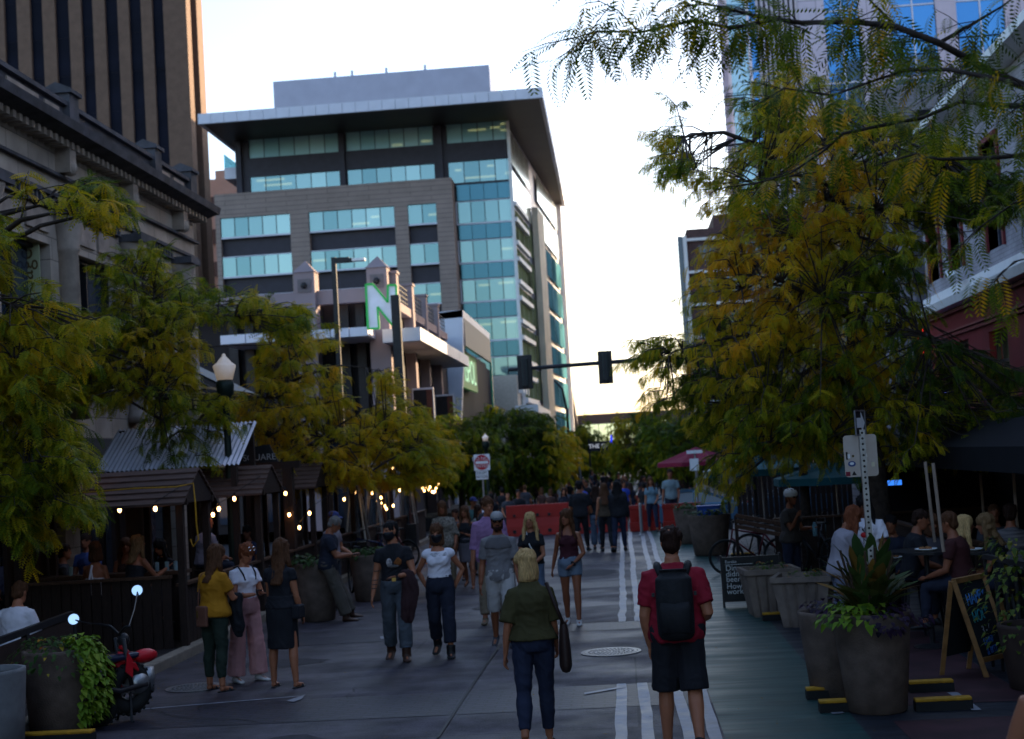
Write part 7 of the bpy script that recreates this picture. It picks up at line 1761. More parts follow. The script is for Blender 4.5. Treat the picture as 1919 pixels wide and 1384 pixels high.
def person(lab, at, heading, H, sex, pose, skin='light', top=None, bottom=None, shoe=('sneaker', None), hair=('short', None), vox=.012, face=True, extras=(), group=None, z=None, mask=None, feet_vis=True):
    S = skeleton(H, sex, pose)
    at = Vector(at)
    zz = at.z+S.base if z is None else z
    t = thing('person', lab, 'person', (at.x, at.y, zz), R(-heading), group)
    S.root = t; S.parts = {}
    mb = MB()
    torso(mb, S, -.10, .56); 
    for i in (0, 1):
        arm_tubes(mb, S, i); hand(mb, S, i, pose.get('curl', (28, 28))[i]); leg_tubes(mb, S, i, frac=2.0)
        A, f = S.an[i], S.ft[i]; mb.tube([A+Vector((0, -.03*S.k, -.035*S.k)), A+f*.07*S.k-Vector((0, 0, .045*S.k)), A+f*.15*S.k-Vector((0, 0, .055*S.k))], [.03*S.k, .03*S.k, .02*S.k], 8)
    if sex == 'f' and S.fat < 1.3:
        for s in (-1, 1): mb.ball(S.at(.31, s*.07, .085), (.058*S.k, .045*S.k, .055*S.k))
    head_mesh(mb, S)
    body = live(mb.build('body', SKIN[skin], t), min(vox, .011), 2)
    if top:
        kind, m = top[0], top[1]; o = dict(top[2]) if len(top) > 2 else {}
        mb = MB(); inf = o.get('inf', .012)
        torso(mb, S, o.get('hem', -.02), o.get('neck', .49), inf, flare=o.get('flare', .05))
        if sex == 'f' and S.fat < 1.3 and kind != 'halter':
            for s in (-1, 1): mb.ball(S.at(.31, s*.07, .087), ((.058+inf)*S.k, (.043+inf)*S.k, (.055+inf)*S.k))
        sl = o.get('sleeve', .55); o.setdefault('sw', .008)
        if sl:
            for i in (0, 1): arm_tubes(mb, S, i, inf*.75, sl, o['sw'])
        if o.get('cap'):
            for i in (0, 1): mb.ball(S.sh[i]+S.at(-.01), (.075*S.k, .07*S.k, .06*S.k))
        tp = live(mb.build('shirt', m, t), vox, 4); S.parts['top'] = tp
        if o.get('straps'):
            mb = MB()
            for s in (-1, 1): mb.tube([S.at(.40, s*.085, .095), S.at(.475, s*.085, .03), S.at(.47, s*.085, -.05), S.at(.38, s*.085, -.10)], .012*S.k, 6)
            mb.build('straps', m, t, smooth=True)
    if bottom:
        kind, m = bottom[0], bottom[1]; o = dict(bottom[2]) if len(bottom) > 2 else {}
        mb = MB(); inf = o.get('inf', .010)
        if kind in ('pants', 'shorts'):
            torso(mb, S, -.10, o.get('waist', .06), inf+.002)
            for i in (0, 1): leg_tubes(mb, S, i, inf+.002, o.get('len', 1.9), o.get('wide', .0), o.get('straight', 0))
        else:
            Lk = o.get('len', .5)*S.k; w0 = o.get('w', .2)*S.k; mid = (S.kn[0]+S.kn[1])/2
            rs = []
            tb = MALE if sex == 'm' else FEM
            for u in (-.10, -.05, 0, .15, .35, .6, .8, 1):
                if u <= 0: rs.append(ering(S.at(.04-u*.9 if u < 0 else .04), ((.15 if u < -.04 else .166)*S.fat+inf)*S.k, (.112*S.fat+inf)*S.k, S.rt, S.fw)); continue
                c = S.at(.04).lerp(Vector((mid.x, mid.y, S.at(.04).z-Lk)), u); rs.append(ering(c, ((.178*S.fat+inf)*(1-u)*S.k+w0*u), ((.125*S.fat+inf)*(1-u)*S.k+w0*.82*u), S.rt, Vector((0, 1, 0))))
            mb.loft(rs)
        live(mb.build({'pants': 'trousers', 'shorts': 'shorts', 'skirt': 'skirt'}[kind], m, t), vox, 4)
        if o.get('belt'): mb = MB(); mb.loft([ering(S.at(h), .172*S.fat*S.k, .125*S.fat*S.k, S.rt, S.fw, 24) for h in (.055, .095)]); mb.build('belt', o['belt'], t, smooth=True); mb = MB(); c = S.at(.075, 0, .128*S.fat); mb.box(c.x-.025, c.x+.025, c.y-.004, c.y+.006, c.z-.022, c.z+.022); mb.build('buckle', M_brass, t)
        if o.get('cuff'):
            for i in (0, 1): mb = MB(); p = S.kn[i].lerp(S.an[i], o.get('len', 1.9)-1); q = S.kn[i].lerp(S.an[i], o.get('len', 1.9)-1.09); mb.tube([q, p], [(.062+inf)*S.k]*2, 14); mb.build('cuff', o['cuff'], t, smooth=True)
    if shoe and feet_vis:
        for i in (0, 1):
            mb = MB(); shoes(mb, S, i, shoe[0])
            if shoe[0] == 'sandal': mb = MB(); A, f = S.an[i], S.ft[i]; k_ = S.k; mb.loft([ering(A+f*y*k_+Vector((0, 0, -.072*k_)), w_*k_, .011*k_, f.cross(Vector((0, 0, 1))).normalized(), Vector((0, 0, 1)), 10) for y, w_ in ((-.07, .02), (-.05, .036), (.05, .04), (.12, .047), (.18, .03), (.195, .012))]); mb.tube([A+f*.09*k_+Vector((-.045*k_, 0, -.06*k_)), A+f*.08*k_+Vector((0, 0, -.022*k_)), A+f*.09*k_+Vector((.045*k_, 0, -.06*k_))], .012*k_, 6); mb.tube([A+Vector((-.04*k_, 0, -.045*k_)), A+f*.04*k_+Vector((0, 0, -.01*k_)), A+Vector((.04*k_, 0, -.045*k_))], .011*k_, 6)
            live(mb.build('shoe', shoe[1], t), min(vox, .012), 2)
    if hair[0] != 'bald':
        mb = MB(); hair_mesh(mb, S, hair[0]); live(mb.build('hair', hair[1], t), max(.009, vox*.8), 3)
    if face:
        k = S.k; H = S.H_
        for s in (-1, 1):
            mb = MB(); mb.ball(H(s*.030, .0835, .006), (.0125*k, .006*k, .0075*k), S.HR, 8, 6); mb.build('eye', M_eye, t, smooth=True)
            mb = MB(); mb.tube([H(s*.015, .092, .027), H(s*.032, .091, .032), H(s*.048, .080, .026)], [.003*k, .004*k, .002*k], 5); mb.build('eyebrow', hair[1] or M_eye, t)
        if not mask: mb = MB(); mb.tube([H(-.024, .084, -.064), H(-.008, .096, -.062), H(.008, .096, -.062), H(.024, .084, -.064)], [.003*k, .006*k, .006*k, .003*k], 6); mb.build('mouth', M_lip, t, smooth=True)
    if mask:
        k = S.k; H = S.H_; X_, Y_ = S.HR @ Vector((1, 0, 0)), S.HR @ Vector((0, 1, 0))
        mb = MB(); mb.loft([ering(H(0, .028, z), rx*k, ry*k, X_, Y_, 18) for z, rx, ry in ((-.122, .03, .04), (-.10, .056, .062), (-.06, .069, .080), (-.03, .0735, .090), (-.012, .071, .074))]); mb.tube([H(-.07, .03, -.02), H(-.078, -.01, .0)], .003*k, 5); mb.tube([H(.07, .03, -.02), H(.078, -.01, .0)], .003*k, 5); mb.build('face_mask', mask, t, smooth=True)
    for fn in extras: fn(S, t)
    return t, S
M_eye = mat('eye_dark', (.012, .008, .008), .25, var=0); M_lip = mat('lips', (.24, .06, .055), .5, var=0); M_brass = mat('brass', (.4, .26, .08), .35, .9, var=0)
# extras
def sunglasses(S, t):
    k = S.k; H = S.H_
    for s in (-1, 1): mb = MB(); mb.ball(H(s*.031, .090, .008), (.026*k, .007*k, .019*k), S.HR, 12, 8); mb.build('sunglass_lens', M_shade, t, smooth=True)
    mb = MB(); mb.tube([H(-.055, .085, .016), H(0, .101, .016), H(.055, .085, .016)], .004*k, 5); mb.tube([H(-.056, .083, .016), H(-.078, -.01, .008)], .003*k, 5); mb.tube([H(.056, .083, .016), H(.078, -.01, .008)], .003*k, 5); mb.build('sunglass_frame', M_black, t)
M_shade = mat('shade_lens', (.008, .008, .01), .1, var=0)
def beard(m):
    def f(S, t):
        k = S.k; H = S.H_; mb = MB(); mb.ball(H(0, .045, -.088), (.058*k, .056*k, .042*k), S.HR, 14, 8); mb.ball(H(0, .088, -.048), (.030*k, .012*k, .008*k), S.HR)
        for s in (-1, 1): mb.ball(H(s*.06, .03, -.05), (.014*k, .03*k, .045*k), S.HR)
        live(mb.build('beard', m, t), .008, 2)
    return f
def cap(m, m2=None):
    def f(S, t):
        k = S.k; H = S.H_; mb = MB(); n = 18; rs = []
        X_, Y_ = S.HR @ Vector((1, 0, 0)), S.HR @ Vector((0, 1, 0))
        for z, r in ((.035, 1.0), (.06, 1.0), (.09, .92), (.115, .72), (.128, .4), (.132, .1)): rs.append(ering(H(0, -.008, z), .086*r*k, .104*r*k, X_, Y_, n))
        mb.loft(rs); c = mb.build('cap', m, t, smooth=True)
        mb = MB(); rs = []
        for y, w_, z in ((.075, .075, .045), (.12, .07, .040), (.155, .05, .030), (.165, .03, .026)): rs.append([H(-w_, y, z), H(w_, y, z), H(w_, y, z+.006), H(-w_, y, z+.006)])
        mb.loft(rs); mb.build('brim', m2 or m, c)
    return f
def helmet(S, t):
    k = S.k; H = S.H_; mb = MB(); mb.ball(H(0, -.005, .062), (.098*k, .125*k, .085*k), S.HR, 20, 12); h = mb.build('helmet', M_white, t, smooth=True)
    for x, y in ((-.04, .05), (.04, .05), (0, .07), (-.05, -.02), (.05, -.02), (0, .0), (-.03, -.08), (.03, -.08)):
        mb = MB(); zz = .062+.085*math.sqrt(max(.05, 1-(x/.098)**2-(y/.125)**2)); mb.ball(H(x, y, zz-.004), (.011*k, .028*k, .01*k), S.HR, 8, 5); mb.build('vent', M_black, h)
    mb = MB(); mb.tube([H(-.075, .02, .0), H(-.05, .04, -.1), H(0, .05, -.125), H(.05, .04, -.1), H(.075, .02, .0)], .004*k, 5); mb.build('chin_strap', M_black, h)
def held(name, i, fn, m, off=(0, 0, 0)):
    def f(S, t):
        d, v = S.hd[i]; p = S.wr[i]+d*.075*S.k+Vector(off)*S.k; mb = MB(); fn(mb, p, d, v); mb.build(name, m, t, smooth=False, bevel=.004)
    return f
def pouch(S, t):    # leather pouch hanging behind
    k = S.k; c = S.at(-.04, -.02, -.17); mb = MB(); mb.box(c.x-.085, c.x+.085, c.y-.03, c.y+.02, c.z-.13, c.z+.11); b = mb.build('shoulder_pouch', mat('tan_leather', (.15, .06, .04), .55, var=.15), t, bevel=.02)
    mb = MB(); mb.tube([c+Vector((-.06, 0, .1)), S.at(.2, -.12, -.13), S.at(.44, -.10, -.10), S.at(.5, -.04, .02)], .008, 6); mb.build('strap', MATS['tan_leather'], b, smooth=True)
    mb = MB(); mb.box(c.x-.06, c.x-.035, c.y-.036, c.y-.031, c.z-.02, c.z+.06); mb.build('clip', M_brass, b)
def backpack(S, t):
    m = mat('backpack_black', (.011, .011, .013), .75, var=.3, scale=8, bump=.3, bscale=30); k = S.k
    mb = MB(); prof = [(.44, .10, .06), (.47, .12, .09), (.40, .145, .13), (.25, .15, .15), (.08, .15, .155), (-.02, .145, .15), (-.06, .12, .12), (-.075, .06, .08)]
    rs = []
    for h, w_, d in sorted(prof): rs.append([S.at(h, w_*math.cos(2*math.pi*j/16)*(1 if abs(math.cos(2*math.pi*j/16)) < .9 else .97), -.10-d*.5+d*.62*math.sin(2*math.pi*j/16)) for j in range(16)])
    mb.loft(rs); b = live(mb.build('backpack', m, t), .012, 3)
    mb = MB(); rs = []
    for h, w_, d in ((-.02, .10, .02), (.0, .115, .05), (.16, .12, .055), (.22, .11, .03)): rs.append([S.at(h, w_*math.cos(2*math.pi*j/12), -.235-d*.4+d*.6*math.sin(2*math.pi*j/12)) for j in range(12)])
    mb.loft(rs); mb.build('front_pocket', m, b, smooth=True)
    for s in (-1, 1):
        mb = MB(); mb.tube([S.at(.40, s*.09, -.13), S.at(.475, s*.11, -.07), S.at(.50, s*.12, .01), S.at(.44, s*.125, .10), S.at(.25, s*.15, .12), S.at(.12, s*.17, .02), S.at(.05, s*.14, -.1)], [.026*k, .03*k, .03*k, .026*k, .02*k, .014*k, .01*k], 8); mb.build('shoulder_strap', m, b, smooth=True)
        mb = MB(); c = S.at(.28, s*.16, -.17); mb.box(c.x-.012, c.x+.012, c.y-.015, c.y+.015, c.z-.015, c.z+.015); mb.build('side_buckle', M_dkmetal, b)
def tote(S, t):
    m = mat('dark_brown_leather', (.028, .014, .011), .6, var=.25, scale=6); mb = MB()
    a = S.at(.0, .26, -.03); rs = []
    for z, w_, d in ((.10, .07, .03), (.02, .10, .05), (-.15, .135, .065), (-.28, .15, .07), (-.33, .13, .05)): rs.append([a+Vector((.02+d*.8*math.cos(2*math.pi*j/14), w_*math.sin(2*math.pi*j/14), z+.05)) for j in range(14)])
    mb.loft(rs); b = live(mb.build('tote_bag', m, t), .012, 3)
    mb = MB(); mb.tube([a+Vector((.02, .06, .12)), S.at(.3, .215, .03), S.at(.49, .155, 0), S.at(.49, .15, -.05), S.at(.3, .215, -.09), a+Vector((.02, -.06, .12))], .016, 6); mb.build('bag_strap', m, b, smooth=True)
def jacket_over(i, m, lenz=.55):
    def f(S, t):
        p = S.el[i].lerp(S.wr[i], .45); mb = MB(); rs = []
        for z, w_, d in ((.055, .05, .03), (.03, .085, .055), (-.08, .10, .06), (-.22, .115, .05), (-.36, .10, .055), (-lenz, .085, .03), (-lenz-.03, .06, .015)): rs.append([p+Vector((w_*math.cos(2*math.pi*j/18)*(1+.16*math.sin(5*j+z*7))+.03*math.sin(z*8), d*math.sin(2*math.pi*j/18)*(1+.3*math.sin(3*j+z*13)), (z+(.05*math.sin(j*1.3) if z < -.3 else 0))*S.k)) for j in range(18)])
        mb.loft(rs); live(mb.build('carried_jacket', m, t), .014, 3)
    return f
def crossbody(m, side=1):
    def f(S, t):
        mb = MB(); mb.tube([S.at(.48, -side*.1, -.06), S.at(.50, -side*.08, .02), S.at(.35, 0, .14), S.at(.1, side*.14, .12), S.at(-.02, side*.2, .02), S.at(.2, side*.05, -.13), S.at(.48, -side*.1, -.06)], .008, 6); b = mb.build('bag_strap', m, t, smooth=True)
        c = S.at(-.06, side*.22, 0); mb = MB(); mb.box(c.x-.05, c.x+.05, c.y-.09, c.y+.09, c.z-.08, c.z+.08); mb.build('small_bag', m, t, bevel=.02)
    return f

C = cloth
blk = C('black', (.012, .012, .016), .3); navy = C('navy', (.014, .016, .03), .3); olive = C('olive', (.05, .042, .014)); redc = C('red', (.24, .008, .022)); jean = C('dark_jeans', (.016, .021, .045), .3); ltjean = C('light_jeans', (.09, .12, .18), .3)
white_c = C('white', (.70, .66, .72), .05); pinkp = C('pink', (.45, .22, .22)); yel_c = C('mustard', (.36, .15, .006)); lav = C('lavender', (.30, .16, .30)); greyc = C('grey', (.18, .165, .17)); dgrey = C('dark_grey', (.045, .045, .055), .25); khaki = C('khaki', (.20, .15, .10)); maroon = C('maroon', (.05, .010, .016)); stone_c = C('stone_shorts', (.40, .37, .36)); dgreen = C('dark_green', (.018, .028, .020)); teal_s = C('pale_blue', (.14, .22, .27)); brownc = C('brown', (.05, .022, .018))
lth = mat('brown_shoe_leather', (.05, .022, .014), .5, var=.2); bshoe = mat('black_shoe', (.012, .011, .012), .5, var=.2); wshoe = mat('white_shoe', (.5, .48, .48), .6, var=.1); sand_s = mat('sandal_brown', (.07, .035, .022), .6, var=.2); tanshoe = mat('tan_shoe', (.16, .11, .07), .7, var=.2)
blonde = hairmat('blonde', (.50, .31, .13)); dkbr = hairmat('dark_brown', (.026, .011, .007)); brn = hairmat('brown', (.085, .034, .015)); red_h = hairmat('auburn', (.16, .045, .018)); grey_h = hairmat('grey', (.16, .14, .13)); blk_h = hairmat('black', (.010, .008, .008))
walkA = ((22, 4, 2, 0), (-16, 18, 2, -25)); walkB = ((-16, 18, 2, -25), (22, 4, 2, 0)); stand = ((2, 3, 4, 0), (-2, 3, 4, 0)); softA = ((12, 3, 2, 0), (-10, 12, 2, -15)); softB = ((-10, 12, 2, -15), (12, 3, 2, 0))
HANG = (4, 7, 14, 10)
# foreground walkers
person('woman with blonde bob in olive blouse and dark jeans walking away with a brown tote', G(1010, 1402), -4, 1.70, 'f', dict(legs=((-9, 22, 2, -30), (8, 3, 1, 0)), arms=((-6, 13, 18, 20), (8, 9, 25, 10)), head=(-48, -4), lean=3, fat=1.06), 'light',
       ('shirt', olive, dict(hem=.0, sleeve=.85, sw=.03, inf=.022, neck=.51, flare=.12)), ('pants', jean, dict(len=1.82)), ('sandal', bshoe), ('bob', blonde), .010, True, (tote,))
person('stocky man in red T-shirt and black shorts walking away with a black backpack', G(1283, 1410), 2, 1.86, 'm', dict(legs=((6, 4, 3, 0), (-10, 24, 3, -25)), arms=((-4, 10, 26, 40), (-14, 12, 88, 15)), head=(0, -6), lean=3, fat=1.2), 'light',
       ('shirt', redc, dict(hem=-.09, sleeve=.74, sw=.014, inf=.014, neck=.515, flare=.06)), ('shorts', blk, dict(len=1.0, wide=.05, inf=.022, straight=.6)), ('sneaker', bshoe), ('short', dkbr), .010, False, (backpack,))
# walkers towards the camera
def cap_grey(S, t): cap(C('cap_grey', (.30, .28, .28)), C('cap_dark', (.05, .05, .055)))(S, t)
def yoke(S, t):
    mb = MB(); torso(mb, S, .32, .47, .024); live(mb.build('shirt_yoke', C('shirt_yoke', (.11, .10, .105)), t), .012, 3)
person('bearded man in grey cap and two tone grey shirt with pale shorts walking forward', G(945, 1210), 178, 1.80, 'm', dict(legs=softA, arms=((2, 9, 14, 10), (-4, 10, 16, 10)), head=(-4, -2), fat=1.0), 'tan',
       ('shirt', greyc, dict(hem=-.09, sleeve=.75, sw=.012, inf=.012, neck=.50)), ('shorts', stone_c, dict(len=1.05, wide=.03, inf=.018, straight=.4)), ('sneaker', dgrey), ('crop', dkbr), .012, True, (cap_grey, sunglasses, beard(hairmat('dark_beard', (.035, .014, .010))), yoke))
person('tall man in lavender long sleeved shirt and khaki trousers walking behind the capped man', G(926, 1166), 176, 1.93, 'm', dict(legs=softB, arms=((8, 8, 12, 10), (-6, 9, 14, 10)), head=(-14, -8)), 'light',
       ('shirt', lav, dict(hem=-.13, sleeve=1.2, sw=.016, inf=.016, neck=.52, flare=.12)), ('pants', khaki, dict(len=1.88, wide=.02)), ('sneaker', tanshoe), ('short', brn), .012)
def light_bag(S, t):
    p = S.wr[1]+S.hd[1][0]*.08; mb = MB(); mb.ball(p+Vector((.02, .03, .0)), (.10, .05, .045)); mb.build('white_bag', C('pale_bag', (.42, .45, .52)), t, smooth=True)
    mb = MB(); mb.tube([S.at(.49, .07, -.02), S.at(.48, .06, .05), S.at(.3, .02, .14), S.at(.15, -.05, .13)], .008, 6); mb.build('bag_strap', M_white, t)
person('woman with wavy blonde hair in black T-shirt holding a pale bag behind the blonde bob', G(1005, 1166), 182, 1.66, 'f', dict(legs=softA, arms=((12, 8, 60, 45), (10, 10, 75, 30)), head=(8, 2)), 'light',
       ('shirt', blk, dict(hem=-.02, sleeve=.5)), ('pants', ltjean, dict(len=1.85, wide=.02)), ('sneaker', wshoe), ('wavy', blonde), .012, True, (light_bag,))
def watch(S, t): mb = MB(); mb.torus(S.wr[0], .032, .012, S.hd[0][0]); mb.build('wrist_watch', M_black, t)
person('woman in maroon tank top and denim cutoff shorts walking forward', G(1075, 1170), 184, 1.70, 'f', dict(legs=((10, 4, 1, 0), (-8, 10, 1, -12)), arms=((10, 15, 62, 55), (-22, 14, 10, 0)), head=(22, 2)), 'tan',
       ('tank', maroon, dict(hem=.05, sleeve=0, neck=.405, inf=.008, flare=0, straps=True)), ('shorts', C('denim_cutoffs', (.13, .165, .22), .3), dict(len=.42, inf=.012, wide=.02, waist=.09)), ('sneaker', wshoe), ('long', brn), .012, True, (watch,))
def tshirt_print(S, t):
    for nm, x, h, w_, hh, c in (('orange_print', -.055, .29, .055, .055, (.16, .05, .01)), ('pale_print', .045, .29, .04, .05, (.30, .27, .27)), ('grey_print', .0, .24, .075, .02, (.10, .09, .09))):
        mb = MB(); mb.ball(S.at(h, x, .132-abs(x)*.18), (w_*S.k, .010*S.k, hh*S.k)); mb.build('shirt_print', mat(nm, c, .8, var=.6, scale=30), S.parts['top'], smooth=True)
def tattoo(S, t):
    a, b = S.el[1], S.wr[1]; s_, e_ = S.sh[1], S.el[1]
    for p, q, u, r in ((s_, e_, .78, .046), (a, b, .2, .043), (a, b, .42, .040), (a, b, .62, .035)):
        c = p.lerp(q, u); mb = MB(); mb.ball(c+Vector((.0, .006, 0)), (r*S.k, r*S.k, .012*S.k), None, 10, 5); mb.build('tattoo', mat('tattoo_ink', (.03, .028, .03), .6, var=.5, scale=60), t, smooth=True)
person('man in black printed T-shirt with face mask and tattooed arm carrying a maroon jacket', G(748, 1236), 176, 1.79, 'm', dict(legs=softA, arms=((14, 14, 88, 40), (0, 12, 12, 5)), head=(50, 0), curl=(50, 28)), 'light',
       ('shirt', blk, dict(hem=.06, sleeve=.42, inf=.010, neck=.515)), ('pants', C('grey_blue_jeans', (.06, .07, .085), .3), dict(len=1.80, wide=.01, inf=.016, straight=.5, belt=lth, cuff=ltjean)), ('boot', lth), ('crop', blk_h), .012, True, (tshirt_print, tattoo, jacket_over(0, C('maroon_jacket', (.035, .014, .016)))), mask=M_black)
def lace(S, t):
    mb = MB(); torso(mb, S, .36, .43, .022); live(mb.build('lace_yoke', mat('lace_white', (.46, .44, .48), .9, var=.4, scale=60), t), .012, 2)
person('woman in white top, black mask and high black trousers, hands on hips', G(832, 1230), 180, 1.72, 'f', dict(legs=((10, 4, 2, 0), (-8, 26, 2, -22)), arms=((-26, 30, 62, 75), (-26, 30, 62, 75)), head=(3, -2), curl=(20, 20)), 'light',
       ('shirt', white_c, dict(hem=.10, sleeve=.18, neck=.43, inf=.016, cap=True, flare=.10)), ('pants', navy, dict(len=1.72, inf=.018, waist=.13, wide=.01, straight=.35)), ('boot', bshoe), ('bob', brn), .012, True, (lace,), mask=M_black)
person('smiling woman in black tank top and grey skirt walking behind the lavender shirt', G(880, 1102), 186, 1.62, 'f', dict(legs=((10, 4, 2, 0), (-12, 24, 2, -20)), arms=((14, 10, 108, 42), (2, 8, 12, 5)), head=(12, 0), fat=1.08), 'tan',
       ('tank', blk, dict(hem=.02, sleeve=0, neck=.44, inf=.012, straps=True)), ('skirt', C('grey_skirt', (.10, .085, .10)), dict(len=.42, w=.17)), ('sandal', sand_s), ('wavy', brn), .014)
person('woman in patterned brown blouse walking behind the masked woman in white', G(838, 1105), 180, 1.74, 'f', dict(legs=softB, arms=((8, 16, 40, 20), (4, 14, 20, 10)), head=(5, -8), fat=1.2), 'tan',
       ('shirt', mat('cloth_patterned', (.06, .048, .04), .85, scale=28, col2=(.26, .22, .18)), dict(hem=-.1, sleeve=1.1, sw=.03, inf=.022, flare=.12)), ('pants', khaki, dict(len=1.8, wide=.02)), ('sandal', sand_s), ('bob', brn), .016)
# trio standing at left
person('woman in mustard yellow T-shirt and dark trousers with a leather pouch seen from behind', G(408, 1294), 30, 1.70, 'f', dict(legs=stand, arms=((4, 8, 30, 20), (22, 12, 80, 25)), head=(25, -10), fat=1.18), 'light',
       ('shirt', yel_c, dict(hem=-.06, sleeve=.62, sw=.02, inf=.018, neck=.51)), ('pants', dgreen, dict(len=1.78, inf=.008)), ('sandal', bshoe), ('long', brn), .012, False, (pouch, jacket_over(1, blk, .42)))
def glasses_up(S, t): mb = MB(); mb.torus(S.H_(-.03, .07, .10), .022*S.k, .004, S.HR @ Vector((0, 1, .6))); mb.torus(S.H_(.03, .07, .10), .022*S.k, .004, S.HR @ Vector((0, 1, .6))); mb.build('raised_glasses', M_chrome, t)
def small_straps(S, t):
    mb = MB()
    for s in (-1, 1): mb.tube([S.at(.47, s*.11, -.06), S.at(.49, s*.10, .02), S.at(.40, s*.09, .115), S.at(.32, s*.075, .14)], .010, 6)
    mb.build('black_straps', blk, t, smooth=True)
person('auburn haired woman in white T-shirt and wide pale pink trousers looking at her phone', G(466, 1277), 132, 1.69, 'f', dict(legs=((4, 3, 4, 0), (-3, 3, 4, 0)), arms=((18, 8, 92, 35), (16, 8, 88, 40)), head=(0, -28)), 'light',
       ('shirt', white_c, dict(hem=.08, sleeve=.5, inf=.014, neck=.47)), ('pants', pinkp, dict(len=1.96, inf=.018, wide=.032, waist=.11, straight=.8)), ('sneaker', wshoe), ('ponytail', red_h), .012, True, (glasses_up, small_straps, held('phone', 0, lambda mb, p, d, v: mb.bar(p-d*.05, p+d*.07, .07, .01), M_black)))
person('woman with very long straight brown hair in black dress standing with her back to us', G(534, 1288), 12, 1.72, 'f', dict(legs=((3, 3, 5, 0), (-2, 3, 7, 0)), arms=((18, 8, 70, 30), (2, 10, 25, 15)), head=(18, -8)), 'light',
       ('shirt', blk, dict(hem=-.02, sleeve=.35, inf=.014)), ('skirt', blk, dict(len=.52, w=.185, inf=.016)), ('sandal', bshoe), ('verylong', brn), .012, False, (crossbody(blk),))
# leaning man and others on the left
person('grey haired man in navy T-shirt and cargo trousers leaning on a planter with his phone', G(640, 1164)+Vector((-.18, 0, 0)), 78, 1.78, 'm', dict(legs=((26, 4, 2, 0), (20, 4, 2, 0)), lean=6, arms=((22, 6, 72, 20), (22, 8, 76, 20)), head=(8, -30), fat=1.1), 'tan',
       ('shirt', navy, dict(hem=-.08, sleeve=.62, sw=.02, inf=.016)), ('pants', C('cargo', (.075, .062, .05)), dict(len=1.9, inf=.02, wide=.02, straight=.6)), ('boot', lth), ('short', grey_h), .014, True, (held('phone', 1, lambda mb, p, d, v: mb.bar(p-d*.05, p+d*.08, .07, .01), M_black),))
q = P(628, 1140, 25.2); person('person in blue cap and pale top standing behind the leaning grey haired man', (q.x, 25.2, 0), 110, 1.74, 'm', dict(legs=stand, arms=((12, 8, 60, 20), (12, 8, 60, 20)), head=(0, -10)), 'light',
       ('shirt', C('pale_mauve', (.22, .18, .2)), dict(hem=-.08, sleeve=.6)), ('pants', dgrey, dict(len=1.9)), ('sneaker', bshoe), ('short', brn), .018, False, (cap(C('cap_blue', (.03, .04, .14))),))
# seated people; sit(): pelvis at seat height
SIT = ((82, 80, 8, 0), (82, 80, 8, 0))
def sit(lab, x, y, d, heading, sex, top, hair, arms=((15, 8, 60, 20), (15, 8, 60, 20)), head=(0, 0), skin='light', zs=None, lean=6, bottom=None, vox=.015, extras=(), fat=1.0, H=1.7, group=None, face=False, topo=None, stool=True):
    """x, y: picture point of the top of the head, d: distance"""
    q = P(x, y, d); k = H/1.75; z = q.z-.79*k*math.cos(R(lean)); 
    off = Vector((math.sin(R(heading)), math.cos(R(heading)), 0))*(.79*k*math.sin(R(lean)))
    person(lab, (q.x-off.x, q.y-off.y, 0), heading, H, sex, dict(legs=SIT, arms=arms, head=head, lean=lean, fat=fat, seat=z), skin, ('shirt', top, topo or dict(hem=-.05, sleeve=.55)), ('pants', bottom or navy, dict(len=1.85)), ('sneaker', bshoe), hair, vox, face, extras, group, z=z)
    if stool:
        s = thing('bar_stool', 'dark stool under the '+lab.replace(' seated', '').replace(' sitting', ''), 'stool', (q.x-off.x, q.y-off.y, 0))
        s['label'] = ' '.join(s['label'].split()[:15])
        zz = z-.12; mb = MB(); mb.lathe([(.16, zz-.04), (.17, zz)], seg=18); mb.build('seat', M_dkwood, s)
        for a in range(4): mb = MB(); c_, s_ = math.cos(.785+a*1.571), math.sin(.785+a*1.571); mb.bar((.1*c_, .1*s_, zz-.04), (.19*c_, .19*s_, 0), .03, .03); mb.build('leg', M_dkmetal, s)
sit('person in white sweatshirt with short brown hair sitting behind the dark sloping railing', 34, 1090, 16.3, 12, 'm', white_c, ('short', brn), topo=dict(hem=-.1, sleeve=1.9, sw=.03, inf=.03, flare=.1), head=(0, -12), vox=.012)
def halter_ties(S, t): mb = MB(); mb.tube([S.at(.22, -.03, -.115), S.at(.36, 0, -.125), S.at(.44, 0, -.1)], .016, 6); mb.tube([S.at(.22, .03, -.115), S.at(.36, 0, -.125)], .012, 6); mb.build('halter_tie', white_c, t)
sit('brown haired woman in white backless halter top at the nearest hut counter', 180, 1015, 20.2, 8, 'f', C('ruched_white', (.40, .33, .32), .3, bscale=30), ('bob', brn), arms=((20, 14, 95, 30), (10, 8, 30, 10)), head=(-25, 5), skin='tan', topo=dict(hem=.0, sleeve=0, neck=.26, inf=.012), extras=(halter_ties,), vox=.012, lean=8)
sit('wavy blonde woman in black low backed top leaning on the hut counter', 262, 1003, 20.2, 25, 'f', blk, ('wavy', hairmat('dark_blonde', (.16, .09, .04))), arms=((15, 10, 60, 20), (30, 22, 85, -10)), head=(15, 5), skin='tan', topo=dict(hem=-.02, sleeve=0, neck=.34, inf=.012), vox=.012, lean=14)
sit('woman in dark top raising her hand to her hair facing us across the hut counter', 235, 1008, 21.6, 165, 'f', brownc, ('long', brn), arms=((35, 30, 140, 10), (20, 10, 80, 20)), skin='tan', topo=dict(hem=-.05, sleeve=0, neck=.40, straps=True))
sit('black haired woman in dark jacket and white shirt reading across the hut counter', 303, 1007, 21.6, 205, 'f', blk, ('long', blk_h), head=(0, -25), skin='light', topo=dict(hem=-.05, sleeve=1.8), face=True)
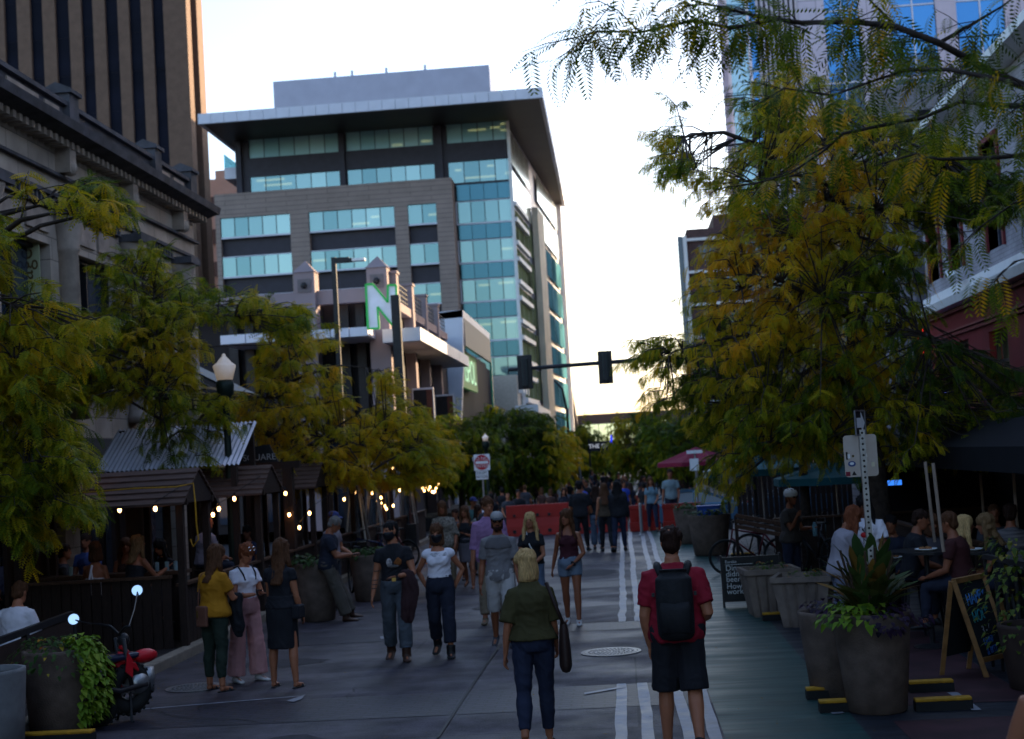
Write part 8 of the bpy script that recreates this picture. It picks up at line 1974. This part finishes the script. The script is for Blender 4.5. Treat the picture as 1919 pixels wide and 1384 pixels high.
sit('man in blue shirt further back in the nearest hut', 160, 1000, 22.5, 190, 'm', C('blue_shirt', (.05, .07, .2)), ('short', dkbr), skin='tan')
sit('dim diner in grey shirt leaning at the left of the nearest hut', 120, 1020, 21.6, 60, 'm', dgrey, ('short', dkbr))
sit('diner in pale blue shirt at the far left edge table', 22, 1020, 20.6, 170, 'm', C('pale_blue_shirt', (.14, .15, .30)), ('short', dkbr), topo=dict(hem=-.05, sleeve=1.2))
sit('broad man in grey T-shirt sitting with his back to us behind the yellow shirt', 388, 965, 23.4, 40, 'm', C('grey_mauve', (.15, .13, .16)), ('bald', None), fat=1.2, skin='tan')
sit('person in dark blue jacket in the second hut behind the auburn haired woman', 462, 985, 25.5, 200, 'm', C('blue_jacket', (.02, .035, .09)), ('short', blk_h), skin='brown')
# people further back left
for (x, y, d), lab, sx, tp, hr, hdg, cp in (((885, 930, 33), 'man in blue cap and teal shirt standing behind the woman in black tank top', 'm', C('dim_teal', (.05, .12, .12)), ('short', brn), 150, cap(C('cap_blue', (.03, .04, .14)))), ((903, 932, 34), 'man in white T-shirt seen behind the lavender shirted man at left', 'm', white_c, ('short', dkbr), 20, None), ((893, 945, 31), 'woman in black and white striped top behind the black tank top', 'f', mat('cloth_striped', (.02, .02, .02), .85, scale=18, col2=(.4, .38, .36), stretch=(.3, .3, 3)), ('long', dkbr), 120, None), ((853, 952, 30), 'man in dark blue shirt standing beyond the patterned blouse', 'm', C('slate', (.05, .06, .08)), ('short', dkbr), 190, None), ((915, 930, 30), 'man in dark shirt peeking out behind the lavender shirted man', 'm', dgrey, ('short', dkbr), 190, None)):
    q = P(x, y, d); person(lab, (q.x, d, 0), hdg, q.z, sx, dict(legs=stand, arms=(HANG, HANG)), 'tan', ('shirt', tp, dict(hem=-.08)), ('pants', dgrey, dict(len=1.9)), ('sneaker', bshoe), hr, .02, True, (cp,) if cp else ())
# group beyond, seen from the back, and the pair facing us
person('man in black shirt and black trousers nearest the solid barrier seen from behind', G(1092, 1033), 10, 1.80, 'm', dict(legs=softB, arms=((10, 12, 40, 20), (4, 14, 20, 10)), head=(-10, 0), fat=1.05), 'tan', ('shirt', blk, dict(hem=-.1, sleeve=.8, inf=.02)), ('pants', blk, dict(len=1.9)), ('sneaker', bshoe), ('short', blk_h), .018, False)
person('woman in black top and loose pale jeans seen from behind', G(1122, 1031), 5, 1.66, 'f', dict(legs=softA, arms=(HANG, HANG)), 'light', ('shirt', blk, dict(hem=.0)), ('pants', ltjean, dict(len=1.8, wide=.04)), ('sneaker', bshoe), ('long', dkbr), .018, False)
person('woman with long brown hair in brown top and black leggings seen from behind', G(1139, 1034), -3, 1.72, 'f', dict(legs=softA, arms=((2, 10, 8, 0), (2, 10, 8, 0))), 'light', ('shirt', C('olive_brown', (.06, .04, .025)), dict(hem=-.05, sleeve=0, neck=.46)), ('pants', blk, dict(len=1.9)), ('sneaker', bshoe), ('verylong', brn), .018, False)
person('person in black hooded top and blue jeans furthest right of the back turned group', G(1163, 1033), 4, 1.76, 'm', dict(legs=softB, arms=((4, 8, 20, 10), (4, 8, 20, 10))), 'tan', ('shirt', blk, dict(hem=-.1, sleeve=1.9, inf=.026)), ('pants', jean, dict(len=1.9)), ('sneaker', bshoe), ('long', blk_h), .018, False)
person('woman in pale blue shirt and jeans walking forward before the slotted barrier', G(1225, 996), 178, 1.66, 'f', dict(legs=softA, arms=((8, 10, 60, 30), (4, 8, 14, 10))), 'light', ('shirt', teal_s, dict(hem=-.04, sleeve=.6)), ('pants', jean, dict(len=1.9)), ('sneaker', bshoe), ('long', brn), .018)
person('man in pale grey T-shirt and black shorts walking forward before the slotted barrier', G(1262, 990), 180, 1.84, 'm', dict(legs=softB, arms=((8, 10, 40, 20), (2, 10, 12, 10))), 'tan', ('shirt', C('pale_grey_blue', (.17, .23, .25)), dict(hem=-.08, sleeve=.62, inf=.02)), ('shorts', navy, dict(len=1.05, wide=.03, inf=.02)), ('sneaker', bshoe), ('short', dkbr), .018)
# right hand side
def bottle(S, t): p = S.wr[0]+S.hd[0][0]*.06; mb = MB(); mb.lathe([(.03, -.14), (.035, -.13), (.035, .03), (.02, .06), (.02, .08)], p, 14); mb.build('water_bottle', mat('bottle_blue', (.15, .32, .42), .3, var=.05), t, smooth=True)
p_ = P(1487, 1080, 23.5); person('cyclist in white helmet and brown T-shirt holding a blue bottle with hand at chin', (p_.x, 23.5, 0), 125, 1.72, 'f', dict(legs=stand, arms=((20, 12, 82, 20), (28, 14, 138, 40)), head=(10, -4), fat=1.15), 'tan', ('shirt', C('brown_tee', (.055, .045, .042)), dict(hem=-.06, sleeve=.6, sw=.02, inf=.02)), ('pants', jean, dict(len=1.9)), ('sneaker', bshoe), ('crop', brn), .014, True, (helmet, bottle, sunglasses))
p_ = P(1585, 1080, 17.2)
def arm_ink(S, t): a = S.sh[0].lerp(S.el[0], .5); mb = MB(); mb.ball(a+Vector((0, 0, .0)), (.075, .07, .09)); mb.build('shirt_print', mat('rose_print', (.03, .02, .02), .8, scale=30, col2=(.2, .15, .15)), S.parts['top'], smooth=True)
person('man with long brown hair and grey printed T-shirt bending over a bicycle', (p_.x, 17.6, 0), 78, 1.72, 'm', dict(legs=softA, arms=((30, 10, 55, 20), (34, 8, 50, 20)), head=(5, -25), lean=14, fat=1.1), 'tan', ('shirt', C('light_grey', (.27, .24, .27)), dict(hem=-.1, sleeve=.7, sw=.02, inf=.02)), ('shorts', C('grey_jeans', (.12, .13, .18)), dict(len=1.1, wide=.02)), ('sneaker', bshoe), ('verylong', red_h), .013, True, (arm_ink,))
def band_print(S, t):
    for w_, h, sz in (('THE', .37, .07), ('BAND', .22, .1)):
        c = bpy.data.curves.new('lettering', 'FONT'); c.body = w_; c.size = sz; c.extrude = .002; c.align_x = 'CENTER'; c.align_y = 'CENTER'; c.materials.append(M_black)
        o = bpy.data.objects.new('lettering', c); COL.objects.link(o); o.parent = S.parts['top']; o.matrix_local = frame(S.at(h, 0, .155), (-1, 0, 0), tuple(S.t))
    mb = MB(); mb.ball(S.at(.295, 0, .14), (.04, .012, .035)); mb.build('shirt_print', M_red, S.parts['top'], smooth=True)
p_ = P(1632, 1080, 18.2)
person('long black haired man in white band T-shirt looking down behind the sign post', (p_.x, 18.4, 0), 195, 1.80, 'm', dict(legs=stand, arms=((6, 12, 40, 35), (6, 12, 40, 35)), head=(-20, -22)), 'brown', ('shirt', white_c, dict(hem=-.06, sleeve=.6, sw=.022, inf=.016)), ('shorts', navy, dict(len=1.1, wide=.02)), ('sneaker', bshoe), ('long', blk_h), .013, True, (band_print, crossbody(blk, -1)))
for x, y, d, hdg, sx, tp, hr, lab, hd_ in ((1722, 955, 18.0, 95, 'm', blk, ('short', dkbr), 'dark haired man in black jacket leaning over the patio table', (10, -12)), (1745, 962, 18.6, 170, 'f', C('grey_top', (.08, .07, .08)), ('bob', brn), 'woman in grey top eating opposite the man in maroon', (0, -12)), (1775, 960, 16.9, -60, 'm', C('dark_maroon', (.05, .012, .012)), ('short', brn), 'large man in dark maroon shirt seen from behind at the patio table', (0, -5)), (1808, 965, 17.8, 85, 'f', C('peach_top', (.2, .12, .09)), ('long', blonde), 'blonde woman in pale top chatting at the patio', (0, -5)), (1845, 962, 17.2, -75, 'f', blk, ('wavy', hairmat('dark_blonde', (.16, .09, .04))), 'woman with thick wavy hair in black at the right patio table', (0, -8)), (1862, 945, 19.5, 190, 'm', dgrey, ('crop', brn), 'man facing us at the back patio table', (0, 0)), (1892, 945, 18.3, 20, 'm', mat('cloth_stripes', (.03, .03, .04), .85, scale=16, col2=(.2, .17, .17), stretch=(.15, .15, 2)), ('short', dkbr), 'man in striped shirt with his back to us at the right edge', (0, 0)), (1668, 965, 20, 200, 'm', navy, ('short', blk_h), 'diner in dark navy shirt left of the tan pole', (0, -10))):
    sit(lab, x, y, d, hdg, sx, tp, hr, head=hd_, skin='tan', fat=1.12 if sx == 'm' else 1.0, vox=.016, lean=10)
# bare arm of somebody at the lower right corner
q = P(1945, 1420, 6.2)
p_ = (q.x+.17, 6.25, 0)
person('person at the lower right corner of whom only a bare arm shows', p_, 5, 1.72, 'm', dict(legs=stand, arms=((12, 20, 30, 0), (2, 8, 15, 0))), 'light', ('shirt', dgrey, dict(hem=-.06, sleeve=0, neck=.46)), ('shorts', blk, dict(len=1.0)), ('sneaker', bshoe), ('short', brn), .012, False)

# crowd beyond the barriers: a few kinds of walkers, copied
protos = []
for i, (sx, tp, bt, hr, sk, lab) in enumerate((('m', blk, dgrey, ('short', blk_h), 'tan', 'distant pedestrian dressed in black in the crowd beyond the barriers'), ('f', navy, jean, ('long', dkbr), 'light', 'distant woman in navy with long dark hair in the crowd beyond the barriers'), ('m', dgrey, navy, ('crop', brn), 'light', 'distant man in dark grey in the crowd beyond the barriers'), ('f', brownc, blk, ('bob', brn), 'light', 'distant woman in brown in the crowd beyond the barriers'), ('m', C('royal_blue', (.03, .07, .42)), dgrey, ('short', dkbr), 'tan', 'distant man in bright royal blue shirt in the crowd beyond the barriers'), ('f', white_c, jean, ('long', blonde), 'light', 'distant woman in white top in the crowd beyond the barriers'), ('m', redc, navy, ('short', dkbr), 'tan', 'distant man in red shirt in the crowd beyond the barriers'))):
    t, S = person(lab, (0, 50, -.45), 180 if i % 2 else 0, 1.72 if sx == 'm' else 1.64, sx, dict(legs=softA if i % 2 else softB, arms=(HANG, (8, 10, 50, 20))), sk, ('shirt', tp, dict(hem=-.06, sleeve=.6, inf=.016)), ('pants', bt, dict(len=1.9)), ('sneaker', bshoe), hr, .028, False, (), 'crowd beyond the barriers: '+lab.split('distant ')[1].split(' in the crowd')[0])
    protos.append((t, S.base))
rg = random.Random(4)
seq = [0, 2, 3, 0, 1, 2, 0, 3, 0, 2, 0, 1, 0, 3, 2, 0, 0, 2, 3, 1, 0, 1, 2, 3, 0, 2, 1, 0, 5, 2, 3, 0, 1, 6, 2, 0, 3, 1, 2, 0, 1, 4, 0, 2, 3, 1, 0, 2, 5, 0, 1, 2, 0, 3, 2, 0, 1, 2, 0, 3, 1, 0, 2, 4, 0, 1, 2, 3]
used = set()
for n, k in enumerate(seq):
    x = 925+(n*67 % 385)+rg.uniform(-12, 12); d = 50+((n*29) % 60)*(.95 if n > 20 else .35)
    if k == 4: x = 1090 if 4 not in used else 1168; d = 58
    if k == 5: d = 66
    q = P(x, 900, d); src, base = protos[k]
    if k not in used: o = src; used.add(k); o.location = (q.x, d, -.45+base); ORG[o.name] = (Vector(o.location), 0)
    else: o = copy_thing(src, (q.x, d, -.45+base))
    o.rotation_euler = (0, 0, R(rg.choice((0, 180))+rg.uniform(-35, 35))); o.scale = (1, 1, 1)*1 if False else (rg.uniform(.95, 1.06),)*3

# turn the clothing and body shapes into plain meshes
dg = bpy.context.evaluated_depsgraph_get()
for o in [o for o in SC.objects if o.type == 'FONT']:        # letters become plain meshes
    me = bpy.data.meshes.new_from_object(o.evaluated_get(dg)); n = bpy.data.objects.new('lettering', me); COL.objects.link(n)
    n.parent = o.parent; n.matrix_local = o.matrix_local.copy(); bpy.data.objects.remove(o)
conv = {}
for o in REMESH:
    key = o.data.name
    conv[key] = (o.data, bpy.data.meshes.new_from_object(o.evaluated_get(dg)))
for o in list(SC.objects):
    if o.type == 'MESH' and o.data.name in conv and any(m.type == 'REMESH' for m in o.modifiers):
        new = conv[o.data.name][1]; o.modifiers.clear(); o['_n'] = 1; o.data = new; del o['_n']
def folds(me, amp, fx, fz, hair=False):
    n = len(me.vertices); co = np.empty(n*3, np.float32); no = np.empty(n*3, np.float32)
    me.vertices.foreach_get('co', co); me.vertices.foreach_get('normal', no); co = co.reshape(-1, 3); no = no.reshape(-1, 3)
    ph = (n % 97)*.37; d = np.empty(n, np.float32)
    for i in range(n):
        x, y, z = co[i]
        if hair: d[i] = mnoise.noise((x*fx+ph, y*fx, z*fz))
        else:
            q = mnoise.noise((x*4+ph, y*4, z*4))*1.2           # creases bend with a slow drift
            v = mnoise.noise((x*fx+ph, y*fx, z*fz+x*fx*.7+q)); d[i] = (1-abs(v)*3.2)*.55+mnoise.noise((x*9+ph, y*9, z*7))*.7
    d = np.maximum(d, -.12) if not hair else d
    co += no*(d*amp)[:, None]; me.vertices.foreach_set('co', co.ravel()); me.update()
AMP = {'shirt': (.012, 8, 13), 'trousers': (.010, 10, 11), 'shorts': (.008, 10, 9), 'skirt': (.009, 14, 4), 'carried_jacket': (.012, 12, 6)}
for o in REMESH:
    nm = o.name.split('.')[0]
    if nm in AMP and len(o.data.vertices) < 40000: folds(o.data, *AMP[nm])
    elif nm in ('hair', 'beard'): folds(o.data, .014, 48, 8, True)
for me in {c[1] for c in conv.values()}: me.polygons.foreach_set('use_smooth', [True]*len(me.polygons))
